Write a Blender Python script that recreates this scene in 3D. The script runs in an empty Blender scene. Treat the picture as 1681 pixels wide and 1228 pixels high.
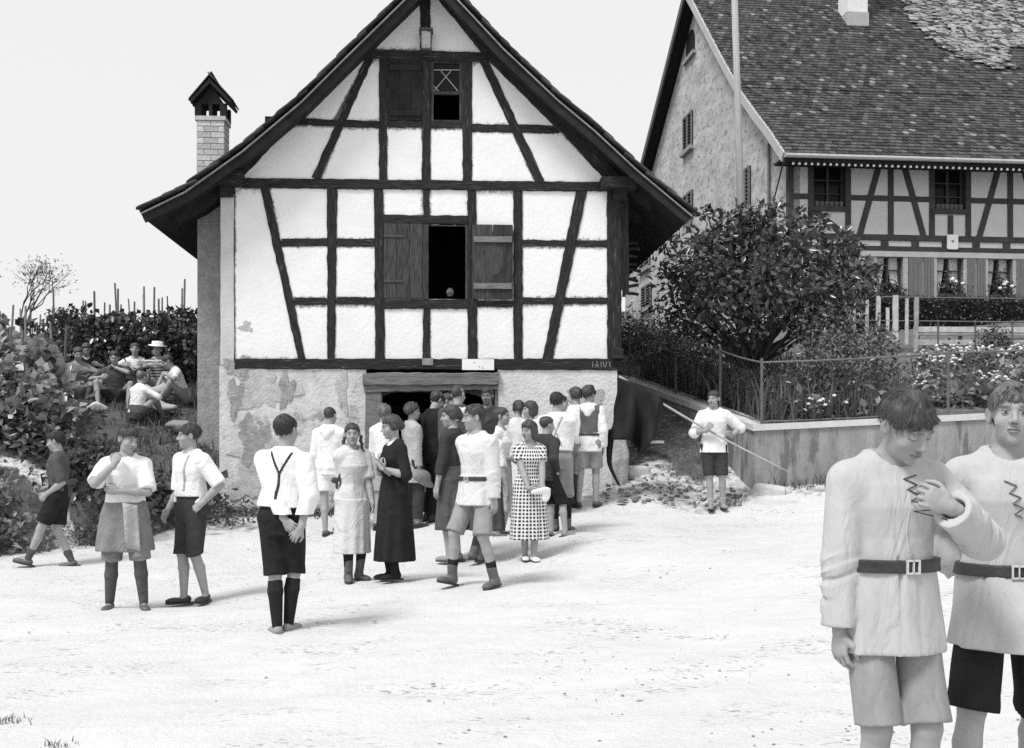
import bpy, math, random
import numpy as np
from mathutils import Vector, Matrix
R = math.radians
S = bpy.context.scene
COL = S.collection
# ------------------------------------------------------------------ camera, world, sun, exposure
F = 1900.0; CX = 840.5; HY = 735.0; CAMZ = 1.45
cam_d = bpy.data.cameras.new('camera'); cam = bpy.data.objects.new('camera', cam_d); COL.objects.link(cam)
cam.location = (0, 0, CAMZ); cam.rotation_euler = (R(90), 0, 0)
cam_d.sensor_width = 36.0; cam_d.lens = F/1681*36; cam_d.shift_y = (HY-614)/1681
cam_d.clip_start = 0.1; cam_d.clip_end = 600
S.camera = cam
SUN_DIR = Vector((0.46, 0.50, -1.0)).normalized()          # the way the light travels
sun_d = bpy.data.lights.new('sun', 'SUN'); sun_d.energy = 2.3; sun_d.angle = R(17); sun_d.color = (1, 1, 1)
sun = bpy.data.objects.new('sun', sun_d); COL.objects.link(sun)
sun.rotation_euler = SUN_DIR.to_track_quat('-Z', 'Y').to_euler(); sun.location = (-20, -15, 40)
W = bpy.data.worlds.new('World'); S.world = W; W.use_nodes = True
wt = W.node_tree; wt.nodes.clear()
wo = wt.nodes.new('ShaderNodeOutputWorld'); wb = wt.nodes.new('ShaderNodeBackground')
sky = wt.nodes.new('ShaderNodeTexSky'); sky.sky_type = 'NISHITA'; sky.sun_disc = False
sky.sun_elevation = math.asin(-SUN_DIR.z); sky.sun_rotation = math.atan2(-SUN_DIR.x, -SUN_DIR.y)
sky.air_density = 1.6; sky.dust_density = 4.0
bw = wt.nodes.new('ShaderNodeRGBToBW')
veil = wt.nodes.new('ShaderNodeMixRGB'); veil.inputs[0].default_value = 0.86; veil.inputs[2].default_value = (6.1, 6.1, 6.1, 1)
wt.links.new(sky.outputs[0], bw.inputs[0]); wt.links.new(bw.outputs[0], veil.inputs[1])
wt.links.new(veil.outputs[0], wb.inputs[0]); wt.links.new(wb.outputs[0], wo.inputs[0])
wb.inputs[1].default_value = 0.115
S.view_settings.view_transform = 'Standard'; S.view_settings.look = 'None'
S.view_settings.gamma = 1.0; S.view_settings.use_curve_mapping = False
S.view_settings.exposure = 0.44
try: S.cycles.use_denoising = False
except Exception: pass
S.cycles.max_bounces = 6; S.cycles.transparent_max_bounces = 6
# ------------------------------------------------------------------ helpers
rnd = random.Random(7); rng = np.random.default_rng(11)
def at(px, py, Y): return Vector(((px-CX)/F*Y, Y, CAMZ-(py-HY)/F*Y))
def tag(o, label=None, cat=None, group=None, kind=None):
    if label: o['label'] = label
    if cat: o['category'] = cat
    if group: o['group'] = group
    if kind: o['kind'] = kind
    return o
def empty(name, loc=(0, 0, 0), rz=0.0, parent=None):
    o = bpy.data.objects.new(name, None); COL.objects.link(o)
    o.location = loc; o.rotation_euler = (0, 0, rz); o.empty_display_size = .2
    if parent: o.parent = parent
    return o
def npmesh(name, V, Fq, smooth=False, k=None):
    """V (n,3), Fq (m,3|4) numpy -> mesh"""
    me = bpy.data.meshes.new(name); V = np.asarray(V, np.float32); Fq = np.asarray(Fq, np.int32)
    me.vertices.add(len(V)); me.vertices.foreach_set('co', V.ravel())
    m, c = Fq.shape
    me.loops.add(m*c); me.loops.foreach_set('vertex_index', Fq.ravel())
    me.polygons.add(m); me.polygons.foreach_set('loop_start', np.arange(0, m*c, c, dtype=np.int32))
    me.polygons.foreach_set('loop_total', np.full(m, c, np.int32))
    if smooth: me.polygons.foreach_set('use_smooth', np.ones(m, bool))
    me.update(calc_edges=True)
    return me
def link(name, me, m, parent=None, kind=None):
    o = bpy.data.objects.new(name, me); COL.objects.link(o)
    if m and not me.materials: me.materials.append(m)
    if parent: o.parent = parent
    if kind: o['kind'] = kind
    return o
class MB:
    def __init__(s): s.v = []; s.f = []
    def add(s, vs, fs):
        b = len(s.v); s.v += [tuple(v) for v in vs]; s.f += [tuple(b+i for i in f) for f in fs]; return s
    def bx(s, x0, x1, y0, y1, z0, z1):
        vs = [(x0,y0,z0),(x1,y0,z0),(x1,y1,z0),(x0,y1,z0),(x0,y0,z1),(x1,y0,z1),(x1,y1,z1),(x0,y1,z1)]
        return s.add(vs, [(3,2,1,0),(4,5,6,7),(0,1,5,4),(1,2,6,5),(2,3,7,6),(3,0,4,7)])
    def prism(s, poly, y0, y1, axis='y'):
        """poly: [(a,b)] extruded along an axis; y -> (a,y,b); x -> (y,a,b); z -> (a,b,y)"""
        n = len(poly)
        def p(a, b, t): return {'y': (a, t, b), 'x': (t, a, b), 'z': (a, b, t)}[axis]
        vs = [p(a, b, y0) for a, b in poly]+[p(a, b, y1) for a, b in poly]
        return s.add(vs, [tuple(range(n)), tuple(range(2*n-1, n-1, -1))]+[(i, n+i, n+(i+1) % n, (i+1) % n) for i in range(n)])
    def bar(s, p, q, w, d, side, ch=.25, seg=1, jit=0.0, w1=None):
        """chamfered bar p->q; w across 'side', d across the third axis"""
        p = Vector(p); q = Vector(q); ax = (q-p).normalized(); sd = Vector(side); sd = (sd-ax*sd.dot(ax)).normalized(); th = ax.cross(sd)
        w1 = w if w1 is None else w1
        rings = []
        for i in range(seg+1):
            t = i/seg; c = p.lerp(q, t); ww = (w+(w1-w)*t)/2; dd = d/2; cc = min(ww, dd)*ch
            ring = [(ww, -dd+cc), (ww, dd-cc), (ww-cc, dd), (-ww+cc, dd), (-ww, dd-cc), (-ww, -dd+cc), (-ww+cc, -dd), (ww-cc, -dd)]
            ja = rnd.uniform(-jit, jit); jb = rnd.uniform(-jit, jit)
            rings.append([c+sd*(a+(ja if a > 0 else jb)+rnd.uniform(-jit, jit)*.4)+th*(b+rnd.uniform(-jit, jit)*.3) for a, b in ring])
        vs = [v for r in rings for v in r]; fs = [tuple(range(7, -1, -1)), tuple(range(seg*8, seg*8+8))]
        for i in range(seg):
            for k in range(8): fs.append((i*8+k, i*8+(k+1) % 8, (i+1)*8+(k+1) % 8, (i+1)*8+k))
        return s.add(vs, fs)
    def tube(s, pts, rad, n=8, cap=True):
        pts = [Vector(p) for p in pts]; m = len(pts)
        rad = rad if isinstance(rad, (list, tuple)) else [rad]*m
        vs = []; up = Vector((0, 0, 1))
        for i, p in enumerate(pts):
            t = (pts[min(i+1, m-1)]-pts[max(i-1, 0)]).normalized()
            a = t.cross(up if abs(t.z) < .95 else Vector((1, 0, 0))).normalized(); b = t.cross(a)
            vs += [p+(a*math.cos(2*math.pi*k/n)+b*math.sin(2*math.pi*k/n))*rad[i] for k in range(n)]
        fs = [(i*n+k, i*n+(k+1) % n, (i+1)*n+(k+1) % n, (i+1)*n+k) for i in range(m-1) for k in range(n)]
        if cap: fs += [tuple(range(n-1, -1, -1)), tuple(range((m-1)*n, m*n))]
        return s.add(vs, fs)
    def lathe(s, prof, c=(0, 0, 0), n=12):
        vs = [(c[0]+r*math.cos(2*math.pi*k/n), c[1]+r*math.sin(2*math.pi*k/n), c[2]+z) for r, z in prof for k in range(n)]
        m = len(prof)
        return s.add(vs, [(i*n+k, i*n+(k+1) % n, (i+1)*n+(k+1) % n, (i+1)*n+k) for i in range(m-1) for k in range(n)]+[tuple(range(n-1, -1, -1)), tuple(range((m-1)*n, m*n))])
    def mesh(s, name, smooth=False):
        me = bpy.data.meshes.new(name); me.from_pydata(s.v, [], s.f)
        if smooth: me.polygons.foreach_set('use_smooth', np.ones(len(me.polygons), bool))
        me.update(); return me
    def build(s, name, m, parent=None, smooth=False, kind=None): return link(name, s.mesh(name, smooth), m, parent, kind)
class Frame:
    """a building's own axes: x along its front, y inward, z up; turns photo points into its planes"""
    def __init__(s, X, Y, Z, th):
        s.P = Vector((X, Y, Z)); s.th = th; s.M = Matrix.Rotation(-th, 3, 'Z')
        s.o = s.M @ (Vector((0, 0, CAMZ))-s.P)
    def d(s, px, py): return s.M @ Vector(((px-CX)/F, 1, (HY-py)/F))
    def fy(s, px, py, y=0.0):
        d = s.d(px, py); t = (y-s.o.y)/d.y; p = s.o+d*t; return p.x, p.z
    def fx(s, px, py, x=0.0):
        d = s.d(px, py); t = (x-s.o.x)/d.x; p = s.o+d*t; return p.y, p.z
    def w(s, p): return s.M.transposed() @ Vector(p)+s.P
    def px(s, p):
        q = s.w(p); return CX+F*q.x/q.y, HY-F*(q.z-CAMZ)/q.y
# ------------------------------------------------------------------ materials (the photograph is black and white: all greys)
MATS = {}
def g3(v): return (v, v, v, 1)
def mat(name, base, var=.25, scale=6.0, rough=.85, bump=.15, bscale=40.0, spec=.25, stretch=None, spots=None, spotv=None, spotscale=3.0, two=None, objrand=0.0, attr=None, bdist=.02, folds=0.0, fscale=7.0, coords=None, edge=None):
    if name in MATS: return MATS[name]
    m = bpy.data.materials.new(name); m.use_nodes = True; nt = m.node_tree; N = nt.nodes; L = nt.links
    b = N['Principled BSDF']; b.inputs['Roughness'].default_value = rough; b.inputs['Specular IOR Level'].default_value = spec
    tc = N.new('ShaderNodeTexCoord'); vec = tc.outputs['Object']; ovec = vec
    if coords:
        ga = N.new('ShaderNodeAttribute'); ga.attribute_name = coords; vec = ga.outputs['Vector']
    if stretch:
        mp = N.new('ShaderNodeMapping'); mp.inputs['Scale'].default_value = stretch; L.new(vec, mp.inputs[0]); vec = mp.outputs[0]
    no = N.new('ShaderNodeTexNoise'); no.inputs['Scale'].default_value = scale; no.inputs['Detail'].default_value = 6; no.inputs['Roughness'].default_value = .65
    L.new(vec, no.inputs['Vector'])
    rp = N.new('ShaderNodeValToRGB'); e = rp.color_ramp.elements
    e[0].position = .25; e[0].color = g3(base*(1-var)); e[1].position = .75; e[1].color = g3(min(base*(1+var), .95))
    L.new(no.outputs['Fac'], rp.inputs[0]); colr = rp.outputs[0]
    if spots is not None:
        n2 = N.new('ShaderNodeTexNoise'); n2.inputs['Scale'].default_value = spotscale; n2.inputs['Detail'].default_value = 8; n2.inputs['Roughness'].default_value = .7
        L.new(vec, n2.inputs['Vector'])
        r2 = N.new('ShaderNodeValToRGB'); r2.color_ramp.elements[0].position = spots; r2.color_ramp.elements[0].color = g3(0)
        r2.color_ramp.elements[1].position = min(spots+.07, 1); r2.color_ramp.elements[1].color = g3(1); L.new(n2.outputs['Fac'], r2.inputs[0])
        mx = N.new('ShaderNodeMixRGB'); L.new(r2.outputs[0], mx.inputs[0]); L.new(colr, mx.inputs[1]); mx.inputs[2].default_value = g3(spotv); colr = mx.outputs[0]
    if objrand:
        oi = N.new('ShaderNodeObjectInfo'); mr = N.new('ShaderNodeMapRange'); mr.inputs[3].default_value = 1-objrand; mr.inputs[4].default_value = 1+objrand
        L.new(oi.outputs['Random'], mr.inputs[0]); mm = N.new('ShaderNodeMixRGB'); mm.blend_type = 'MULTIPLY'; mm.inputs[0].default_value = 1
        L.new(colr, mm.inputs[1]); L.new(mr.outputs[0], mm.inputs[2]); colr = mm.outputs[0]
    if attr:
        at_ = N.new('ShaderNodeAttribute'); at_.attribute_name = attr; mm = N.new('ShaderNodeMixRGB'); mm.blend_type = 'MULTIPLY'; mm.inputs[0].default_value = 1
        L.new(colr, mm.inputs[1]); L.new(at_.outputs['Fac'], mm.inputs[2]); colr = mm.outputs[0]
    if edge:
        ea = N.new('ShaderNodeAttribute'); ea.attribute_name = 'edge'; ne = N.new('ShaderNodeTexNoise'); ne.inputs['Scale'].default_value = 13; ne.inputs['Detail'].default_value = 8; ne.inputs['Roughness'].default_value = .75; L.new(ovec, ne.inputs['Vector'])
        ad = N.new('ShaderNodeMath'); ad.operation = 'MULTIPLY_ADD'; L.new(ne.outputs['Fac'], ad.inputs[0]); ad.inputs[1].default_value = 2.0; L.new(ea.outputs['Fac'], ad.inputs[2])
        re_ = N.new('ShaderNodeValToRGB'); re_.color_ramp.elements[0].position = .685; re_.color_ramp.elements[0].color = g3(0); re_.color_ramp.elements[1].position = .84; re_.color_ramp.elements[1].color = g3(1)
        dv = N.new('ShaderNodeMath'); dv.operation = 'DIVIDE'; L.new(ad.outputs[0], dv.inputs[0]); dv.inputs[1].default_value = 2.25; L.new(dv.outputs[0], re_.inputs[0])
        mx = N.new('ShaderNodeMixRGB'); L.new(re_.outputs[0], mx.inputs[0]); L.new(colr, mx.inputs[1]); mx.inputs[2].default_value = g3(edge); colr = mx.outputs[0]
    L.new(colr, b.inputs['Base Color'])
    nrm_ = None
    if folds:
        nf = N.new('ShaderNodeTexNoise'); nf.inputs['Scale'].default_value = fscale; nf.inputs['Detail'].default_value = 3; nf.inputs['Roughness'].default_value = .45; nf.inputs['Distortion'].default_value = .9; L.new(vec, nf.inputs['Vector'])
        sb = N.new('ShaderNodeMath'); sb.operation = 'SUBTRACT'; L.new(nf.outputs['Fac'], sb.inputs[0]); sb.inputs[1].default_value = .5
        ab = N.new('ShaderNodeMath'); ab.operation = 'ABSOLUTE'; L.new(sb.outputs[0], ab.inputs[0])
        pw = N.new('ShaderNodeMath'); pw.operation = 'POWER'; L.new(ab.outputs[0], pw.inputs[0]); pw.inputs[1].default_value = 1.0
        fbp = N.new('ShaderNodeBump'); fbp.inputs['Strength'].default_value = folds; fbp.inputs['Distance'].default_value = .05; L.new(pw.outputs[0], fbp.inputs['Height']); nrm_ = fbp.outputs[0]; L.new(nrm_, b.inputs['Normal'])
    if bump:
        n3 = N.new('ShaderNodeTexNoise'); n3.inputs['Scale'].default_value = bscale; n3.inputs['Detail'].default_value = 4; L.new(vec, n3.inputs['Vector'])
        bp = N.new('ShaderNodeBump'); bp.inputs['Strength'].default_value = bump; bp.inputs['Distance'].default_value = bdist
        L.new(n3.outputs['Fac'], bp.inputs['Height']); L.new(bp.outputs[0], b.inputs['Normal'])
        if nrm_: L.new(nrm_, bp.inputs['Normal'])
    MATS[name] = m; return m
def leafmat(name, base, gloss=.45, trans=.25, attr='tone'):
    if name in MATS: return MATS[name]
    m = bpy.data.materials.new(name); m.use_nodes = True; nt = m.node_tree; N = nt.nodes; L = nt.links
    b = N['Principled BSDF']; b.inputs['Roughness'].default_value = gloss; b.inputs['Specular IOR Level'].default_value = .5
    a = N.new('ShaderNodeAttribute'); a.attribute_name = attr
    mm = N.new('ShaderNodeMixRGB'); mm.blend_type = 'MULTIPLY'; mm.inputs[0].default_value = 1; mm.inputs[1].default_value = g3(base)
    L.new(a.outputs['Fac'], mm.inputs[2]); L.new(mm.outputs[0], b.inputs['Base Color'])
    tr = N.new('ShaderNodeBsdfTranslucent'); L.new(mm.outputs[0], tr.inputs[0])
    ms = N.new('ShaderNodeMixShader'); ms.inputs[0].default_value = trans; L.new(b.outputs[0], ms.inputs[1]); L.new(tr.outputs[0], ms.inputs[2])
    L.new(ms.outputs[0], N['Material Output'].inputs['Surface'])
    MATS[name] = m; return m
M_wood = mat('old_timber', .026, .8, 7, .8, .7, 40, .2, stretch=(2, 2, 2), spots=.57, spotv=.12, spotscale=12)
M_woodv = mat('weathered_boards', .042, .85, 4, .8, .4, 14, .25, stretch=(9, 9, 1.1), objrand=.25)
M_woodlt = mat('weathered_pale_timber', .17, .6, 4, .8, .5, 12, .2, stretch=(1.0, 6, 9), spots=.60, spotv=.05, spotscale=4)
M_wooddark = mat('soffit_boards', .02, .5, 5, .85, .3, 20, .2)
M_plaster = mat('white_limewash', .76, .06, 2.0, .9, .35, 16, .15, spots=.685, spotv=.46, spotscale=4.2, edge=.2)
M_woodg = mat('hewn_timber', .028, .85, 3.0, .85, .9, 9, .15, stretch=(1.6, 22, 22), spots=.585, spotv=.13, spotscale=2.2, coords='grain', bdist=.012)
M_plgrey = mat('grey_plaster', .42, .2, 5, .9, .5, 40, .15, spots=.6, spotv=.3)
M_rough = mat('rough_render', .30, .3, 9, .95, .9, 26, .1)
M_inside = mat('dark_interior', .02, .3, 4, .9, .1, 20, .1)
M_tile = mat('old_clay_tile', .06, .5, 11, .85, .4, 30, .2, objrand=.55, spots=.66, spotv=.28, spotscale=5)
M_tilejoin = mat('old_clay_tile_mass', .06, .5, 11, .85, .4, 30, .2, spots=.66, spotv=.28, spotscale=5, attr='tone')
M_iron = mat('iron', .05, .4, 20, .6, .2, 60, .4)
M_brick = mat('pale_brick', .48, .25, 14, .9, .4, 50, .15, objrand=.2)
M_glass = mat('dark_glass', .01, .1, 4, .15, 0, 10, .12)
M_white = mat('white_paint', .78, .06, 8, .6, .08, 40, .3)
M_stone = mat('pale_stone', .45, .25, 8, .9, .5, 30, .2)
# ------------------------------------------------------------------ the lie of the land
GP = np.array([(-2.0,9.2,-.03),(-3.6,10.7,-.06),(-3.1,11.2,-.04),(-5.4,13.6,.04),(-.3,10.9,.16),(.2,12.8,.19),(-1.2,11.3,.15),(-2.5,15.7,.27),
 (1.0,16.5,.64),(2.95,16.5,.58),(3.55,17.0,.82),(-4.25,16.9,.5),(1.62,17.35,.98),(.6,13.9,.39),(2,4,-.01),(7.2,17.0,1.12),(-15,0,0),(15,0,.1),(0,-12,0),(-14,8,-.12),
 (13,8,.4),(10,12,.7),(15,17,1.5),(-12,13,-.08),(0,0,0),(3,8,.08),(-6,5,-.05),(6,9,.22),(5,13,.5),(-1,14.6,.2),(-1.0,17,.55),(-10,30,.2),(0,30,.9),(8,30,1.2),(25,10,.8),(25,30,1.4),(-25,30,.1),(-25,8,-.2),(25,-10,.2),(-25,-10,0)])
def _tps_fit(P, lam=.02):
    n = len(P); X = P[:, :2]; r = np.linalg.norm(X[:, None]-X[None], axis=2); K = np.where(r > 0, r*r*np.log(r+1e-9), 0)+lam*np.eye(n)
    Q = np.c_[np.ones(n), X]; A = np.block([[K, Q], [Q.T, np.zeros((3, 3))]]); return np.linalg.solve(A, np.r_[P[:, 2], 0, 0, 0])
_TW = _tps_fit(GP)
def ss(a, b, x): t = np.clip((x-a)/(b-a), 0, 1); return t*t*(3-2*t)
EDGE = np.array([(-160, 9.0), (-60, 11.0), (-14, 12.6), (-6.6, 14.1), (-5.2, 14.9), (-4.55, 16.2), (-3.7, 17.1), (0, 17.8), (4, 18.4), (160, 22)])
def edge_d(x, y):
    d = np.full(np.shape(x), 1e9)
    for (ax, ay), (bx, by) in zip(EDGE[:-1], EDGE[1:]):
        ux, uy = bx-ax, by-ay; L2 = ux*ux+uy*uy
        t = np.clip(((x-ax)*ux+(y-ay)*uy)/L2, 0, 1); d = np.minimum(d, np.hypot(x-ax-t*ux, y-ay-t*uy))
    return np.where(y > np.interp(x, EDGE[:, 0], EDGE[:, 1]), d, -d)
def ground(x, y):
    x = np.asarray(x, float); y = np.asarray(y, float)
    xc = np.clip(x, -26, 26); yc = np.clip(y, -12, 31)
    z = _TW[-3]+_TW[-2]*xc+_TW[-1]*yc
    for (a, b, _), w in zip(GP, _TW[:-3]):
        r = np.hypot(xc-a, yc-b); z = z+w*np.where(r > 0, r*r*np.log(r+1e-9), 0)
    d = edge_d(x, y); dp = np.maximum(d, 0)
    z = z+(2.0*(1-np.exp(-dp/1.9))*ss(0, .5, d)+.055*np.maximum(dp-4, 0)*np.where(dp > 60, 60/np.maximum(dp, 1), 1))*ss(-.5, -3.7, x)
    z = z+np.clip(.29*np.maximum(y-17.25, 0), 0, 4.2)*ss(4.4, 3.2, x)*ss(-4.6, -3.8, x)
    z = z+3.0*ss(26, 44, y)*ss(3.0, 6, x)
    return z
def gz(x, y): return float(ground(np.array([x]), np.array([y]))[0])
def foot(px, py):
    """where the line of sight through a photo point meets the ground"""
    Y = 3.0
    lo, hi = 2.5, 30.0
    ys = np.linspace(lo, hi, 800); zz = CAMZ-(py-HY)/F*ys-ground((px-CX)/F*ys, ys)
    k = int(np.argmax(zz <= 0)) if (zz <= 0).any() else len(ys)-1
    Y = ys[k]
    return Vector(((px-CX)/F*Y, Y, gz((px-CX)/F*Y, Y)))
def axis(parts):
    return np.concatenate([np.arange(a, b, s) for a, b, s in parts])
gx = axis([(-150, -40, 10), (-40, -12, 1.6), (-12, -8, .5), (-8, 9, .11), (9, 14, .4), (14, 40, 2), (40, 151, 10)])
gy = axis([(-60, -12, 6), (-12, 1, 1.2), (1, 5, .25), (5, 19, .11), (19, 27, .25), (27, 46, 1.0), (46, 160, 6)])
GXX, GYY = np.meshgrid(gx, gy)
gzz = ground(GXX, GYY)
bump = np.zeros_like(gzz)
for f, a in ((.9, .018), (2.1, .010), (4.7, .006), (9.0, .0035)):
    for k in range(4):
        th = rng.uniform(0, 6.28); bump += a*.6*np.sin(f*(np.cos(th)*GXX+np.sin(th)*GYY)*1.3+rng.uniform(0, 6.28))
ed = edge_d(GXX, GYY)
bump *= 1+2.2*ss(0, .8, ed)*ss(-.5, -3.7, GXX)
for x0, y0, dx, dy in ((-7, 10.55, 1, .11), (-7, 9.3, 1, .09), (-4, 6.9, 1, .05)):      # shallow wheel ruts along the road
    dd = (GYY-y0)-(GXX-x0)*dy; bump -= .026*np.exp(-(dd/.11)**2)*ss(12, 2, np.abs(GXX-x0))
gzz = gzz+bump*ss(.0, .3, np.abs(GXX)+1)
ny, nx = GXX.shape
idx = np.arange(ny*nx).reshape(ny, nx)
Q = np.stack([idx[:-1, :-1], idx[:-1, 1:], idx[1:, 1:], idx[1:, :-1]], -1).reshape(-1, 4)
me = npmesh('ground', np.stack([GXX, GYY, gzz], -1).reshape(-1, 3), Q, True)
# soil fraction: the bank, the alley and behind are earth, the road is pale dust; the trodden path is pale too
soil = ss(-.25, .25, ed)*ss(-2, -3.6, GXX)
pth = np.array([(-6.9, 15.6), (-6.3, 15.35), (-5.85, 15.0), (-5.5, 14.6)])
dpth = np.full(GXX.shape, 9.0)
for (ax, ay), (bx, by) in zip(pth[:-1], pth[1:]):
    ux, uy = bx-ax, by-ay; t = np.clip(((GXX-ax)*ux+(GYY-ay)*uy)/(ux*ux+uy*uy), 0, 1); dpth = np.minimum(dpth, np.hypot(GXX-ax-t*ux, GYY-ay-t*uy))
soil = soil*(.38+.62*ss(.08, .24, dpth))
alley = ss(16.9, 18.2, GYY+.25*np.sin(GXX*5))*ss(-3.8, -3.4, GXX)
soil = np.maximum(soil, alley)
soil = np.maximum(soil, .45*ss(16.0, 16.7, GYY+.2*np.sin(3*GXX))*ss(0.2, 1.2, GXX))
me.attributes.new('soil', 'FLOAT', 'POINT').data.foreach_set('value', soil.astype(np.float32).ravel())
mg = bpy.data.materials.new('dusty_road'); mg.use_nodes = True; nt = mg.node_tree; N = nt.nodes; L = nt.links
b = N['Principled BSDF']; b.inputs['Roughness'].default_value = .95; b.inputs['Specular IOR Level'].default_value = .1
tc = N.new('ShaderNodeTexCoord')
mp = N.new('ShaderNodeMapping'); mp.inputs['Scale'].default_value = (.6, 1.1, 1); mp.inputs['Rotation'].default_value = (0, 0, R(-7)); L.new(tc.outputs['Object'], mp.inputs[0])
def noise(vec, sc, det=6, ro=.65):
    n = N.new('ShaderNodeTexNoise'); n.inputs['Scale'].default_value = sc; n.inputs['Detail'].default_value = det; n.inputs['Roughness'].default_value = ro; L.new(vec, n.inputs['Vector']); return n.outputs['Fac']
def ramp(f, p0, v0, p1, v1):
    r = N.new('ShaderNodeValToRGB'); r.color_ramp.elements[0].position = p0; r.color_ramp.elements[0].color = g3(v0); r.color_ramp.elements[1].position = p1; r.color_ramp.elements[1].color = g3(v1); L.new(f, r.inputs[0]); return r.outputs[0]
def mixn(f, a, c, mode='MIX'):
    x = N.new('ShaderNodeMixRGB'); x.blend_type = mode
    for s_, v in ((0, f), (1, a), (2, c)):
        if isinstance(v, (int, float)): x.inputs[s_].default_value = v if s_ == 0 else g3(v)
        else: L.new(v, x.inputs[s_])
    return x.outputs[0]
dust = mixn(.5, ramp(noise(mp.outputs[0], 1.1), .3, .54, .7, .66), ramp(noise(mp.outputs[0], 5.5, 8, .8), .3, .50, .7, .69))
grit = ramp(noise(mp.outputs[0], 26, 4), .55, 0, .63, 1)
patch = ramp(noise(mp.outputs[0], 1.5, 6), .50, 0, .60, 1)
dust = mixn(mixn(1, grit, patch, 'MULTIPLY'), dust, .26)
earth = ramp(noise(tc.outputs['Object'], 5), .3, .05, .72, .15)
stones = ramp(noise(tc.outputs['Object'], 22, 3), .62, 0, .68, 1)
earth = mixn(stones, earth, .3)
sa = N.new('ShaderNodeAttribute'); sa.attribute_name = 'soil'
sn = N.new('ShaderNodeMath'); sn.operation = 'ADD'; L.new(sa.outputs['Fac'], sn.inputs[0])
s2 = ramp(noise(tc.outputs['Object'], 7), .3, -.3, .7, .3)
sm = N.new('ShaderNodeMath'); sm.operation = 'MULTIPLY_ADD'; L.new(noise(tc.outputs['Object'], 7), sm.inputs[0]); sm.inputs[1].default_value = .8; sm.inputs[2].default_value = -.4
L.new(sm.outputs[0], sn.inputs[1])
L.new(mixn(ramp(sn.outputs[0], .4, 0, .6, 1), dust, earth), b.inputs['Base Color'])
b2_ = N.new('ShaderNodeBump'); b2_.inputs['Strength'].default_value = .3; b2_.inputs['Distance'].default_value = .08; L.new(noise(tc.outputs['Object'], 5, 6, .7), b2_.inputs['Height'])
bp = N.new('ShaderNodeBump'); bp.inputs['Strength'].default_value = .6; bp.inputs['Distance'].default_value = .03; L.new(b2_.outputs[0], bp.inputs['Normal'])
L.new(noise(tc.outputs['Object'], 30, 5), bp.inputs['Height']); L.new(bp.outputs[0], b.inputs['Normal'])
tag(link('ground', me, mg), 'pale dusty village road rising towards the houses', None, None, 'structure')
# ------------------------------------------------------------------ the half-timbered house
HZ = .45
H = Frame(-4.256, 16.9, HZ, R(3.5))
house = tag(empty('timber_house', H.P, H.th), 'small half timbered house with white panels and dark beams facing the road', 'house')
def hb(name, p, q, w0, w1=None, proud=.022, deep=.14, m=None, jit=.0065, parent=None, side=None, y=0.0):
    """timber p->q (photo points of its centre line), widths in photo pixels"""
    a = H.fy(*p, y); c = H.fy(*q, y); s = 17.1/F
    A = Vector((a[0], y-proud+deep/2, a[1])); B = Vector((c[0], y-proud+deep/2, c[1]))
    ax = (B-A).normalized(); sd = Vector((ax.z, 0, -ax.x)); n = max(2, int((B-A).length/.09))
    o_ = MB().bar(A, B, w0*s, deep, sd, .12, n, jit, (w1 or w0)*s).build(name, m or M_woodg, parent or house)
    if m is None:
        me_ = o_.data; k_ = rnd.uniform(0, 50); me_.attributes.new('grain', 'FLOAT_VECTOR', 'POINT').data.foreach_set('vector', [c_ for v_ in me_.vertices for c_ in ((v_.co-A).dot(ax)+k_, (v_.co-A).dot(sd)+k_, v_.co.y)])
    return o_
def panel(name, pts, front=0.0, m=None, thick=.05, parent=None, inset=.006, ragged=.006):
    P2 = [H.fy(x, y, front) for x, y in pts]; out = []
    cx = sum(p[0] for p in P2)/len(P2); cz = sum(p[1] for p in P2)/len(P2)
    for i, p in enumerate(P2):
        q = P2[(i+1) % len(P2)]; L_ = math.hypot(q[0]-p[0], q[1]-p[1]); n = max(1, int(L_/.22))
        for k in range(n):
            t = k/n; out.append((p[0]+(q[0]-p[0])*t+rnd.uniform(-ragged, ragged), p[1]+(q[1]-p[1])*t+rnd.uniform(-ragged, ragged)))
    vs = []; n = len(out); rr_ = sum(math.hypot(x-cx, z-cz) for x, z in out)/n; f = 1-.012/rr_; f2 = 1-min(.15/rr_, .6)
    vs += [(x, front+thick, z) for x, z in out]+[(x, front+.004, z) for x, z in out]
    vs += [(cx+(x-cx)*f, front-rnd.uniform(0, .003), cz+(z-cz)*f) for x, z in out]+[(cx+(x-cx)*f2, front-.003-rnd.uniform(0, .004), cz+(z-cz)*f2) for x, z in out]+[(cx, front-.006, cz)]
    fs = [(i, (i+1) % n, n+(i+1) % n, n+i) for i in range(n)]+[(n+i, n+(i+1) % n, 2*n+(i+1) % n, 2*n+i) for i in range(n)]+[(2*n+i, 2*n+(i+1) % n, 3*n+(i+1) % n, 3*n+i) for i in range(n)]+[(3*n+i, 3*n+(i+1) % n, 4*n) for i in range(n)]
    o_ = MB().add(vs, fs).build(name, m or M_plaster, parent or house)
    o_.data.attributes.new('edge', 'FLOAT', 'POINT').data.foreach_set('value', [1.0]*(3*n)+[0.0]*(n+1)); return o_
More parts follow.
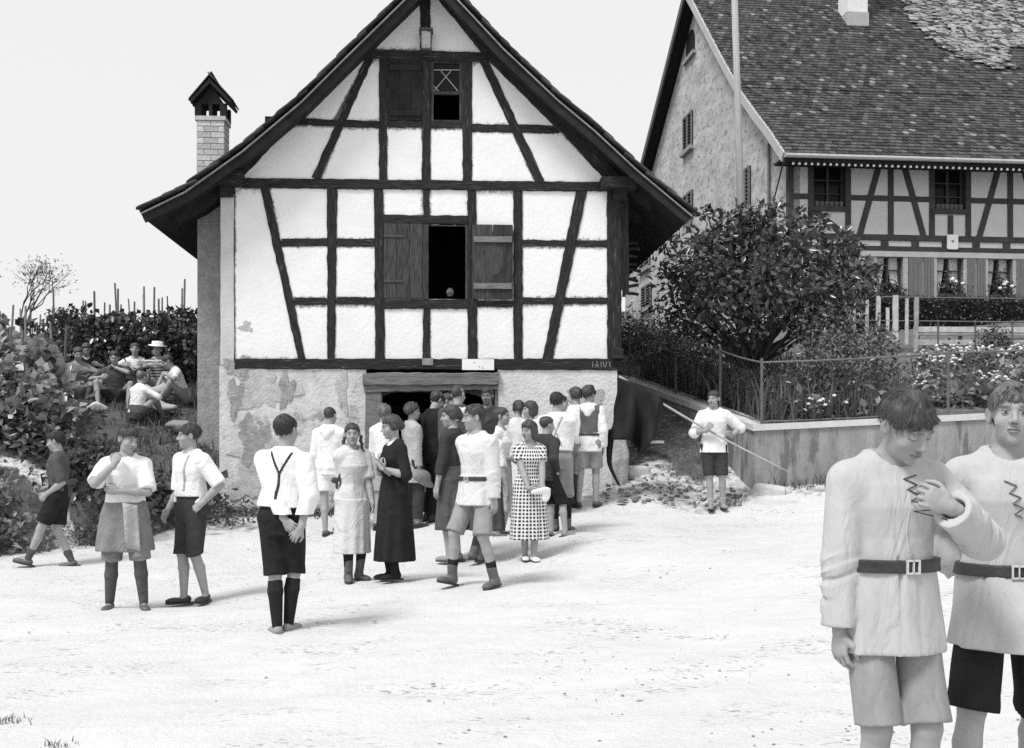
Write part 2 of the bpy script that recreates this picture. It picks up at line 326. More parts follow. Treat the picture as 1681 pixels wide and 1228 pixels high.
# hidden core walls behind the panels, leaving the openings free
def corebox(mb, x0, x1, y0, y1, t0=.055, t1=.17):
    a = H.fy(x0, y0); c = H.fy(x1, y1); mb.bx(min(a[0], c[0]), max(a[0], c[0]), t0, t1, min(a[1], c[1]), max(a[1], c[1]))
core = MB()
for x0, x1, y0, y1 in ((366, 702, 303, 604), (767, 1016, 303, 604), (702, 767, 303, 368), (702, 767, 490, 604), (700, 770, 60, 97), (480, 640, 205, 303), (640, 905, 205, 303), (770, 800, 97, 205), (600, 706.5, 97, 205), (757, 770, 97, 205)):
    corebox(core, x0, x1, y0, y1)
for pts in (((480, 205), (480, 300), (400, 300)), ((600, 97), (600, 205), (486, 205)), ((905, 205), (985, 303), (905, 303)), ((800, 97), (900, 205), (800, 205)), ((612, 85), (699, 0), (785, 90))):
    core.prism([H.fy(*p) for p in pts], .055, .17)
xl = H.fy(362, 600)[0]; xr = H.fy(1019, 600)[0]; zt = H.fy(700, 300)[1]; z0 = -.6
core.build('wall', M_plgrey, house)
DEEP = 8.2
zgap = H.fy(700, -20)[1]
side = MB(); side.bx(xr-.20, xr-.012, .3, DEEP, z0, zt-.05); side.bx(xl+.02, xl+.2, .3, 1.0, z0, zt-.05); side.bx(xl, xr, DEEP-.2, DEEP, z0, zt)
side.prism([(xl, zt), (xr, zt), ((xl+xr)/2, zgap)], DEEP-.2, DEEP); side.build('rear_wall', M_plgrey, house)
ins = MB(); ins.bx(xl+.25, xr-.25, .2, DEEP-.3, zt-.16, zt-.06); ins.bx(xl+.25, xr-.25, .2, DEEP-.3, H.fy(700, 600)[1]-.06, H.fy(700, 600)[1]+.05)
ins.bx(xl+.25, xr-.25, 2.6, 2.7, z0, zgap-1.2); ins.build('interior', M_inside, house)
# the set-back left wall and the plaster corner
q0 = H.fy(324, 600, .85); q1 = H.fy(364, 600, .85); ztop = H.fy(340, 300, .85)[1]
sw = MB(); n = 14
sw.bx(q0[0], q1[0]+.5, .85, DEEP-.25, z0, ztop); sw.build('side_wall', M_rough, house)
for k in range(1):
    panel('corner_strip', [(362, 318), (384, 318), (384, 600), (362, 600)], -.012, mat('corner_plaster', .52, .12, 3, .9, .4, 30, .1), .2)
panels = [
 [(600,87),(697,87),(697,-30),(693,-34)], [(702,88),(797,93),(702,-32)],
 [(586,98),(604,94),(545,204),(472,202)], [(608,95),(627,95),(627,205),(558,205)], [(769,99),(793,100),(844,211),(769,210)], [(796,100),(810,98),(922,214),(847,212)],
 [(472,204),(556,206),(520,300),(372,298)], [(559,207),(628,207),(628,302),(522,301)], [(631,207),(698,207),(698,303),(631,303)], [(702,208),(765,208),(765,305),(702,305)],
 [(769,212),(844,213),(885,306),(769,306)], [(847,214),(922,216),(1010,305),(888,306)],
 [(385,302),(434,302),(494,598),(385,598)], [(438,302),(545,303),(545,397),(456,397)], [(456,400),(545,400),(544,494),(476,494)], [(478,497),(544,497),(543,598),(497,598)],
 [(547,303),(620,304),(621,397),(547,397)], [(547,400),(621,400),(622,494),(546,494)], [(546,497),(622,497),(623,598),(545,598)],
 [(624,305),(698,305),(698,359),(624,359)], [(702,305),(773,306),(773,360),(702,360)], [(625,500),(699,500),(699,598),(626,598)], [(702,500),(773,500),(775,598),(702,598)],
 [(776,306),(849,307),(849,497),(776,497)], [(777,500),(849,500),(849,598),(778,598)],
 [(852,307),(953,308),(937,399),(852,399)], [(852,402),(936,402),(918,493),(852,493)], [(852,496),(917,496),(899,598),(852,598)],
 [(958,308),(1004,308),(1004,399),(940,399)], [(940,402),(1004,402),(1004,493),(921,493)], [(920,496),(1004,496),(1004,598),(902,598)]]
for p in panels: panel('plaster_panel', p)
# timbers
hb('king_post', (698, -40), (698, 88), 17, 17, .03)
hb('collar_beam', (592, 88), (800, 95), 14, 15, .034)
for a, c, w0, w1 in (((629, 94), (629, 299), 14, 13), ((699.5, 92), (699.5, 300), 13.5, 14), ((766.5, 97), (767, 300), 17, 15)): hb('post', a, c, w0, w1, .024)
for a, c, w in (((478, 199), (622, 205), 11), ((637, 204.5), (692, 204.5), 10), ((707, 206), (758, 206), 10), ((775, 210), (918, 213), 13)): hb('rail', a, c, w, w, .019)
hb('brace', (608.5, 93), (518, 294), 12, 13, .027); hb('brace', (793, 98), (887, 299), 14, 15, .027)
hb('tie_beam', (398, 301), (988, 307), 15.5, 15.5, .040)
for a, c, w0, w1 in (((545.5, 309), (543.5, 590), 17, 12), ((621.5, 310), (624, 592), 15, 16), ((774.5, 312), (776, 592), 14, 16), ((850, 312), (850.5, 592), 15, 15)): hb('post', a, c, w0, w1, .025)
hb('post', (700, 312), (700, 356), 10, 10, .022); hb('post', (700.5, 503), (700, 591), 12, 13, .022)
hb('lintel_rail', (629, 360), (768, 361), 14, 13, .028); hb('sill_rail', (631, 500), (770, 499), 14, 15, .032); hb('rail', (783, 499), (843, 499), 9, 9, .019)
for a, c, w in (((463, 398), (537, 398), 13), ((554, 398), (614, 398.5), 13), ((484, 494.5), (536, 495), 12), ((553, 494), (615, 494), 12), ((857, 399), (932, 400), 10), ((946, 400), (997, 400.5), 11), ((857, 494), (914, 494), 10), ((926, 494), (997, 494), 10)): hb('rail', a, c, w, w, .018)
hb('brace', (434.5, 307), (495.5, 590), 14, 12, .028); hb('brace', (955, 311), (898.5, 590), 18, 16, .028)
hb('corner_post', (1007.5, 312), (1008.5, 590), 24, 24, .034, .24)
hb('sill_beam', (386, 597.5), (1019, 598.5), 16.5, 19, .046, .2)
hb('bracket', (343, 297), (402, 297.5), 21, 20, .30, .5); hb('bracket', (984, 305.5), (1040, 306), 18, 18, .30, .5)
hb('bracket', (1005, 322), (1027, 322), 16, 16, .12, .3); hb('bracket', (363, 316), (384, 316), 18, 18, .12, .3)
hb('corner_block', (1002, 581), (1021, 581.5), 18, 18, .13, .25)
# carved strokes at the right end of the sill beam
cv = MB()
for k, (x, t) in enumerate(((973, 0), (979, 3), (981, -3), (987, 0), (990, 2), (996, -2), (1000, 2))):
    a = H.fy(x, 593.5, -.05); c = H.fy(x+t, 603, -.05); cv.bar((a[0], -.0475, a[1]), (c[0], -.0475, c[1]), .012, .006, (1, 0, 0), .1)
cv.build('carving', mat('carved_cut', .2, .3), house)
# side boards under the right eave and the brushwood ends behind them
for x in (1022, 1027.5, 1033): hb('board', (x, 318), (x+1.5, 486-rnd.uniform(0, 18)), 5.6, 5.6, -.25, .04, M_woodv, .002)
for k in range(9):
    y = 402+k*10+rnd.uniform(-3, 3); a = H.fy(1024, y, .9); c = H.fy(1052-rnd.uniform(0, 8), y+rnd.uniform(-6, 7), .9)
    MB().bar((a[0], .9, a[1]), (c[0], .9, c[1]), .045, .045, (0, 0, 1), .3, 3, .004).build('peg', M_wood, house)
# base wall
bl = MB()
def base(mb, pts, y0, y1):
    mb.prism([H.fy(*p) for p in pts], y0, y1)
pb = mat('stained_base_plaster', .55, .22, 3.2, .95, .8, 24, .1, spots=.56, spotv=.27, spotscale=1.9)
def rough_wall(name, x0, x1, y0, y1, front, m, nx=40, nz=30, amp=.012, rightcut=None):
    a = H.fy(x0, y0, front); c = H.fy(x1, y1, front); V = []; Fq = []
    for j in range(nz+1):
        for i in range(nx+1):
            u = i/nx; v = j/nz; x = a[0]+(c[0]-a[0])*u; z = c[1]+(a[1]-c[1])*v
            if rightcut: x -= rightcut*u*(1-v)**.6*0
            y = front+amp*(math.sin(x*3.1+z*2)+math.sin(z*4.7-x*1.7)+.6*math.sin(9*x+7*z))*.5*min(1, (1-v)*6, v*4+.3)
            V.append((x, y, z))
    n = nx+1
    for j in range(nz):
        for i in range(nx): Fq.append((j*n+i, j*n+i+1, (j+1)*n+i+1, (j+1)*n+i))
    b0 = len(V); x0_, x1_, zz0, zz1 = a[0], c[0], c[1], a[1]
    mb = MB(); mb.v = V; mb.f = Fq
    mb.bx(x0_+.002, x1_-.002, front+.03, front+.4, zz0, zz1-.002)
    return mb.build(name, m, house, smooth=True)
rough_wall('base_wall', 360, 601, 601, 905, -.02, pb)
rough_wall('base_wall', 817, 1013, 603, 860, -.02, mat('pale_base_plaster', .62, .16, 3.2, .95, .8, 24, .1, spots=.62, spotv=.32, spotscale=1.6))
# darker bare patches where the limewash came away
def patch(cx_, cy_, rx, ry, m, seed, y=-.034):
    r_ = random.Random(seed); n = 54; pts = []
    for k in range(n):
        t = 2*math.pi*k/n; f = 1+.28*math.sin(3*t+seed)+.18*math.sin(5*t+2*seed)+.09*math.sin(11*t+seed)+r_.uniform(-.09, .09)
        pts.append(H.fy(cx_+rx*f*math.cos(t), cy_+ry*f*math.sin(t), y))
    MB().prism(pts, y, y+.02).build('bare_patch', m, house)
mp1 = mat('bare_render', .29, .4, 9, .95, .8, 40, .1, spots=.6, spotv=.4, spotscale=5)
mp2 = mat('grey_render', .43, .3, 7, .95, .7, 40, .1, spots=.58, spotv=.5, spotscale=5)
patch(432, 640, 46, 30, mp2, 1, -.0342); patch(415, 722, 24, 34, mp1, 2); patch(393, 603, 22, 17, mp1, 4, -.037); patch(440, 745, 46, 20, mp2, 5, -.0335); patch(470, 640, 12, 26, mp1, 8, -.036); patch(418, 788, 36, 34, mp2, 13, -.0332); patch(386, 652, 12, 28, mp1, 15, -.0372)
patch(960, 655, 30, 18, mp2, 9); patch(562, 640, 9, 34, mp2, 11); patch(404, 537, 10, 9, mp2, 12, -.006)
# door
dm = M_woodlt
hb('door_lintel', (596, 623), (819, 622), 20, 20, .10, .34, dm, .008)
hb('door_lintel', (598, 637.5), (817, 634), 13, 12, .06, .3, M_woodlt, .006)
pts = [H.fy(x, y, -.03) for x, y in ((627, 641), (800, 634), (800, 655), (770, 645), (720, 638), (680, 637.5), (650, 641), (627, 650))]
MB().prism(pts, -.03, .2).build('door_arch', M_wood, house)
hb('door_post', (613, 644), (613, 905), 27, 28, .04, .3, M_woodlt, .006)
hb('door_post', (804, 640), (804, 900), 25, 25, .0, .3, M_wood, .006); hb('door_post', (815, 640), (815, 900), 5, 5, .03, .2, M_woodlt, .003)
st = MB(); a = H.fy(600, 868, -.2); c = H.fy(820, 868, -.2); st.bx(a[0], c[0], -.35, .3, z0, a[1]); st.build('door_step', M_stone, house)
# lower window: a closed shutter, the dark opening and an open shutter
def shutter(name, x0, x1, y0, y1, y, nb, parent_lab, battens, straps=(), deepm=None, hinge_right=True):
    base_ = None; s = 17/F
    a = H.fy(x0, y0, y); c = H.fy(x1, y1, y); wd = (c[0]-a[0])/nb
    e = empty(name, (0, 0, 0), 0, house); e['label'] = parent_lab
    for k in range(nb):
        x = a[0]+wd*(k+.5)
        MB().bar((x, y-.015, c[1]+rnd.uniform(0, .012)), (x, y-.015, a[1]), wd-.006, .03, (1, 0, 0), .12, 4, .0015).build('plank', deepm or M_woodv, e)
    for by in battens:
        z = H.fy(x0, by, y)[1]; MB().bar((a[0]+.02, y-.046, z), (c[0]-.02, y-.046, z), .085, .03, (0, 0, 1), .15, 4, .002).build('batten', deepm or M_woodlt, e)
    for by, f in straps:
        z = H.fy(x0, by, y)[1]; MB().bar((a[0], y-.038, z), (a[0]+(c[0]-a[0])*f, y-.038, z), .035, .012, (0, 0, 1), .2, 2, .001).build('strap_hinge', M_iron, e)
    return e
shutter('shutter', 630, 694, 367, 491, .005, 3, 'closed plank shutter beside the dark opening', (), ((388, .55), (462, .5)))
hb('window_stile', (699, 368), (699, 491), 9, 9, .02, .12, M_woodv, .002); hb('window_stile', (766, 368), (766, 491), 4, 4, .01, .1, M_woodv, .002)
shutter('shutter', 775, 842, 369, 492, -.045, 2, 'open plank shutter with two pale battens', (393.5, 470), ())
kn = H.fy(811, 425, -.0765)
ov = [(kn[0]+.14*math.cos(t*.3142), kn[1]+.24*math.sin(t*.3142)) for t in range(20)]
MB().prism(ov, -.0775, -.07).build('worn_oval', mat('worn_stain', .055, .5, 6, .8, .3, 20, .2, stretch=(9, 9, 1.1)), house)
# little things standing in the dark window
vs = H.fy(739, 486, .1)
MB().lathe([(.035, 0), (.06, .05), (.05, .09), (.03, .11), (.035, .12)], (vs[0], .12, vs[1]), 10).build('window_jug', mat('jug_clay', .10), house)
# gable window and dark shutter
shutter('shutter', 637, 693, 95, 199, .004, 3, 'dark closed shutter in the gable', (112, 186), (), M_wooddark)
wf = empty('window', (0, 0, 0), 0, house)
for p_, q_, w_ in (((709, 98), (709, 201), 6), ((757, 98), (757, 201), 6), ((707, 100), (759, 101), 6), ((707, 152), (759, 152.5), 5), ((707, 199), (759, 199.5), 5)):
    hb('frame', p_, q_, w_, w_, -.005, .05, M_woodv, .001, wf)
for p_, q_ in (((724, 116), (752, 149)), ((740, 116), (712, 149)), ((712, 140), (720, 149)), ((711, 114), (754, 114))):
    hb('lead_bar', p_, q_, 1.3, 1.3, -.02, .012, mat('lead', .3), .0, wf)
a = H.fy(710, 99, .04); c = H.fy(756, 151, .04); MB().bx(a[0], c[0], .042, .048, c[1], a[1]).build('pane', M_glass, wf)
# lantern on the king post
la = empty('lantern', (0, 0, 0), 0, house)
zt_, zb_ = H.fy(699, 49, -.15)[1], H.fy(699, 82, -.15)[1]; lx = H.fy(699.5, 60, -.15)[0]; lw = .082
for sx in (-1, 1):
    for sy in (-1, 1): MB().bar((lx+sx*lw*.85, -.15+sy*lw, zb_), (lx+sx*lw, -.15+sy*lw, zt_), .014, .014, (1, 0, 0)).build('corner_bar', M_iron, la)
MB().bx(lx-lw-.02, lx+lw+.02, -.15-lw-.02, -.15+lw+.02, zt_-.035, zt_).build('cap', M_iron, la); MB().bx(lx-lw, lx+lw, -.15-lw, -.15+lw, zb_-.02, zb_).build('foot', M_iron, la)
MB().bx(lx-lw*.8, lx+lw*.8, -.15-lw*.85, -.15+lw*.85, zb_+.005, zt_-.04).build('glass', mat('lantern_glass', .35, .95, 9, .15, 0, 10, .6, spots=.55, spotv=.03, spotscale=9), la)
MB().bar((lx, -.07, zb_-.0), (lx, -.02, zb_), .03, .02, (1, 0, 0)).build('bracket_arm', M_iron, la)
# number plate and blank white board on the sill beam
a = H.fy(693, 588, -.055); c = H.fy(711, 599.5, -.055)
pl = MB().bx(a[0], c[0], -.062, -.047, c[1], a[1]).build('number_plate', mat('dim_plate', .22, .3, 30), house)
cu = bpy.data.curves.new('plate_number', 'FONT'); cu.body = '27'; cu.size = .085; cu.extrude = .001; cu.align_x = 'CENTER'; cu.align_y = 'CENTER'
_t = bpy.data.objects.new('tmp', cu); COL.objects.link(_t); bpy.context.view_layer.update()
_me = bpy.data.meshes.new_from_object(_t.evaluated_get(bpy.context.evaluated_depsgraph_get())); bpy.data.objects.remove(_t); _me.materials.clear()
nobj = link('plate_number', _me, mat('plate_digits', .45)); nobj.parent = pl; nobj.location = ((a[0]+c[0])/2, -.0635, (a[1]+c[1])/2); nobj.rotation_euler = (R(90), 0, 0)
a = H.fy(758.5, 589.5, -.07); c = H.fy(811, 607.5, -.07)
bm_ = MB().bx(a[0], c[0], -.078, -.05, c[1], a[1]); bm_.build('notice_board', M_white, house)
mk = MB()
for x, y in ((779, 595.5), (787, 602), (792, 604)): a = H.fy(x, y, -.079); mk.bx(a[0]-.007, a[0]+.007, -.080, -.077, a[1]-.007, a[1]+.007)
mk.build('board_mark', M_iron, house)
# ---- roof
VY = -.5                                            # the verge plane stands this far in front of the wall
RL = [H.fy(*p, VY) for p in ((228, 345), (300, 310), (392, 245), (490, 163), (560, 93), (655, 0), (709, -54))]
RR = [H.fy(*p, VY) for p in ((1140, 350), (1050, 275), (980, 210), (920, 160), (830, 75), (760, 0), (709, -54))]
roof = MB()
def shell(mb, prof, drop0, drop1, y0, y1):
    n = len(prof); top = []; bot = []
    for i, (x, z) in enumerate(prof):
        a = prof[max(i-1, 0)]; c = prof[min(i+1, n-1)]; tx, tz = c[0]-a[0], c[1]-a[1]; L_ = math.hypot(tx, tz); nx_, nz_ = -tz/L_, tx/L_
        if nz_ < 0: nx_, nz_ = -nx_, -nz_
        top.append((x-nx_*drop0, z-nz_*drop0)); bot.append((x-nx_*drop1, z-nz_*drop1))
    for i in range(n-1): mb.prism([top[i], top[i+1], bot[i+1], bot[i]], y0, y1)
shell(roof, RL, .055, .12, VY+.03, DEEP+.5); shell(roof, RR, .055, .12, VY+.03, DEEP+.5)
roofo = roof.build('roof', M_wooddark, house)
for prof in (RL, RR):
    vb = MB(); shell(vb, prof, .115, .19, VY+.005, VY+.045); vb.build('barge_board', M_wooddark, house)
    vb = MB(); shell(vb, prof, .045, .064, VY-.012, VY+.02); vb.build('verge_batten', mat('pale_batten', .3, .4, 8), house)
    for k in range(9):                               # rafters under the eaves
        y = .05+k*.98; pr2 = [tuple(Vector(prof[0]).lerp(Vector(prof[1]), .5))]+list(prof[1:])
        rb = MB(); shell(rb, pr2, .12, .24, y, y+.13); rb.build('rafter', M_wooddark, house)
    # rafter against the gable wall
for pts_ in (((372, 301), (480, 190), (585, 89), (690, -30)), ((1018, 306), (926, 207), (815, 98), (706, -34))):
    for a_, c_ in zip(pts_[:-1], pts_[1:]): hb('gable_rafter', a_, c_, 24, 22, .03, .12)
def tile_mesh(w, l, t, name, round_=True):
    """a flat clay tile with a rounded lower end, origin at the middle of its lower end; x across, y up the slope"""
    pts = [(-w/2, l), (-w/2, .06), (-w*.33, .012), (0, -.008), (w*.33, .012), (w/2, .06), (w/2, l)] if round_ else [(-w/2, l), (-w/2, 0), (w/2, 0), (w/2, l)]
    return MB().prism(pts, 0, t, 'z').mesh(name)
def lay(prof, u0, u1, du, pitch, me, to3, parent, joined, score, nparts, name, m, tilt=.05, up_sign=1):
    """rows of tiles up a profile [(a,z)]; to3(a,w,z) -> local point.  Best-scoring become parts, the rest one mesh"""
    segs = []; s = 0
    P_ = [Vector(p) for p in prof]
    Ls = [0]
    for a, c in zip(P_[:-1], P_[1:]): Ls.append(Ls[-1]+(c-a).length)
    def pos(s_):
        for i in range(len(P_)-1):
            if s_ <= Ls[i+1] or i == len(P_)-2:
                t = (s_-Ls[i])/(Ls[i+1]-Ls[i]); return P_[i].lerp(P_[i+1], t), (P_[i+1]-P_[i]).normalized()
    items = []; row = 0; s_ = -.03
    while s_ < Ls[-1]-.05:
        p, t = pos(max(s_, 0)); p = p+t*min(s_, 0)
        u = u0+(du/2 if row % 2 else 0)
        while u < u1:
            o = Vector(to3(p.x, u, p.y)); up = (Vector(to3(p.x+t.x, u, p.y+t.y))-o).normalized(); ac = (Vector(to3(p.x, u+1, p.y))-o).normalized()
            nn = ac.cross(up)
            if nn.z < 0: ac = -ac; nn = -nn
            tl = tilt+rnd.uniform(-.012, .02); up2 = (up*math.cos(tl)-nn*math.sin(tl)).normalized(); n2 = ac.cross(up2)
            yaw = rnd.uniform(-.03, .03); ac2 = (ac*math.cos(yaw)+up2*math.sin(yaw)).normalized(); up3 = n2.cross(ac2)
            M4 = Matrix((ac2, up3, n2)).transposed().to_4x4(); M4.translation = o+nn*(.018+rnd.uniform(0, .006))+up*rnd.uniform(-.012, .012)
            items.append((score(o, u, row), M4))
            if row % 2 and u < u0+du*.6:
                M5 = M4.copy(); M5.translation = M4.translation-nn*.006-ac*((u-u0)*(1 if (Vector(to3(p.x, u+1, p.y))-o).dot(ac) > 0 else -1)); items.append((score(o, u0, row), M5))
            u += du
        s_ += pitch; row += 1
    items.sort(key=lambda i: -i[0])
    for _, M4 in items[:nparts]:
        o = bpy.data.objects.new(name, me); COL.objects.link(o); o.parent = parent; o.matrix_local = M4
    if not me.materials: me.materials.append(m)
    nv = len(me.vertices); co = np.zeros(nv*3, np.float32); me.vertices.foreach_get('co', co); co = co.reshape(-1, 3)
    faces = [tuple(p.vertices) for p in me.polygons]; rest = items[nparts:]
    if rest:
        A = np.array([np.array(M4) for _, M4 in rest]); V = (np.einsum('nij,vj->nvi', A[:, :3, :3], co)+A[:, None, :3, 3]).reshape(-1, 3)
        fs = [tuple(i+k*nv for i in f) for k in range(len(rest)) for f in faces]
        mm = bpy.data.meshes.new(joined); mm.from_pydata(V.tolist(), [], fs)
        tone = np.repeat(np.where(rng.random(len(rest)) < .05, rng.uniform(1.8, 3.8, len(rest)), np.clip(rng.normal(1, .35, len(rest)), .4, 2.0)), nv).astype(np.float32)
        mm.attributes.new('tone', 'FLOAT', 'POINT').data.foreach_set('value', tone)
        link(joined, mm, M_tilejoin, parent, 'stuff')
    return len(items)
tm = tile_mesh(.18, .36, .02, 'roof_tile')
for prof in (RL, RR):
    lay(prof, VY-.0, DEEP+.45, .186, .20, tm, lambda a, u, z: (a, u, z), roofo, 'tile_field', lambda o, u, r_: -u, 150, 'roof_tile', M_tile)
rg = MB()
for k in range(int((DEEP+.5-VY)/.36)):
    y = VY+.36*k; x, z = RL[-1]; rg.tube([(x, y-.02, z-.03), (x, y+.36, z-.045)], [.12, .105], 8)
rg.build('ridge_tiles', M_tilejoin, roofo, kind='stuff')
# ---- chimney
ch = empty('chimney', (0, 0, 0), 0, house); CYD = 4.2
a = H.fy(323, 266, CYD); c = H.fy(368, 198, CYD); cw = c[0]-a[0]; cx0 = a[0]; zb = a[1]-1.3; ztp = c[1]
MB().bx(cx0+.012, cx0+cw-.012, CYD+.012, CYD+cw-.012, zb, ztp+.02).build('mortar_core', M_plgrey, ch)
bh = (H.fy(323, 206, CYD)[1]-H.fy(323, 215.5, CYD)[1])
bme = None; z = ztp-bh; r_ = 0
bmesh_cache = {}
while z > zb+.2:
    for fside in range(4):
        u = 0.0; first = True
        while u < cw-.03:
            l = (.13 if (r_+fside) % 2 else .25) if first else .25
            l = min(l, cw-u); first = False
            key = round(l, 3)
            if key not in bmesh_cache:
                bmesh_cache[key] = MB().bar((.006, .02, bh/2), (l-.006, .02, bh/2), bh-.014, .05, (0, 0, 1), .12).mesh('brick'); bmesh_cache[key].materials.append(M_brick)
            o = bpy.data.objects.new('brick', bmesh_cache[key]); COL.objects.link(o); o.parent = ch
            o.location = [(cx0+u, CYD, z), (cx0+cw, CYD+u, z), (cx0+cw-u, CYD+cw, z), (cx0, CYD+cw-u, z)][fside]; o.rotation_euler = (0, 0, fside*math.pi/2); u += l
            if fside in (1, 2) and r_ > 5: pass
    z -= bh; r_ += 1
MB().bx(cx0-.03, cx0+cw+.03, CYD-.03, CYD+cw+.03, ztp+.0, ztp+.075).build('cap_slab', M_stone, ch)
zo = H.fy(345, 172, CYD)[1]
for i, xx in enumerate((cx0+.02, cx0+cw*.5, cx0+cw-.02)):
    for yy in (CYD+.05, CYD+cw-.05):
        MB().bar((xx, yy, ztp+.07), (xx, yy, zo+.03), .12 if i != 1 else .065, .1, (1, 0, 0)).build('pier', M_wooddark, ch)
a = H.fy(314, 164, CYD-.1); b2 = H.fy(377, 158, CYD-.1); ap = H.fy(344, 128, CYD-.1)
cr = MB(); xm = ap[0]
cr.prism([(a[0], zo+.01), (xm, ap[1]-.09), (b2[0], zo+.01), (b2[0]+.03, zo+.05), (xm, ap[1]), (a[0]-.03, zo+.05)], CYD-.1, CYD+cw+.1)
cr.prism([(cx0, zo+.02), (cx0+cw, zo+.02), (xm, ap[1]-.08)], CYD+.02, CYD+.08); cr.prism([(cx0, zo+.02), (cx0+cw, zo+.02), (xm, ap[1]-.08)], CYD+cw-.08, CYD+cw-.02)
cr.build('chimney_hood', M_wooddark, ch)
for sg in (-1, 1):
    ex, ez = (a[0]-.05, zo) if sg < 0 else (b2[0]+.05, zo)
    for j in range(4):
        for i in range(4):
            t = j/4; x = ex+(xm-ex)*t; zz = ez+.06+(ap[1]-ez)*t; y = CYD-.1+(cw+.2)*(i+.5)/4
            ang = math.atan2(ap[1]-ez, abs(xm-ex)); up = Vector((-sg*math.cos(ang), 0, math.sin(ang))); ac = Vector((0, 1, 0)); nn = ac.cross(up)
            if nn.z < 0: ac = -ac; nn = -nn
            M4 = Matrix((ac, up, nn)).transposed().to_4x4(); M4.translation = (x, y, zz); o = bpy.data.objects.new('hood_tile', tm); COL.objects.link(o); o.parent = ch; o.matrix_local = M4 @ Matrix.Diagonal((.95, .6, 1, 1))
MB().lathe([(.085, 0), (.085, .05), (.05, .09), (.0, .1)], (xm, CYD+.05, ap[1]-.01), 8).build('hood_knob', M_wooddark, ch)
# ------------------------------------------------------------------ the big farmhouse up the slope
FZ = 3.5
A = Frame((1295-CX)/F*30, 30.0, FZ, R(6.3))
farm = tag(empty('farmhouse', A.P, A.th), 'large tiled farmhouse with grey stuccoed gable and timbered front behind the garden', 'farmhouse')
sF = 30.3/F; FX1 = 13.0; FDEP = 20.5
M_ftim = mat('grey_painted_timber', .06, .3, 5, .8, .3, 30, .2)
M_fpl = mat('farm_limewash', .62, .06, 3, .9, .2, 30, .1)
M_shut = mat('grey_shutter_paint', .17, .3, 5, .7, .25, 14, .25, stretch=(12, 12, 1.2))
M_gable = mat('weathered_stucco', .42, .35, 2.2, .95, .9, 9, .1, spots=.53, spotv=.23, spotscale=6.5, stretch=(1, .4, .9))
def fb(name, p, q, w, proud=.03, deep=.16, m=None, parent=None, y=0.0, w1=None):
    a = A.fy(*p, y); c = A.fy(*q, y); Aa = Vector((a[0], y-proud+deep/2, a[1])); B = Vector((c[0], y-proud+deep/2, c[1])); ax = (B-Aa).normalized()
    return MB().bar(Aa, B, w*sF, deep, Vector((ax.z, 0, -ax.x)), .06, max(2, int((B-Aa).length/.6)), .004, (w1 or w)*sF).build(name, m or M_ftim, parent or farm)
def fpx(x0, x1, y0, y1, ya, yb, name, m, parent=None):
    a = A.fy(x0, y0, ya); c = A.fy(x1, y1, ya); return MB().bx(a[0], c[0], ya, yb, c[1], a[1]).build(name, m, parent or farm)
# horizontals run level in the building: take their height at the left end
def zat(py, px=1400, y=0.0): return A.fy(px, py, y)[1]
def xat(px, y=0.0): return A.fy(px, 400, y)[0]
zE = zat(266, 1500)+.35
# walls: gable (with its outline), front core
prof = [A.fx(px, py, -.45) for px, py in ((1287, 252), (1262, 214), (1238, 183), (1215, 150), (1180, 87), (1135, 0), (1124.5, -19))]
back = [A.fx(px, py, -.45) for px, py in ((1119.5, 0), (1085, 138), (1051, 272))]
yr = prof[-1][0]
bk = [(y, z) for y, z in back]
yb_, zb_ = bk[-1]; sl = (bk[0][1]-bk[-1][1])/(bk[-1][0]-bk[0][0]); ye = FDEP; bk.append((ye+.4, zb_-sl*(ye+.4-yb_)))
gprof = [(0.0, -1.5), (0.0, prof[0][1]+.4)]+[(y, z-.28) for y, z in prof[1:]]+[(y, z-.28) for y, z in bk[:-1]]+[(ye, bk[-1][1]), (ye, -1.5)]
gw = MB(); gw.prism(gprof, 0.0, .3, 'x'); gw.build('gable_wall', M_gable, farm)
fc = MB(); fc.bx(.3, FX1, .35, .5, -1.5, prof[0][1]+.25); fc.bx(.3, FX1, FDEP-.3, FDEP, -1.5, bk[-1][1]); fc.bx(FX1-.3, FX1, .5, FDEP-.3, -1.5, prof[1][1]); fc.build('rear_wall', M_gable, farm)
# front: fields of plaster between timbers
PX = [1297, 1331, 1392, 1462, 1529, 1589, 1658, 1722, 1782, 1852]
def fpanel(x0, x1, y0, y1, y=0.0):
    a, c = xat(x0), xat(x1); MB().bx(a+.004, c-.004, y, .36, zat(y1)+.003, zat(y0)-.003).build('plaster_panel', M_fpl, farm)
for x0, x1 in ((1297, 1331), (1392, 1462), (1462, 1529), (1589, 1658), (1658, 1722), (1782, 1852)):
    fpanel(x0, x1, 246, 324); fpanel(x0, x1, 324, 388)
for x0, x1 in ((1331, 1392), (1529, 1559), (1559, 1589), (1722, 1782)): fpanel(x0, x1, 344, 388)
def hz(name, x0, x1, y, w, proud=.03, m=None):
    z = zat(y); MB().bar((xat(x0), -proud+.08, z), (xat(x1), -proud+.08, z), w*sF, .16, (0, 0, 1), .06, 4, .003).build(name, m or M_ftim, farm)
def vt(name, x, y0, y1, w, proud=.03, m=None):
    X = xat(x); MB().bar((X, -proud+.08, zat(y1)), (X, -proud+.08, zat(y0)), w*sF, .16, (1, 0, 0), .06, 3, .003).build(name, m or M_ftim, farm)
for x in (1297.5, 1331, 1392): vt('post', x, 246, 388, 9.5)
for x in (1462, 1529.5, 1589, 1658, 1722, 1782, 1852): vt('post', x, 246, 388, 9.5)
vt('post', 1560, 350, 388, 9)
for x0, x1 in ((1302, 1326), (1397, 1457), (1467, 1525), (1594, 1653), (1663, 1717), (1787, 1847)): hz('rail', x0, x1, 324.5, 9, .022)
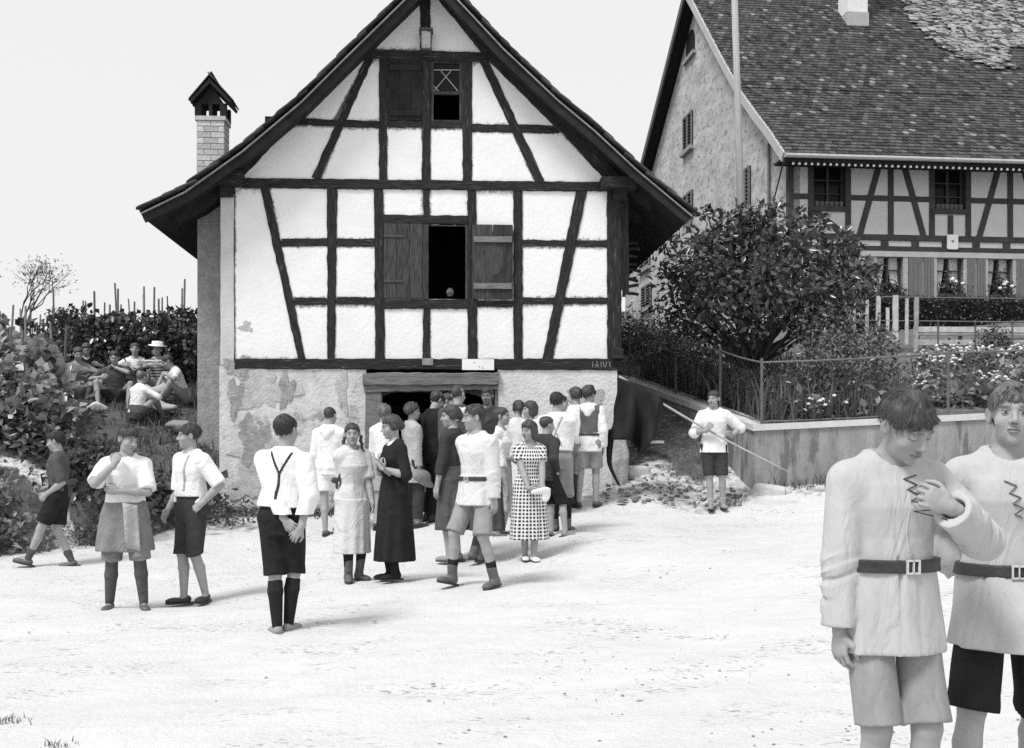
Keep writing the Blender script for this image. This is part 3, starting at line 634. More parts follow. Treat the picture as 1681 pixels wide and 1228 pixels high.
def br(x0, y0, x1, y1):
    MB().bar((xat(x0), .055, zat(y0)), (xat(x1), .055, zat(y1)), 10*sF, .17, (1, 0, 0), .06, 4, .003).build('brace', M_ftim, farm)
for d in (0, 196): br(1445+d, 262, 1411+d, 386); br(1482+d, 262, 1516+d, 386)
br(1334, 345, 1386, 386)
hz('sill_beam', 1297, 1852, 389, 9.5, .035); hz('floor_beam', 1297, 1852, 407.5, 8.5, .035)
for x in list(range(1302, 1860, 50)):
    a = xat(x); MB().bx(a-.1, a+.1, -.024, .3, zat(403.4), zat(393.6)).build('joist_end', M_ftim, farm)
MB().bx(.31, FX1, .005, .36, zat(404), zat(393)).build('infill_strip', M_fpl, farm)
# upper windows
for x0, x1 in ((1336, 1388), (1535, 1584), (1727, 1777)):
    w_ = empty('window', (0, 0, 0), 0, farm); a, c = xat(x0), xat(x1); zt_, zb2 = zat(250), zat(340)
    MB().bx(a, c, .22, .23, zb2, zt_).build('pane', M_glass, w_)
    for xx in (a+.03, (a+c)/2, c-.03): MB().bx(xx-.03, xx+.03, .15, .215, zb2, zt_).build('frame', M_ftim, w_)
    for k in range(1, 4): MB().bx(a+.06, c-.06, .16, .21, zb2+(zt_-zb2)*k/4-.015, zb2+(zt_-zb2)*k/4+.015).build('glazing_bar', M_ftim, w_)
    MB().bx(a-.12, c+.12, -.06, .2, zb2-.13, zb2).build('sill', M_ftim, w_)
    for k in range(6):
        t = a+.1+(c-a-.2)*k/5; MB().lathe([(.05, 0), (.065, .1), (.07, .13), (.055, .14)], (t, .06, zb2+.001), 8).build('flower_pot', mat('flower_pot_clay', .13, .3), w_)
# string course and ground floor
MB().bx(.305, FX1, -.05, .36, zat(420.5), zat(411.7)).build('string_course', mat('string_stone', .5, .15, 5), farm)
zg0, zg1 = zat(490, 1560), zat(421.2, 1560)
MB().bx(.305, FX1, .05, .36, -1.5, zg0-.02).build('front_base', M_fpl, farm)
GW = [(1347, 1391), (1438, 1482), (1537, 1581), (1621, 1662), (1718, 1760), (1800, 1842)]
prev = .305
for i, (x0, x1) in enumerate(GW):
    a, c = xat(x0), xat(x1)
    MB().bx(prev, a, .012, .36, zg0-.02, zg1).build('wall_pier', M_fpl, farm); prev = c
    w_ = empty('window', (0, 0, 0), 0, farm)
    for u0, u1 in ((a-.13, a), (c, c+.13)): MB().bx(u0, u1, -.03, .2, zg0, zg1).build('stone_jamb', M_stone, w_)
    MB().bx(a-.13, c+.13, -.06, .2, zg0-.1, zg0-.001).build('sill', M_stone, w_)
    MB().bx(a, c, .28, .29, zg0, zg1).build('pane', M_glass, w_)
    for xx in (a+.03, (a+c)/2, c-.03): MB().bx(xx-.025, xx+.025, .12, .17, zg0, zg1).build('frame', M_ftim, w_)
    for k in (1, 2): MB().bx(a+.055, c-.055, .13, .165, zg0+(zg1-zg0)*k/3-.015, zg0+(zg1-zg0)*k/3+.015).build('glazing_bar', M_ftim, w_)
    mid = (a+c)/2
    for sg in (-1, 1):                              # curtains drawn to the sides
        V = []; n = 18
        for j in range(9):
            t = j/8; inner = .05+.17*t**1.4*(1-.25*t); x_in = mid+sg*(.05+.16*t**1.5); x_out = a+.02 if sg < 0 else c-.02
            for k in range(n+1):
                u = k/n; V.append((x_out+(x_in-x_out)*u, .22+.018*math.sin(u*20+sg), zg1-.02-(zg1-zg0-.04)*t))
        fs = [(j*(n+1)+k, j*(n+1)+k+1, (j+1)*(n+1)+k+1, (j+1)*(n+1)+k) for j in range(8) for k in range(n)]
        o = MB().add(V, fs).build('curtain', mat('lace_curtain', .75, .05, 20), w_, True)
    # flower box
    MB().bx(a+.02, c-.02, -.2, -.06, zg0-.05, zg0+.1).build('flower_box', M_ftim, w_)
# shutters
for x0, x1 in ((1395, 1413), (1417, 1434), (1491, 1513), (1516, 1532), (1586, 1600), (1603, 1617), (1667, 1686), (1690, 1713), (1764, 1780), (1782, 1796)):
    a, c = xat(x0), xat(x1); e = empty('shutter', (0, 0, 0), 0, farm); nb = 3
    for k in range(nb):
        u0 = a+(c-a)*k/nb; MB().bx(u0+.004, u0+(c-a)/nb-.004, -.045, -.005, zg0-.02, zg1-.03).build('plank', M_shut, e)
# little sign
a, c = xat(1552.5), xat(1570.5)
sg = MB(); zt_, zb2 = zat(386, 1560), zat(410, 1560); r_ = .03
sg.prism([(a+r_, zb2), (c-r_, zb2), (c, zb2+r_), (c, zt_-r_), (c-r_, zt_), (a+r_, zt_), (a, zt_-r_), (a, zb2+r_)], -.085, -.055)
so = sg.build('sign_plate', M_white, farm)
em = MB(); cxs, czs = (a+c)/2, (zt_+zb2)/2+.015
em.prism([(cxs-.035, czs+.03), (cxs-.035, czs), (cxs, czs-.045), (cxs+.035, czs), (cxs+.035, czs+.03)], -.088, -.084); em.build('emblem', mat('faded_emblem', .25), so)
# eaves: dark soffit, the row of pale rafter ends, gutter
ez, ey = prof[0][1], prof[0][0]
MB().bx(-.40, FX1+.4, ey+.06, -.0, ez-.10, ez-.04).build('soffit', M_wooddark, farm)
MB().bx(-.42, FX1+.4, ey+.02, ey+.07, ez-.20, ez-.03).build('fascia', M_wooddark, farm)
kz = ez-.235; x = -.2; km = None
while x < FX1:
    if km is None: km = MB().bar((0, ey+.02, kz), (0, ey+.12, kz), .055, .055, (0, 0, 1), .3).mesh('eave_knob'); km.materials.append(mat('knob_paint', .75))
    o = bpy.data.objects.new('eave_knob', km); COL.objects.link(o); o.parent = farm; o.location = (x, 0, 0); x += 10.4*sF*.98
MB().bar((-.42, ey+.08, kz), (FX1+.4, ey+.08, kz), .06, .06, (0, 0, 1)).build('knob_rail', M_wooddark, farm)
MB().tube([(-.44, ey-.05, ez-.05), (FX1+.4, ey-.05, ez-.05)], .06, 8).build('gutter', mat('zinc_gutter', .4, .2, 8, .5, 0, 10, .5), farm)
# roof
rf = MB()
for pr in (prof, [prof[-1]]+bk):
    for (y0, zz0), (y1, zz1) in zip(pr[:-1], pr[1:]):
        L_ = math.hypot(y1-y0, zz1-zz0); ny, nz_ = -(zz1-zz0)/L_, (y1-y0)/L_
        rf.prism([(y0, zz0), (y1, zz1), (y1-ny*.1, zz1-nz_*.1), (y0-ny*.1, zz0-nz_*.1)], -.40, FX1+.4, 'x')
froof = rf.build('roof', M_wooddark, farm)
for pr, nm, mm in ((prof, 'barge_board', mat('pale_barge', .42, .15, 5)), ([prof[-1]]+bk, 'barge_board', mat('dim_barge', .1, .3, 5))):
    bb = MB()
    for (y0, zz0), (y1, zz1) in zip(pr[:-1], pr[1:]):
        L_ = math.hypot(y1-y0, zz1-zz0); ny, nz_ = -(zz1-zz0)/L_, (y1-y0)/L_
        bb.prism([(y0+ny*.03, zz0+nz_*.03), (y1+ny*.03, zz1+nz_*.03), (y1-ny*.22, zz1-nz_*.22), (y0-ny*.22, zz0-nz_*.22)], -.47, -.41, 'x')
    bb.build(nm, mm, farm)
ftm = tile_mesh(.165, .34, .03, 'roof_tile')
def fscore(o, u, r_):
    px, py = A.px(o)
    if not (0 < px < 1681 and 0 < py < 1228): return -1e6
    return -A.w(o).y*.2 - abs(py-60)*.004
lay(prof, -.35, FX1+.4, .170, .205, ftm, lambda a, u, z: (u, a, z), froof, 'tile_field', fscore, 300, 'roof_tile', M_tile, .11)
rgm = MB()
for k in range(38): rgm.tube([(-.4+.36*k-.02, yr, prof[-1][1]-.02), (-.4+.36*k+.36, yr, prof[-1][1]-.035)], [.14, .12], 8)
rgm.build('ridge_tiles', M_tilejoin, froof, kind='stuff')
# the rough light patch of lifted shingles at the upper right
def onroof(px, py):
    """hit the main slope: march along the profile segments"""
    d = A.d(px, py)
    for (y0, zz0), (y1, zz1) in zip(prof[:-1], prof[1:]):
        ny, nz_ = -(zz1-zz0), (y1-y0); den = d.y*ny+d.z*nz_
        t = ((y0-A.o.y)*ny+(zz0-A.o.z)*nz_)/den; p = A.o+d*t
        if y0-.01 <= p.y <= y1+.01: return p, Vector((0, y1-y0, zz1-zz0)).normalized()
    return p, Vector((0, y1-y0, zz1-zz0)).normalized()
sh = []; shf = []; tone = []
poly = [(1478, -15), (1500, 40), (1535, 75), (1600, 104), (1650, 118), (1700, 112), (1750, 118), (1800, 60), (1830, -15)]
def inside(x, y):
    c_ = False
    for (x0, y0), (x1, y1) in zip(poly, poly[1:]+poly[:1]):
        if (y0 > y) != (y1 > y) and x < (x1-x0)*(y-y0)/(y1-y0)+x0: c_ = not c_
    return c_
for k in range(5200):
    px = rnd.uniform(1475, 1830); py = rnd.uniform(-16, 122)
    if not inside(px+rnd.uniform(-5, 5), py+rnd.uniform(-4, 4)): continue
    if 1655 < px < 1690 and 82 < py < 112: continue
    p, up = onroof(px, py); ac = Vector((1, 0, 0)); nn = ac.cross(up)
    w_ = rnd.uniform(.06, .17); l_ = rnd.uniform(.10, .26); lift = rnd.uniform(.02, .075); tl = rnd.uniform(-.05, .30); ya = rnd.gauss(0, .25)
    a2 = ac*math.cos(ya)+up*math.sin(ya); u2 = (up*math.cos(tl)-nn*math.sin(tl)); b0 = len(sh); o = p+nn*(.06+lift)
    sh += [o-a2*w_, o+a2*w_, o+a2*w_*.8+u2*l_, o-a2*w_*.9+u2*l_, o-a2*w_-nn*.015, o+a2*w_-nn*.015]; shf += [(b0, b0+1, b0+2, b0+3), (b0, b0+4, b0+5, b0+1)]; tone += [rnd.choice((.3, .8, 1, 1.2, 1.3))]*6
mm = bpy.data.meshes.new('lifted_shingles'); mm.from_pydata([tuple(v) for v in sh], [], shf)
mm.attributes.new('tone', 'FLOAT', 'POINT').data.foreach_set('value', np.array(tone, np.float32))
link('lifted_shingles', mm, mat('bleached_shingles', .24, .5, 8, .9, .3, 30, .1, attr='tone'), froof, 'stuff')
# chimney
fch = empty('chimney', (0, 0, 0), 0, farm)
p, up = onroof(1407, 42); p2, _ = onroof(1378, 20)
a = p.x; wch = 34*(A.w(p).y/F)
MB().bx(a-wch/2, a+wch/2, p.y-.05, p.y+wch*1.1, p.z-1, p.z+4.5).build('chimney_stack', mat('chimney_plaster', .68, .12, 3, .9, .4, 20), fch)
MB().bx(a-wch/2-.03, a+wch/2+.03, p.y-.08, p.y+wch*1.1+.03, p.z-1, p.z+.42).build('chimney_foot', mat('chimney_band', .38, .2, 6), fch)
MB().bx(a-wch/2-.07, a+wch/2+.07, p.y-.12, p.y+wch*1.1+.07, p.z+4.35, p.z+4.6).build('chimney_cap', M_stone, fch)
# gable openings
def gx_box(name, p0, p1, x0, x1, m, parent):
    y0, za = A.fx(*p0, 0); y1, zb2 = A.fx(*p1, 0); lo, hi = min(y0, y1), max(y0, y1); return MB().bx(x0, x1, lo, hi, min(za, zb2), max(za, zb2)).build(name, m, parent)
def louvre(px0, px1, pyt, pyb, lab, open_=True):
    e = empty('window', (0, 0, 0), 0, farm)
    y0, zt_ = A.fx(px1, pyt, 0); y1, zb2 = A.fx(px0, pyb, 0); zt_ = A.fx((px0+px1)/2, pyt, 0)[1]; zb2 = A.fx((px0+px1)/2, pyb, 0)[1]
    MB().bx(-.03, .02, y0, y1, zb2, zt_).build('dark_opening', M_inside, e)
    n = max(6, int((zt_-zb2)/.11)); ym = (y0+y1)/2
    for (u0, u1) in ((y0, ym-.02), (ym+.02, y1)):
        sh_ = MB()
        for u in (u0+.03, u1-.03): sh_.bx(-.085, -.035, u-.03, u+.03, zb2, zt_)
        for zz in (zb2+.03, zt_-.03): sh_.bx(-.084, -.036, u0+.06, u1-.06, zz-.03, zz+.03)
        so_ = sh_.build('shutter', M_woodlt, e)
    sl_ = None
    for k in range(n):
        z = zb2+.08+(zt_-zb2-.16)*k/(n-1)
        MB().bar((-.06, y0+.06, z), (-.06, y1-.06, z), .05, .014, (.7, 0, .7)).build('slat', M_woodlt, e)
    MB().bx(-.16, .02, y0-.12, y1+.12, zb2-.16, zb2-.04).build('sill', M_rough, e)
louvre(1124, 1138, 188, 244, ''); louvre(1219, 1233, 277, 343, ''); louvre(1124, 1138, 317, 350, ''); louvre(1052, 1068, 395, 440, ''); louvre(1055, 1070, 468, 505, '')
e = empty('window', (0, 0, 0), 0, farm)
pts = []
yc0, zb2 = A.fx(1141, 82, 0); yc1, _ = A.fx(1127, 82, 0); zt_ = A.fx(1134, 50, 0)[1]; hw = (yc1-yc0)/2; cyy = (yc0+yc1)/2
pts = [(cyy-hw, zb2), (cyy-hw, zt_-hw*.8)]+[(cyy-hw*math.cos(t*.314), zt_-hw*.8+hw*.8*math.sin(t*.314)) for t in range(1, 10)]+[(cyy+hw, zt_-hw*.8), (cyy+hw, zb2)]
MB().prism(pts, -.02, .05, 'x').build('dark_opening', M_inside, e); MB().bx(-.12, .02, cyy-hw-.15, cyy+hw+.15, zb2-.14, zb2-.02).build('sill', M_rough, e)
y0, z1_ = A.fx(1262, 236, -.06); MB().tube([(-.06, y0, z1_), (-.06, y0, z1_-5)], .04, 6).build('downpipe', mat('dull_pipe', .14), farm)
y0, z1_ = A.fx(1271, 326, -.1); MB().tube([(-.35, -.6, ez-.1), (-.1, y0, z1_)], .022, 6).build('stay_rod', M_iron, farm)
# ------------------------------------------------------------------ garden wall, fence, garden
def strip(name, st, m, parent=None, thick=None):
    """st: list of (outer xy, inner xy, zbottom, ztop)"""
    V = []
    for (ox, oy), (ix, iy), zb, zt in st: V += [(ox, oy, zb), (ox, oy, zt), (ix, iy, zt), (ix, iy, zb)]
    fs = []
    for i in range(len(st)-1):
        for k in range(4): fs.append((i*4+k, i*4+(k+1) % 4, i*4+4+(k+1) % 4, i*4+4+k))
    fs += [(3, 2, 1, 0), tuple(len(V)-4+k for k in range(4))]
    mb = MB(); mb.v = V; mb.f = fs; return mb.build(name, m, parent)
C0 = Vector((3.56, 17.0)); RD = Vector((1, .03)).normalized(); LD = Vector((-.95, 3.0)).normalized()
def cop(p):   # height of the coping above a point of the wall line
    return 1.79+.05*max(p.x-C0.x, 0)+.207*max(p.y-C0.y-.03*max(p.x-C0.x, 0), 0)
gwall = tag(empty('garden_wall', (C0.x, C0.y, .7)), 'low rendered garden wall with pale coping turning the corner into the alley', 'wall')
M_gwall = mat('stained_wall_render', .27, .3, 3.0, .95, .7, 34, .1, spots=.53, spotv=.15, spotscale=1.7, stretch=(2.2, 2.2, .45))
M_cop = mat('coping_cement', .52, .12, 5, .9, .3, 30, .1)
def off(p, d): return p-Vector((gwall.location.x, gwall.location.y))*0
pts_r = [C0+RD*t for t in (0, 1, 2, 3, 4.5, 6, 8, 11)]; pts_l = [C0+LD*t for t in (0, 1, 2, 3.15, 4.5, 6.5, 8.5)]
def loc3(st): g = gwall.location; return [((a[0]-g.x, a[1]-g.y), (b_[0]-g.x, b_[1]-g.y), zb-g.z, zt-g.z) for a, b_, zb, zt in st]
inr = Vector((-RD.y, RD.x)); inl = Vector((LD.y, -LD.x))
def offs(p, d, side): return p+(inr if side == 'r' else inl)*d
cin = lambda d: C0+(RD+LD).normalized()*0+ (inr*d+inl*d)          # inner corner
def line(pts, side, d): return [cin(d) if i == 0 else offs(p, d, side) for i, p in enumerate(pts)]
for pts, sd, nm in ((pts_r, 'r', 'wall_front'), (pts_l, 'l', 'wall_side')):
    o_, i_ = line(pts, sd, 0), line(pts, sd, .34)
    strip(nm, loc3([(o_[k], i_[k], gz(p.x, p.y)-.5, cop(p)-.095) for k, p in enumerate(pts)]), M_gwall, gwall)
    o_, i_ = line(pts, sd, -.035), line(pts, sd, .375)
    strip('coping', loc3([(o_[k], i_[k], cop(p)-.094, cop(p)) for k, p in enumerate(pts)]), M_cop, gwall)
fence = tag(empty('wire_fence', (cin(.17).x, cin(.17).y, cop(C0))), 'thin iron post and wire mesh fence standing on the garden wall coping', 'fence')
fo = fence.location
M_post = mat('rusty_pipe', .11, .4, 20, .7, .2, 50, .3); M_wire = mat('fence_wire', .05, .2, 20, .6, 0, 10, .4); M_rail = mat('worn_rail', .13, .35, 9, .6, .1, 40, .4)
def fl(p2, z): return Vector((p2.x-fo.x, p2.y-fo.y, z-fo.z))
runs = {'r': [0, 2.95, 5.9, 8.8], 'l': [0, 1.38, 3.0, 5.0, 7.0]}
for sd, ts in runs.items():
    D_ = RD if sd == 'r' else LD
    def fp(t): return cin(.17) if t == 0 else offs(C0+D_*t, .17, sd)
    for t in ts:
        if sd == 'l' and t == 0: continue
        p = fp(t); z = cop(C0+D_*t); MB().tube([fl(p, z-.05), fl(p, z+.99)], .023, 8).build('post', M_post, fence)
    prev = None
    for t0, t1 in zip(ts[:-1], ts[1:]):
        p0, p1 = fp(t0), fp(t1); z0_, z1_ = cop(C0+D_*t0), cop(C0+D_*t1)
        for h_, r_, nm, mm in ((.93, .015, 'top_rail', M_rail), (.05, .012, 'bottom_rail', M_rail)):
            pp = [fl(p0.lerp(p1, k/4), z0_+(z1_-z0_)*k/4+h_-.02*math.sin(math.pi*k/4)) for k in range(5)]
            MB().tube(pp, r_, 6).build(nm, mm, fence)
        wm = MB(); L_ = (p1-p0).length; n = int(L_/.11)
        for k in range(-8, n):
            for dr in (1, -1):
                a0 = k*.11 if dr > 0 else (k+8)*.11; a1 = a0+dr*.88
                def cl(a, h_): return fl(p0.lerp(p1, a/L_), z0_+(z1_-z0_)*a/L_+h_)
                h0, h1 = .05, .93
                if a0 < 0: h0 += -a0/.88*.88; a0 = 0
                if a1 < 0: h1 -= (-a1)/.88*.88; a1 = 0
                if a0 > L_: h0 += (a0-L_); a0 = L_
                if a1 > L_: h1 -= (a1-L_); a1 = L_
                if h1-h0 > .05: wm.tube([cl(a0, h0), cl(a1, h1)], .0018, 3, False)
        wm.build('wire_mesh', M_wire, fence, kind='stuff')
def gard(x, y):
    x = np.asarray(x, float); y = np.asarray(y, float)
    return 1.68+.05*np.clip(x-3.5, 0, 12)+.205*np.clip(y-17, 0, 12)+.03*np.sin(x*2.3+y)+.025*np.sin(y*3.1-x)
def gq(x, y): return float(gard(x, y))
ys = np.concatenate([np.arange(17.3, 24, .2), np.arange(24, 33.5, .6)])
xl_ = np.interp(ys, [17.3, 17.35]+[offs(p, .3, 'l').y for p in pts_l[1:]]+[40], [4.0, 3.80]+[offs(p, .3, 'l').x for p in pts_l[1:]]+[1.2])
sarr = np.linspace(0, 1, 60)**1.8
GX_ = xl_[:, None]+(40-xl_[:, None])*sarr[None]; GY_ = np.repeat(ys[:, None], 60, 1)+.03*np.maximum(GX_-C0.x, 0)*(33-ys[:, None])/16
ii = np.arange(len(ys)*60).reshape(len(ys), 60)
me = npmesh('garden_soil', np.stack([GX_, GY_, gard(GX_, GY_)], -1).reshape(-1, 3), np.stack([ii[:-1, :-1], ii[:-1, 1:], ii[1:, 1:], ii[1:, :-1]], -1).reshape(-1, 4), True)
tag(link('garden_soil', me, mat('garden_earth', .13, .5, 4, .95, .8, 20, .1, spots=.6, spotv=.3, spotscale=7)), 'earth of the raised garden behind the low wall', None, None, 'structure')
# ---- foliage
def leafmesh(name, P, size, seed=0, aspect=.5, updown=.35, tone=(.55, 1.5), droop=0.0, out=None):
    r = np.random.default_rng(seed); n = len(P); P = np.asarray(P, float)
    d = r.normal(size=(n, 3)); d[:, 2] -= droop
    if out is not None: d += out*1.0
    d /= np.linalg.norm(d, axis=1)[:, None]
    nn = r.normal(size=(n, 3)); nn[:, 2] += updown*3
    w = np.cross(d, nn); w /= np.linalg.norm(w, axis=1)[:, None]+1e-9; nrm = np.cross(w, d)
    s = size*r.uniform(.6, 1.25, n)[:, None]; a = aspect*s
    V = np.stack([P, P+d*s*.5+w*a*.5+nrm*s*.07, P+d*s-nrm*s*.1, P+d*s*.5-w*a*.5+nrm*s*.07], 1).reshape(-1, 3)
    b0 = np.arange(n)*4; T = np.concatenate([np.stack([b0, b0+1, b0+2], 1), np.stack([b0, b0+2, b0+3], 1)])
    me = npmesh(name, V, T)
    me.attributes.new('tone', 'FLOAT', 'POINT').data.foreach_set('value', np.repeat(r.uniform(*tone, n), 4).astype(np.float32)); return me
def lumps(L_, n, seed, shell_=.35, flat=1.0):
    r = np.random.default_rng(seed); A_ = np.array(L_, float); w = A_[:, 3]**2; w /= w.sum(); k = r.choice(len(A_), n, p=w)
    d = r.normal(size=(n, 3)); d /= np.linalg.norm(d, axis=1)[:, None]; rad = (1-shell_*r.random(n)**1.4)*A_[k, 3]*(1+.22*np.sin(7*d[:, 0]+3*d[:, 2]+k)*np.cos(5*d[:, 1]-k))
    q = d*rad[:, None]; q[:, 2] *= flat; return A_[k, :3]+q, d
ML_dark = leafmat('dark_leaf', .066, .24, .14); ML_vine = leafmat('vine_leaf', .24, .28, .2); ML_hedge = leafmat('hedge_leaf', .042, .38, .12); ML_pale = leafmat('pale_leaf', .2, .45, .25); ML_grass = leafmat('grass_blade', .10, .6, .2)
M_bark = mat('bark', .07, .5, 12, .9, .6, 30, .1, stretch=(3, 3, .7)); M_flower = mat('white_petals', .75, .05)
def limb(mb, a, c, r0, r1, seed, n=5, wob=.06):
    r = random.Random(seed); a, c = Vector(a), Vector(c); pts = [a.lerp(c, k/n)+Vector((r.gauss(0, wob), r.gauss(0, wob), r.gauss(0, wob*.5)))*(1 if 0 < k < n else 0) for k in range(n+1)]
    mb.tube(pts, [r0+(r1-r0)*k/n for k in range(n+1)], 7)
def lp(px, py, Y, r): p = at(px, py, Y); return (p.x, p.y, p.z, r/F*Y)
def bush(name, lab, cat, base, Ls, n, size, seed, mleaf, group=None, aspect=.5, trunk=.07, shell_=.4, twigs=True, droop=.3, updown=.35):
    b_ = Vector(base); e = tag(empty(name, b_), lab, cat, group)
    mb = MB(); top = Vector((b_.x, b_.y, b_.z+.45*(min(l[2] for l in Ls)-b_.z)+.12))
    limb(mb, b_-b_-Vector((0, 0, .15)), top-b_, trunk, trunk*.75, seed)
    for i, l in enumerate(Ls): limb(mb, top-b_, Vector(l[:3])-b_, trunk*.6, trunk*.18, seed+i, 5, .07)
    mb.build('trunk', M_bark, e, True)
    P_, d_ = lumps([(l[0]-b_.x, l[1]-b_.y, l[2]-b_.z, l[3]) for l in Ls], n, seed, shell_)
    me = leafmesh('crown', P_, size, seed, aspect, updown, (.4, 2.1), droop=droop, out=d_*.7)
    link('crown', me, mleaf, e, 'stuff'); return e
TY = 19.4
tb = (at(1232, 640, 19.4).x, 19.4, gq(at(1232, 640, 19.4).x, 19.4))
bush('garden_tree', 'bushy dark leaved tree with bright glossy leaves behind the wire fence', 'tree', tb,
     [lp(x, y, TY+dy, r) for x, y, r, dy in ((1150, 425, 50, -.2), (1230, 395, 44, .3), (1305, 400, 46, -.3), (1365, 430, 42, .2), (1175, 485, 52, -.5), (1255, 455, 55, -.8), (1310, 490, 50, -.6), (1365, 490, 46, -.3), (1108, 465, 30, .2), (1125, 525, 36, 0), (1405, 465, 30, .2), (1250, 352, 22, 0), (1195, 368, 28, 0), (1235, 530, 42, -.4), (1175, 555, 30, -.3), (1428, 440, 16, 0), (1340, 372, 20, 0), (1085, 440, 14, 0), (1215, 345, 10, 0), (1275, 338, 10, 0), (1160, 350, 13, .2), (1310, 350, 12, 0), (1075, 500, 12, 0), (1440, 480, 12, .2), (1400, 405, 14, 0), (1380, 390, 12, 0), (1100, 400, 16, 0), (1330, 540, 24, -.2), (1080, 560, 10, 0), (1250, 420, 70, .8), (1300, 470, 70, .9), (1180, 450, 65, .8))], 7800, .145, 3, ML_dark, None, .52, .075, .6)
tb = (at(1385, 690, 17.95).x, 17.95, gq(at(1385, 690, 17.95).x, 17.95))
bush('garden_shrub', 'loose shrub with small leaves leaning on the wire fence below the tree', 'shrub', tb,
     [lp(x, y, 18.1+dy, r) for x, y, r, dy in ((1395, 560, 60, .3), (1340, 600, 58, .1), (1435, 610, 50, .2), (1385, 630, 62, -.1), (1310, 650, 45, .1), (1450, 560, 30, .3), (1330, 545, 40, .5), (1430, 660, 40, 0), (1365, 665, 45, -.2))], 5600, .085, 5, leafmat('shrub_leaf', .10, .32, .2), None, .5, .03, .85)
# dark undergrowth along the fence in the alley corner
for i, (px, py, Y, r) in enumerate(((1215, 650, 18.6, 34), (1255, 645, 18.3, 34), (1180, 640, 19.3, 34), (1140, 610, 20.4, 40), (1100, 590, 21.5, 40), (1075, 560, 23, 45), (1120, 560, 22.4, 45), (1050, 545, 24.5, 44), (1030, 560, 24.5, 40))):
    c = at(px, py, Y)
    bush('undergrowth_bush', ('dark low bush at the corner of the wire fence', 'dark low bush just right of the fence corner', 'dark bush inside the fence beside the alley', 'dark bush half way up the alley fence', 'dark bush higher up the alley fence', 'dark bush at the top of the alley', 'dark bush under the tree at the alley', 'dark bush closing the end of the alley', 'dark bush close behind the timber corner post')[i], 'bush', (c.x, c.y, (gq(c.x, c.y) if i < 7 else gz(c.x, c.y))), [(c.x, c.y, c.z, r/F*Y), (c.x+.2, c.y+.3, c.z+.15, r/F*Y*.8), (c.x-.15, c.y+.1, c.z-.25, r/F*Y*.9)], 1300, .085, 20+i, ML_hedge, 'bushes along the alley fence', .4, .02, .8)
# grass / tall stems in the garden and along the wall foot, on the bank
def blades(name, X, Y, Z, h, seed, lab, m=None, wd=.008, lean=.35, par=None):
    r = np.random.default_rng(seed); n = len(X); hh = h*r.uniform(.45, 1.25, n); th = r.uniform(0, 2*np.pi, n); ln = r.normal(0, lean, (n, 2))*hh[:, None]
    w = wd*r.uniform(.6, 1.5, n); c, s_ = np.cos(th)*w, np.sin(th)*w; B = np.stack([X, Y, Z-.02], 1)
    mid = B+np.stack([ln[:, 0]*.35, ln[:, 1]*.35, hh*.6], 1); tip = B+np.stack([ln[:, 0], ln[:, 1], hh], 1); o = np.stack([c, s_, 0*c], 1)
    V = np.stack([B-o, B+o, mid+o*.8, mid-o*.8, tip], 1).reshape(-1, 3); b0 = np.arange(n)*5
    T = np.concatenate([np.stack([b0, b0+1, b0+2], 1), np.stack([b0, b0+2, b0+3], 1), np.stack([b0+3, b0+2, b0+4], 1)])
    me = npmesh(name, V, T); me.attributes.new('tone', 'FLOAT', 'POINT').data.foreach_set('value', np.repeat(r.uniform(.4, 1.7, n), 5).astype(np.float32))
    return tag(link(name, me, m or ML_grass, par), lab, None, None, 'stuff')
n = 46000; X = rng.uniform(-14, -3.5, n); Y = 13+rng.random(n)**1.2*14; D_ = np.where((X > -4.3) & (Y > 16.7), -1, edge_d(X, Y))
dp_ = np.full(n, 9.0)
for (ax, ay), (bx, by) in zip(pth[:-1], pth[1:]):
    ux, uy = bx-ax, by-ay; t = np.clip(((X-ax)*ux+(Y-ay)*uy)/(ux*ux+uy*uy), 0, 1); dp_ = np.minimum(dp_, np.hypot(X-ax-t*ux, Y-ay-t*uy))
cl_ = np.sin(3*X+1)*np.cos(2.7*Y)+.5*np.sin(7*X-5*Y); k = (D_ > -.12+.1*np.sin(9*X)) & (dp_ > .24) & (cl_+rng.normal(0, .5, n) > -.5)
blades('grass', X[k], Y[k], ground(X[k], Y[k]), .17, 31, 'rough grass and weeds growing on the bank beside the road')
n = 5200; X = rng.uniform(2.2, 6.2, n); Y = rng.uniform(17.3, 22, n); lx_ = np.interp(Y, [17, 23], [3.9, 2.05]); k = (X > lx_) & (X < lx_+2.6); X, Y = X[k], Y[k]
blades('tall_grass', X, Y, gard(X, Y), .62, 32, 'tall grass behind the wire fence at the wall corner', None, .011, .22)
n = 1500; t = rng.random(n)**.8*9; X = C0.x+.2+t; Y = C0.y-.02-np.abs(rng.normal(0, .12, n))+.03*t; blades('wall_foot_grass', X, Y, ground(X, Y), .2, 33, 'grass tufts at the foot of the garden wall')
n = 2600; X = rng.uniform(1.6, 3.4, n); Y = 16.6+rng.random(n)*5; k = (np.sin(4*X+2*Y)+np.sin(3*Y-5*X) > .5); blades('alley_grass', X[k], Y[k], ground(X[k], Y[k]), .07, 34, 'thin grass growing in the alley')
n = 1300; X = -4.2+rng.random(n)**1.6*2.4; Y = 16.86-np.abs(rng.normal(0, .12, n))+.06*(X+4.2); blades('wall_weeds', X, Y, ground(X, Y), .14, 35, 'weeds at the foot of the house wall')
n = 240; X = rng.normal(0, .09, n); Y = rng.normal(0, .06, n)
for i, (px, py, f) in enumerate(((14, 1185, .7), (95, 1224, .6))):
    p = foot(px, py); q = int(60*f); blades('grass_tuft', p.x+X[:q]*f, p.y+Y[:q]*f, ground(p.x+X[:q]*f, p.y+Y[:q]*f), .085*f, 36+i, 'small grass tuft on the dusty road', ML_pale, .004)
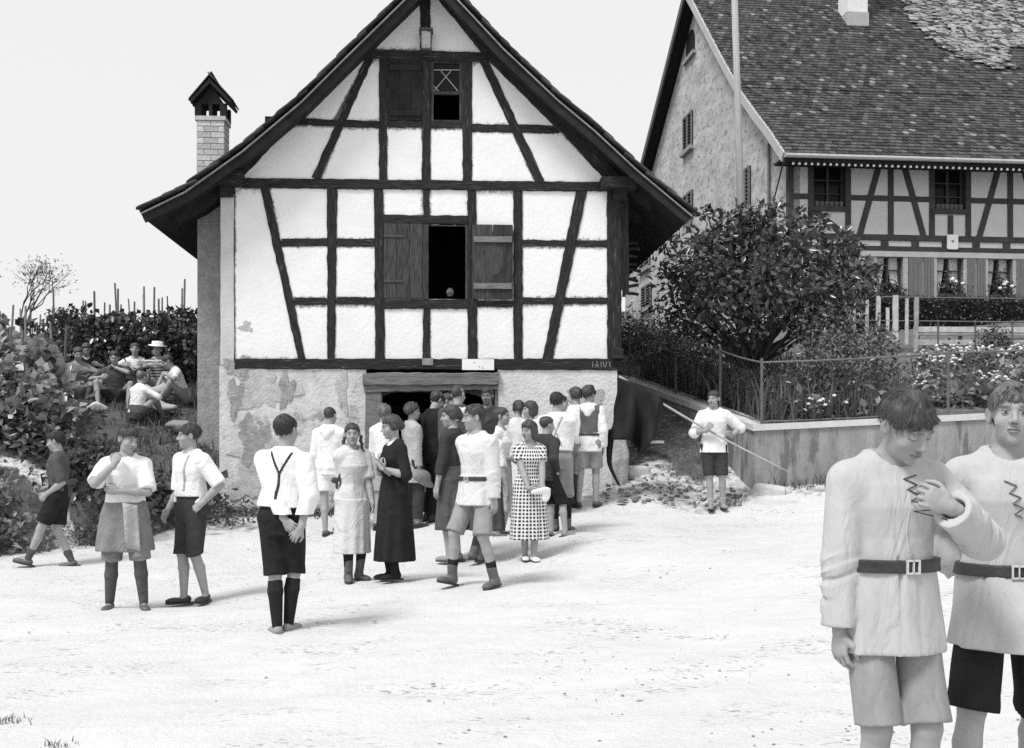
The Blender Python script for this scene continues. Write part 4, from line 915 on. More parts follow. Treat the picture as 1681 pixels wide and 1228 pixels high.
# broad-leaved weeds at the corner of the house
for i, (px, py, s_) in enumerate(((352, 862, 1.0), (385, 862, .7), (318, 838, 1.1), (285, 850, .9), (150, 893, .8), (112, 898, .7), (240, 820, 1.0), (20, 905, 1.2))):
    p = foot(px, py); e = tag(empty('weed_clump', p), ('leafy weeds under the corner of the base wall', 'small leafy weeds right of the wall corner', 'tall leafy weeds left of the house corner', 'leafy weeds behind the man in the white shirt', 'small leafy weeds at the road edge between the walkers', 'small leafy weeds where the path meets the road', 'leafy weeds part way up the bank', 'leafy weeds at the bottom left of the bank')[i], 'weeds', 'leafy weeds along the road edge')
    r = np.random.default_rng(50+i); P_ = r.normal(0, 1, (170, 3))*np.array((.26, .16, .0))*s_; P_[:, 2] = r.random(170)*.36*s_
    link('leaves', leafmesh('leaves', P_, .10*s_, 60+i, .45), ML_vine if i % 2 else ML_dark, e, 'stuff')
wm_ = [leafmesh('leaves', np.random.default_rng(400+k).normal(0, 1, (150, 3))*np.array((.24, .2, 0))+np.array((0, 0, 1))*np.random.default_rng(410+k).random((150, 1))*.42, .10+.02*k, 420+k, .5, .4, (.4, 1.8)) for k in range(4)]
for k, m_ in enumerate(wm_): m_.materials.append((ML_dark, ML_hedge, ML_vine, ML_dark)[k])
k = 0; rw = random.Random(44)
while k < 95:
    x, y = rw.uniform(-9.5, -4.5), rw.uniform(14.2, 18.2); d_ = float(edge_d(np.array([x]), np.array([y]))[0])
    if d_ < .1 or y > (17.9 if x < -7 else 16.5) or np.hypot(x+6.6, y-15.4) < .0: continue
    dq = min(math.hypot(x-a-(c-a)*t, y-b-(e_-b)*t) for (a, b), (c, e_) in zip(pth[:-1], pth[1:]) for t in (0, .25, .5, .75, 1))
    if dq < .4: continue
    e = tag(empty('bank_weed', (x, y, gz(x, y)-.02), rw.uniform(0, 6)), 'low dark leafy weed on the grassy bank', 'weeds', 'weeds covering the bank'); s_ = rw.uniform(.7, 1.5); e.scale = (s_, s_, s_*rw.uniform(.7, 1.1))
    o = bpy.data.objects.new('leaves', wm_[rw.choice((0, 0, 1, 1, 2, 3))]); COL.objects.link(o); o.parent = e; o['kind'] = 'stuff'; k += 1
# ---- rear fence, hedge and bench of the farmhouse garden
hb_ = tag(empty('ivy_hedge', at(1560, 545, 28.9)), 'clipped ivy hedge below the ground floor windows of the farmhouse', 'hedge'); o_ = hb_.location
r = np.random.default_rng(70); n = 15000; X = r.uniform(-3.0, 7.5, n); f_ = r.random(n); top = r.random(n) < .25
Pz = np.where(top, 1.0-.02*r.random(n), r.uniform(-.6, .98, n)); Py = np.where(top, r.uniform(-.2, .6, n), -.28+.06*np.sin(6*X)+.12*r.random(n)); z0_ = at(1560, 489, 28.9).z-1.0-o_.z
link('foliage', leafmesh('foliage', np.stack([X, Py+X*.11, Pz+z0_], 1), .075, 71, .7), ML_hedge, hb_, 'stuff')
MB().bx(-3, 7.5, -.1, .5, -1.2, .9+z0_).build('shade_core', M_inside, hb_).rotation_euler = (0, 0, math.atan(.11))  # solid dark box put in for the shade between the hedge leaves
rfn = tag(empty('picket_fence', (at(1470, 560, 24.6).x, 24.6, gq(6, 24.6))), 'thin wire fence with pale uneven stakes in front of the hedge', 'fence'); o_ = rfn.location
M_stake = mat('pale_stake', .42, .35, 8, .9, .4, 30, .1, objrand=.3); M_stakeg = mat('grey_stake', .2, .4, 8, .9, .4, 30, .1, objrand=.4)
for px, y0, y1, w in ((1403, 505, 545, 5), (1423, 492, 545, 6), (1441, 486, 545, 8), (1457, 505, 545, 6), (1470, 485, 552, 10), (1488, 490, 556, 6), (1503.5, 488, 566, 8)):
    a, c = at(px, y1+10, 24.6), at(px+rnd.uniform(-1, 1.5), y0, 24.6); ww = w/F*24.6*.5
    MB().bar(a-o_, c-o_, ww*1.7, ww*1.4, (1, 0, 0), .3, 4, .004).build('stake', M_stake, rfn)
for px in (1540, 1601, 1662, 1725, 1790):
    a, c = at(px, 600, 24.7), at(px, 525, 24.7); MB().tube([a-o_, c-o_], .02, 6).build('post', M_post, rfn)
for y0, y1 in ((487, 492), (526, 530)):
    MB().tube([at(1395, y0, 24.6)-o_, at(1500, y0+1, 24.6)-o_, at(1800, y1, 24.75)-o_], .014, 5).build('wire_rail', M_rail, rfn)
bn = tag(empty('plank_stand', (at(1600, 590, 25.6).x, 25.6, gq(9, 25.6))), 'long low stand of pale planks behind the thin wire fence', 'plank stand'); o_ = bn.location
for y, w, d_, dy in ((541, .12, .05, 0), (549, .05, .05, 0), (562.5, .12, .05, -.35), (571, .06, .05, -.35)):
    a, c = at(1500, y, 25.6+dy), at(1850, y+1.5, 25.7+dy); MB().bar(a-o_, c-o_, w, d_, (0, 0, 1), .2, 8, .006).build('plank', M_stake, bn)
for px in (1506, 1576, 1650, 1720, 1790): MB().bar(at(px, 598, 25.75)-o_, at(px, 538, 25.75)-o_, .08, .08, (1, 0, 0)).build('upright', M_stakeg, bn)
c = at(1630, 560, 25.2); bush('round_bush', 'small round clipped bush in front of the plank stand', 'bush', (c.x, c.y, gq(c.x, c.y)), [(c.x, c.y, c.z, .36), (c.x+.1, c.y, c.z-.25, .34)], 1600, .06, 90, ML_hedge, None, .6, .02, .6)
# garden plants: a few shapes, copied
plants = []
for v in range(4):
    r = np.random.default_rng(100+v); n = 90; P_ = r.normal(0, 1, (n, 3))*np.array((.17, .17, 0)); P_[:, 2] = np.abs(r.normal(.12, .1, n)); plants.append(leafmesh('leaves', P_, .17 if v < 3 else .1, 110+v, .6, .6))
fl_me = MB()
for k in range(14): fl_me.lathe([(.0, 0), (.028, .01), (.03, .025), (.0, .04)], (rnd.gauss(0, .16), rnd.gauss(0, .16), rnd.uniform(.2, .38)), 6)
fl_me = fl_me.mesh('blossoms'); fl_me.materials.append(M_flower)
plants[0].materials.append(ML_pale); plants[1].materials.append(ML_vine); plants[2].materials.append(ML_pale); plants[3].materials.append(ML_dark)
i = 0
for px0, px1, py, cnt in ((1485, 1700, 664, 10), (1500, 1700, 645, 10), (1500, 1710, 628, 9), (1500, 1700, 612, 9), (1510, 1710, 600, 8), (1300, 1480, 690, 6)):
    for k in range(cnt):
        px = px0+(px1-px0)*(k+.5)/cnt+rnd.uniform(-6, 6); pyy = py+rnd.uniform(-4, 4)
        yy = np.linspace(17.5, 29, 300); xx = (px-CX)/F*yy; zz = CAMZ-(pyy-HY)/F*yy; g_ = gard(xx, yy); kk = int(np.argmin(np.abs(zz-g_))); p = Vector((xx[kk], yy[kk], g_[kk]))
        fl = py < 605 or (k % 5 == 1 and py > 605)
        e = tag(empty('garden_plant', p, rnd.uniform(0, 6)), 'leafy garden plant with white blossoms in the bed behind the fence' if fl else 'leafy pale vegetable plant in the bed behind the fence', 'plant', 'flowering garden plants in the bed' if fl else 'vegetable plants in the bed')
        me = plants[(i*7) % 4 if not fl else 3]; o = bpy.data.objects.new('leaves', me); COL.objects.link(o); o.parent = e; o['kind'] = 'stuff'
        s_ = rnd.uniform(.75, 1.25); e.scale = (s_, s_, s_)
        if fl: o = bpy.data.objects.new('blossoms', fl_me); COL.objects.link(o); o.parent = e; o['kind'] = 'stuff'
        i += 1
# geraniums in the farmhouse window boxes
for j, (x0, x1) in enumerate(GW):
    a, c = xat(x0), xat(x1); e = tag(empty('window_flowers', A.w(((a+c)/2, -.13, zg0+.09))), ('dark potted flowers in the window box behind the tree', 'dark leafy flowers in the window box nearest the tree', 'flowers with three white blooms in the window box under the small sign', 'tall flowers with pale blooms in the window box at the picture edge', 'flowers in the window box beyond the picture edge', 'flowers in the last window box of the front')[j], 'flowers'); e.rotation_euler = (0, 0, A.th)
    r = np.random.default_rng(120+j); n = 420; P_ = r.normal(0, 1, (n, 3))*np.array(((c-a)*.22, .05, .08)); P_[:, 2] = np.abs(P_[:, 2])*(1.9 if j in (2, 3) else 1.0)*(1+.8*np.cos(P_[:, 0]*3))+.0
    link('leaves', leafmesh('leaves', P_, .07, 121+j, .7), ML_dark, e, 'stuff')
    if j > 1:
        bl = MB()
        for k in range(4): bl.lathe([(.0, 0), (.05, .02), (.055, .06), (.0, .09)], (rnd.uniform(-.25, .28), -.12, rnd.uniform(.05, .42)), 8)
        bl.build('blossoms', M_flower, e, True)
# ---- tall wooden pole
pb_ = at(1216, 340, 23.5); pt_ = at(1206, 0, 23.5); d_ = (pt_-pb_)/(pt_.z-pb_.z); zg = gq(pb_.x, 23.5); b_ = pb_+d_*(zg-pb_.z)
pe = tag(MB().tube([Vector((0, 0, -.2)), d_*(4.5), d_*9.2], [.088, .074, .062], 12).build('wooden_pole', mat('pole_wood', .36, .25, 5, .8, .3, 20, .2, stretch=(6, 6, .6)), None, True), 'tall plain wooden pole rising in front of the farmhouse gable', 'pole'); pe.location = b_
# ---- vineyard on the left
def vine_mesh(seed, n, h, w, size, kind):
    r = np.random.default_rng(seed); P_ = r.normal(0, 1, (n, 3)); P_[:, :2] *= w*np.array((1, .7)); P_[:, 2] = h*(.08+.92*r.random(n)**.8); P_[:, :2] *= (1.15-.75*(P_[:, 2]/h)**2)[:, None]; return leafmesh('foliage', P_, size, seed+1, .85, .45, (.5, 1.6), .4)
V_near = [vine_mesh(140+k, 260, .92, .26, .15, 0) for k in range(3)]; V_mid = [vine_mesh(150+k, 520, 1.25, .42, .11, 0) for k in range(4)]; V_far = [vine_mesh(160+k, 150, 1.3, .36, .14, 0) for k in range(3)]
for m_ in V_near: m_.materials.append(ML_vine)
for m_ in V_mid: m_.materials.append(ML_dark)
for m_ in V_far: m_.materials.append(ML_hedge)
stem = MB(); limb(stem, (0, 0, -.1), (.04, .02, .9), .025, .012, 4, 5, .03); stem = stem.mesh('stem', True); stem.materials.append(M_bark)
def vine(p, me, lab, grp, s_=1.0):
    e = tag(empty('grape_vine', p, rnd.uniform(0, 6)), lab, 'vine', grp); e.scale = (s_, s_, s_*rnd.uniform(.85, 1.15))
    o = bpy.data.objects.new('foliage', me); COL.objects.link(o); o.parent = e; o['kind'] = 'stuff'; o = bpy.data.objects.new('stem', stem); COL.objects.link(o); o.parent = e
near = []
for j in range(4):
    for k in range(6):
        px = -45+k*22+rnd.uniform(-6, 6)-j*3; Y = 16.1+j*1.05+rnd.uniform(-.2, .2); near.append((px, Y))
for k, (px, Y) in enumerate(near):
    x = (px-CX)/F*Y; vine(Vector((x, Y, gz(x, Y))), V_near[k % 3], 'broad leaved vine in the bright patch at the left edge', 'bright broad leaved vines', rnd.uniform(1.0, 1.2))
for j in range(3):
    for k in range(9):
        px = 118+k*26+rnd.uniform(-7, 7)-j*8; Y = 21.3+j*1.3+rnd.uniform(-.2, .3); x = (px-CX)/F*Y
        vine(Vector((x, Y, gz(x, Y))), V_mid[(j+k) % 4], 'tall dense dark vine behind the resting group', 'dense dark vines', rnd.uniform(.9, 1.1))
for j in range(8):
    Y = 25+j*3.4
    for k in range(14-j//2):
        px = -60+k*32+rnd.uniform(-9, 9); x = (px-CX)/F*Y
        if px < 330: vine(Vector((x, Y, gz(x, Y))), V_far[(j*3+k) % 3], 'distant small vine up the vineyard slope', 'distant vines up the slope', rnd.uniform(.8, 1.1))
sk = MB().bar((0, 0, -.3), (.02, .01, 2.0), .034, .032, (1, 0, 0), .25, 4, .004, .035).mesh('vine_stake'); sk.materials.append(M_stakeg)
def stake(px, Y, h, lean=.02):
    x = (px-CX)/F*Y; o = bpy.data.objects.new('vine_stake', sk); COL.objects.link(o); o.location = (x, Y, gz(x, Y)); o.rotation_euler = (rnd.gauss(0, lean), rnd.gauss(0, lean), rnd.uniform(0, 3)); o.scale = (1, 1, h/2)
    tag(o, 'grey vine stake standing among the vines on the left slope', 'stake', 'stakes in the vineyard')
for px, ytop, Y in ((15, 500, 21), (42, 502, 20.5), (20, 575, 18), (35, 600, 17.6), (62, 540, 21), (88, 545, 20), (105, 560, 19), (157, 478, 22.5), (194, 474, 22.3), (180, 500, 24), (238, 470, 23.5), (300, 458, 24), (293, 530, 22), (75, 520, 23), (130, 520, 24), (220, 495, 25), (262, 490, 24)):
    x = (px-CX)/F*Y; stake(px, Y, max(1.2, CAMZ-(ytop-HY)/F*Y-gz(x, Y)), .012)
for j in range(9):
    Y = 25+j*3.3
    for k in range(12):
        px = -30+k*29+rnd.uniform(-11, 11)
        if px < 328: stake(px, Y, rnd.uniform(1.7, 2.35), .03)
# young tree among the stakes
yt = at(34, 600, 25.5); yt.z = gz(yt.x, yt.y); e = tag(empty('young_tree', yt), 'thin young tree with sparse leaves against the sky at the far left', 'tree'); mb = MB(); tips = []
def grow(p, d_, L_, r_, lev, seed):
    rr = random.Random(seed); q = p+d_*L_; limb(mb, p, q, r_, r_*.6, seed, 3, L_*.04); tips.append(p.lerp(q, .6)); tips.append(q)
    if lev == 0: return
    for k in range(3 if lev > 1 else 3):
        dd = (d_+Vector((rr.gauss(0, .5), rr.gauss(0, .5), rr.uniform(-.05, .35)))).normalized(); grow(p.lerp(q, rr.uniform(.55, 1)), dd, L_*rr.uniform(.5, .72), r_*.55, lev-1, seed*7+k)
zt_ = max(at(34, 400, 25.5).z-yt.z, 2.2)
grow(Vector((0, 0, -.2)), Vector((0, 0, 1)), zt_*.55, .042, 4, 3)
mb.build('trunk', M_bark, e, True)
tp = np.array([tuple(t) for t in tips]); tp = tp[tp[:, 2] > zt_*.42]; tp = np.repeat(tp, 2, 0)+rng.normal(0, .10, (len(tp)*2, 3)); link('crown', leafmesh('crown', tp, .065, 200, .5), ML_vine, e, 'stuff')
# ---- stones, slabs, pebbles
def rock(name, p, s_, seed, lab, cat, m, grp=None, rot=0):
    r = np.random.default_rng(seed); mb = MB(); n = 10; prof_ = [(0.45, -.2), (.5, .15), (.42, .6), (.2, .95), (.0, 1.0)]
    vs = []
    for rr, z in prof_:
        for k in range(n): f = 1+r.uniform(-.14, .14); vs.append((s_[0]*rr*f*math.cos(6.283*k/n), s_[1]*rr*f*math.sin(6.283*k/n), s_[2]*(z+r.uniform(-.03, .03))))
    m_ = len(prof_); mb.add(vs, [(i*n+k, i*n+(k+1) % n, (i+1)*n+(k+1) % n, (i+1)*n+k) for i in range(m_-1) for k in range(n)])
    o = mb.build(name, m, None, True); o.location = p; o.rotation_euler = (0, 0, rot); return tag(o, lab, cat, grp)
p = Vector((1.95, 18.3, gz(1.95, 18.3))); o = tag(MB().bar((0, 0, .03), (.35, -.5, .05), .12, .04, (1, .6, 0), .1, 3, .004).build('loose_board', M_stake), 'short pale board lying in the alley behind the flag', 'board'); o.location = p
r = np.random.default_rng(300); n = 560; X = r.uniform(-7, 6, n); Y = 3+r.random(n)*14.0; near_ = r.random(n) < .45; X = np.where(near_, r.normal(1.3, .8, n), X); Y = np.where(near_, r.normal(6.2, .9, n), Y); k = edge_d(X, Y) < -.1; X, Y = X[k], Y[k]
Z = ground(X, Y); mb = MB()
for x, y, z in zip(X, Y, Z):
    s_ = abs(r.normal(0, .004))+.003; k6 = [(x+s_*1.5*math.cos(q*1.047+x*9), y+s_*math.sin(q*1.047+x*9), z-.002) for q in range(6)]; k7 = [(x+(a-x)*.6, y+(b-y)*.6, z+s_*.55) for a, b, _ in k6]
    mb.add(k6+k7, [(q, (q+1) % 6, 6+(q+1) % 6, 6+q) for q in range(6)]+[tuple(range(6, 12))])
tag(mb.build('pebbles', mat('pebble', .22, .5, 3)), 'small pebbles and crumbs scattered over the dusty road', None, None, 'stuff')
n = 800; X = r.uniform(1.3, 3.3, n); Y = 16.5+r.random(n)*4.5; Z = ground(X, Y); mb = MB()
for x, y, z in zip(X, Y, Z):
    s_ = abs(r.normal(0, .014))+.008; k6 = [(x+s_*1.4*math.cos(q*1.047+x*9), y+s_*math.sin(q*1.047+x*9), z-.006) for q in range(6)]; k7 = [(x+(a-x)*.6+s_*.1, y+(b-y)*.6, z+s_*.8) for a, b, _ in k6]
    mb.add(k6+k7, [(q, (q+1) % 6, 6+(q+1) % 6, 6+q) for q in range(6)]+[tuple(range(6, 12))])
tag(mb.build('rubble', mat('rubble_stone', .15, .5, 3)), 'small rubble strewn over the alley floor', None, None, 'stuff')
# ------------------------------------------------------------------ people: signed-distance bodies and clothes meshed by surface nets
def nrm(v): v = np.asarray(v, float); return v/(np.linalg.norm(v)+1e-12)
def rotz(a): c, s = math.cos(a), math.sin(a); return np.array(((c, -s, 0), (s, c, 0), (0, 0, 1.)))
def rotx(a): c, s = math.cos(a), math.sin(a); return np.array(((1, 0, 0), (0, c, -s), (0, s, c)))
def roty(a): c, s = math.cos(a), math.sin(a); return np.array(((c, 0, s), (0, 1, 0), (-s, 0, c)))
class Field:
    def __init__(f, lo, hi, h):
        f.h = h; f.lo = (np.floor(np.asarray(lo, float)/h)-2)*h; n = np.ceil((np.asarray(hi, float)+2*h-f.lo)/h).astype(int)+1; f.n = n
        f.d = np.full(n, .08, np.float32); f.ax = [f.lo[i]+h*np.arange(n[i]) for i in range(3)]
    def sub(f, lo, hi):
        i0 = np.maximum(np.floor((np.asarray(lo)-f.lo)/f.h).astype(int), 0); i1 = np.minimum(np.ceil((np.asarray(hi)-f.lo)/f.h).astype(int)+1, f.n)
        if (i1 <= i0).any(): return None
        sl = tuple(slice(a, b) for a, b in zip(i0, i1)); X, Y, Z = np.meshgrid(*(f.ax[i][sl[i]] for i in range(3)), indexing='ij', sparse=True); return sl, X, Y, Z
    def comb(f, lo, hi, fn, k, op='u'):
        m = k+.03; q = f.sub(np.asarray(lo)-m, np.asarray(hi)+m)
        if q is None: return
        sl, X, Y, Z = q; a = f.d[sl]; b = fn(X, Y, Z)
        if op == 'u':
            if k > 0: h = np.maximum(k-np.abs(a-b), 0)/k; f.d[sl] = np.minimum(a, b)-h*h*k*.25
            else: f.d[sl] = np.minimum(a, b)
        else:
            b = -b
            if k > 0: h = np.maximum(k-np.abs(a-b), 0)/k; f.d[sl] = np.maximum(a, b)+h*h*k*.25
            else: f.d[sl] = np.maximum(a, b)
    def cone(f, a, b, r1, r2, k=.02, op='u', grow=0.0):
        a = np.asarray(a, float); b = np.asarray(b, float); r1 += grow; r2 += grow; ab = b-a; L2 = ab@ab+1e-12; rm = max(r1, r2)
        def fn(X, Y, Z):
            x, y, z = X-a[0], Y-a[1], Z-a[2]; t = np.clip((x*ab[0]+y*ab[1]+z*ab[2])/L2, 0, 1)
            return np.sqrt((x-t*ab[0])**2+(y-t*ab[1])**2+(z-t*ab[2])**2)-(r1+(r2-r1)*t)
        f.comb(np.minimum(a, b)-rm, np.maximum(a, b)+rm, fn, k, op)
    def ell(f, c, r, Rm=None, k=.02, op='u', grow=0.0):
        c = np.asarray(c, float); r = np.asarray(r, float)+grow; Rm = np.eye(3) if Rm is None else Rm; rm = r.max()
        def fn(X, Y, Z):
            x, y, z = X-c[0], Y-c[1], Z-c[2]
            p = [(Rm[0, i]*x+Rm[1, i]*y+Rm[2, i]*z) for i in range(3)]
            k0 = np.sqrt((p[0]/r[0])**2+(p[1]/r[1])**2+(p[2]/r[2])**2); k1 = np.sqrt((p[0]/r[0]**2)**2+(p[1]/r[1]**2)**2+(p[2]/r[2]**2)**2)
            return k0*(k0-1)/(k1+1e-9)
        f.comb(c-rm, c+rm, fn, k, op)
    def loft(f, o, Rm, st, k=.02, grow=0.0, fold=None, op='u', pw=2.0):
        """st rows: (z, halfwidth, halfdepth, forward offset) in a frame at o with axes Rm (columns: right, back, up)"""
        st = np.asarray(st, float); o = np.asarray(o, float); zs, ws, ds, os_ = st.T; z0, z1 = zs[0], zs[-1]
        ends = np.array([o+Rm@np.array((sx*(ws.max()+grow+.03), sy*(ds.max()+grow+np.abs(os_).max()+.03), z)) for sx in (-1, 1) for sy in (-1, 1) for z in (z0-grow, z1+grow)])
        def fn(X, Y, Z):
            x, y, z = X-o[0], Y-o[1], Z-o[2]
            p = [(Rm[0, i]*x+Rm[1, i]*y+Rm[2, i]*z) for i in range(3)]
            zc = np.clip(p[2], z0, z1); w = np.interp(zc, zs, ws)+grow; d = np.interp(zc, zs, ds)+grow; of = np.interp(zc, zs, os_)
            yy = p[1]+of
            if fold: ff = 1+fold(np.arctan2(yy/d, p[0]/w), zc); w = w*ff; d = d*ff
            if pw == 2.0: q = np.sqrt((p[0]/w)**2+(yy/d)**2)
            else: q = (np.abs(p[0]/w)**pw+np.abs(yy/d)**pw)**(1/pw)
            s = (q-1)*np.minimum(w, d)*(.75+.25*np.clip(q, 0, 1)); cap = np.maximum(p[2]-z1, z0-p[2])-grow*.6
            return np.maximum(s, cap)
        f.comb(ends.min(0), ends.max(0), fn, k, op)
    def cut(f, c, n, k=0.0):
        """keep the side the normal points away from"""
        n = nrm(n); X, Y, Z = np.meshgrid(*f.ax, indexing='ij', sparse=True); f.d = np.maximum(f.d, ((X-c[0])*n[0]+(Y-c[1])*n[1]+(Z-c[2])*n[2]).astype(np.float32))
    def wrinkle(f, amp, seed, fr=28., stretch=(1, 1, .55)):
        r = np.random.default_rng(seed); X, Y, Z = np.meshgrid(*f.ax, indexing='ij', sparse=True); n = 0
        for i in range(4):
            v = nrm(r.normal(size=3))*fr*r.uniform(.6, 1.5)*np.asarray(stretch); n = n+np.sin(v[0]*X+v[1]*Y+v[2]*Z+r.uniform(0, 6)+1.6*np.sin(.45*(v[1]*X-v[0]*Y+v[2]*Z*.7)+i))
        f.d = f.d+(amp*(n/2)).astype(np.float32)
    def net(f):
        d = f.d; s = d < 0
        c = [d[i:d.shape[0]-1+i, j:d.shape[1]-1+j, k:d.shape[2]-1+k] for i in (0, 1) for j in (0, 1) for k in (0, 1)]
        cs = [s[i:d.shape[0]-1+i, j:d.shape[1]-1+j, k:d.shape[2]-1+k] for i in (0, 1) for j in (0, 1) for k in (0, 1)]
        any_ = cs[0].copy(); all_ = cs[0].copy()
        for q in cs[1:]: any_ |= q; all_ &= q
        cells = np.argwhere(any_ & ~all_)
        if len(cells) == 0: return np.zeros((0, 3)), np.zeros((0, 4), int)
        I = tuple(cells.T); vals = np.stack([q[I] for q in c], 1); offs_ = np.array([(i, j, k) for i in (0, 1) for j in (0, 1) for k in (0, 1)], float)
        acc = np.zeros((len(cells), 3)); cnt = np.zeros(len(cells))
        for a in range(8):
            for b in range(a+1, 8):
                if np.abs(offs_[a]-offs_[b]).sum() != 1: continue
                va, vb = vals[:, a], vals[:, b]; m = (va < 0) != (vb < 0); t = np.where(m, va/(va-vb+1e-20), 0)
                acc += np.where(m[:, None], offs_[a]+(offs_[b]-offs_[a])*t[:, None], 0); cnt += m
        V = f.lo+f.h*(cells+acc/cnt[:, None])
        idm = np.full(any_.shape, -1, np.int32); idm[I] = np.arange(len(cells)); out = []
        for ax in range(3):
            a, b = [(1, 2), (2, 0), (0, 1)][ax]
            sl0 = [slice(None)]*3; sl1 = [slice(None)]*3; sl0[ax] = slice(0, -1); sl1[ax] = slice(1, None)
            for q in (a, b): sl0[q] = slice(1, -1); sl1[q] = slice(1, -1)
            s0, s1 = s[tuple(sl0)], s[tuple(sl1)]
            for flip, msk in ((False, s0 & ~s1), (True, ~s0 & s1)):
                e = np.argwhere(msk)
                if len(e) == 0: continue
                e = e.copy(); e[:, a] += 1; e[:, b] += 1
                q = []
                for da, db in ((-1, -1), (0, -1), (0, 0), (-1, 0)):
                    g = e.copy(); g[:, a] += da; g[:, b] += db; q.append(idm[g[:, 0], g[:, 1], g[:, 2]])
                q = np.stack(q, 1); out.append(q[:, ::-1] if flip else q)
        Fq = np.concatenate(out); return V, Fq[(Fq >= 0).all(1)]
def meshobj(name, fields, m, parent, smooth=True, tonefn=None, relax=0):
    Vs, Fs, b = [], [], 0
    for f in fields:
        V, Fq = f.net()
        Vs.append(V); Fs.append(Fq+b); b += len(V)
    V = np.concatenate(Vs); Fq = np.concatenate(Fs)
    if len(V) == 0: return None
    me = npmesh(name, V, Fq, smooth)
    if tonefn is not None: me.attributes.new('tone', 'FLOAT', 'POINT').data.foreach_set('value', tonefn(V).astype(np.float32))
    return link(name, me, m, parent)
# ---- cloth and skin materials (greys)
def cmat(name, v, **k): return mat(name, v, k.pop('var', .12), k.pop('scale', 9), k.pop('rough', .9), k.pop('bump', .35), k.pop('bscale', 160), .12, bdist=.003, folds=k.pop('folds', .8), fscale=k.pop('fscale', 5.5), **k)
M_skin = mat('skin', .31, .07, 14, .6, .05, 90, .35, attr='tone'); M_skind = mat('shaded_skin', .2, .08, 14, .6, .05, 90, .35, attr='tone')  # darker skin copy: the doorway's shade is put into its colour
TW = {'white': cmat('white_cloth', .74, var=.04), 'linen': cmat('pale_linen', .45, var=.10, folds=.6, fscale=5.0, stretch=(1.6, 1.6, .6)), 'cream': cmat('cream_wool', .60, var=.07), 'grey': cmat('mid_grey_cloth', .20, var=.22), 'ltgrey': cmat('light_grey_cloth', .38, var=.16),
      'dark': cmat('dark_cloth', .045, var=.3), 'black': cmat('black_cloth', .02, var=.3), 'dkgrey': cmat('dark_grey_cloth', .085, var=.3), 'tan': cmat('faded_drill', .27, var=.2, folds=.5, fscale=4.5, stretch=(1.5, 1.5, .6)), 'leather': mat('brown_leather', .10, .35, 14, .5, .2, 60, .4), 'leatherd': mat('dark_leather', .035, .35, 14, .5, .2, 60, .4), 'canvas': cmat('canvas_shoe', .27)}
HAIR = {'black': mat('black_hair', .02, .5, 16, .5, .6, 70, .5, stretch=(1, 1, .3)), 'dark': mat('dark_hair', .04, .5, 16, .5, .6, 70, .5, stretch=(1, 1, .3)), 'mid': mat('brown_hair', .045, .5, 16, .5, .6, 70, .5, stretch=(1, 1, .3)), 'fair': mat('fair_hair', .12, .5, 16, .5, .6, 70, .5, stretch=(1, 1, .3))}
def patt(name, kind):
    m = bpy.data.materials.new(name); m.use_nodes = True; nt = m.node_tree; N = nt.nodes; L = nt.links; b = N['Principled BSDF']; b.inputs['Roughness'].default_value = .9; b.inputs['Specular IOR Level'].default_value = .15
    a = N.new('ShaderNodeAttribute'); a.attribute_name = 'cloth'; sp = N.new('ShaderNodeSeparateXYZ'); L.new(a.outputs['Vector'], sp.inputs[0])
    def stripe(o, per, wd):
        d = N.new('ShaderNodeMath'); d.operation = 'DIVIDE'; L.new(o, d.inputs[0]); d.inputs[1].default_value = per
        f = N.new('ShaderNodeMath'); f.operation = 'FRACT'; L.new(d.outputs[0], f.inputs[0]); g = N.new('ShaderNodeMath'); g.operation = 'LESS_THAN'; L.new(f.outputs[0], g.inputs[0]); g.inputs[1].default_value = wd; return g.outputs[0]
    if kind == 'check':
        s1, s2 = stripe(sp.outputs[0], .040, .56), stripe(sp.outputs[1], .040, .56)
        mx = N.new('ShaderNodeMath'); mx.operation = 'MULTIPLY'; L.new(s1, mx.inputs[0]); L.new(s2, mx.inputs[1])
        m2 = N.new('ShaderNodeMath'); m2.operation = 'MAXIMUM'; L.new(s1, m2.inputs[0]); L.new(s2, m2.inputs[1])
        c1 = N.new('ShaderNodeMixRGB'); L.new(m2.outputs[0], c1.inputs[0]); c1.inputs[1].default_value = g3(.74); c1.inputs[2].default_value = g3(.56)
        c2 = N.new('ShaderNodeMixRGB'); L.new(mx.outputs[0], c2.inputs[0]); L.new(c1.outputs[0], c2.inputs[1]); c2.inputs[2].default_value = g3(.02); L.new(c2.outputs[0], b.inputs['Base Color'])
    else:
        c1 = N.new('ShaderNodeMixRGB'); L.new(stripe(sp.outputs[1], .05, .5), c1.inputs[0]); c1.inputs[1].default_value = g3(.5); c1.inputs[2].default_value = g3(.08); L.new(c1.outputs[0], b.inputs['Base Color'])
    return m
TW['check'] = patt('gingham_check', 'check'); TW['stripe'] = patt('striped_jersey', 'stripe')
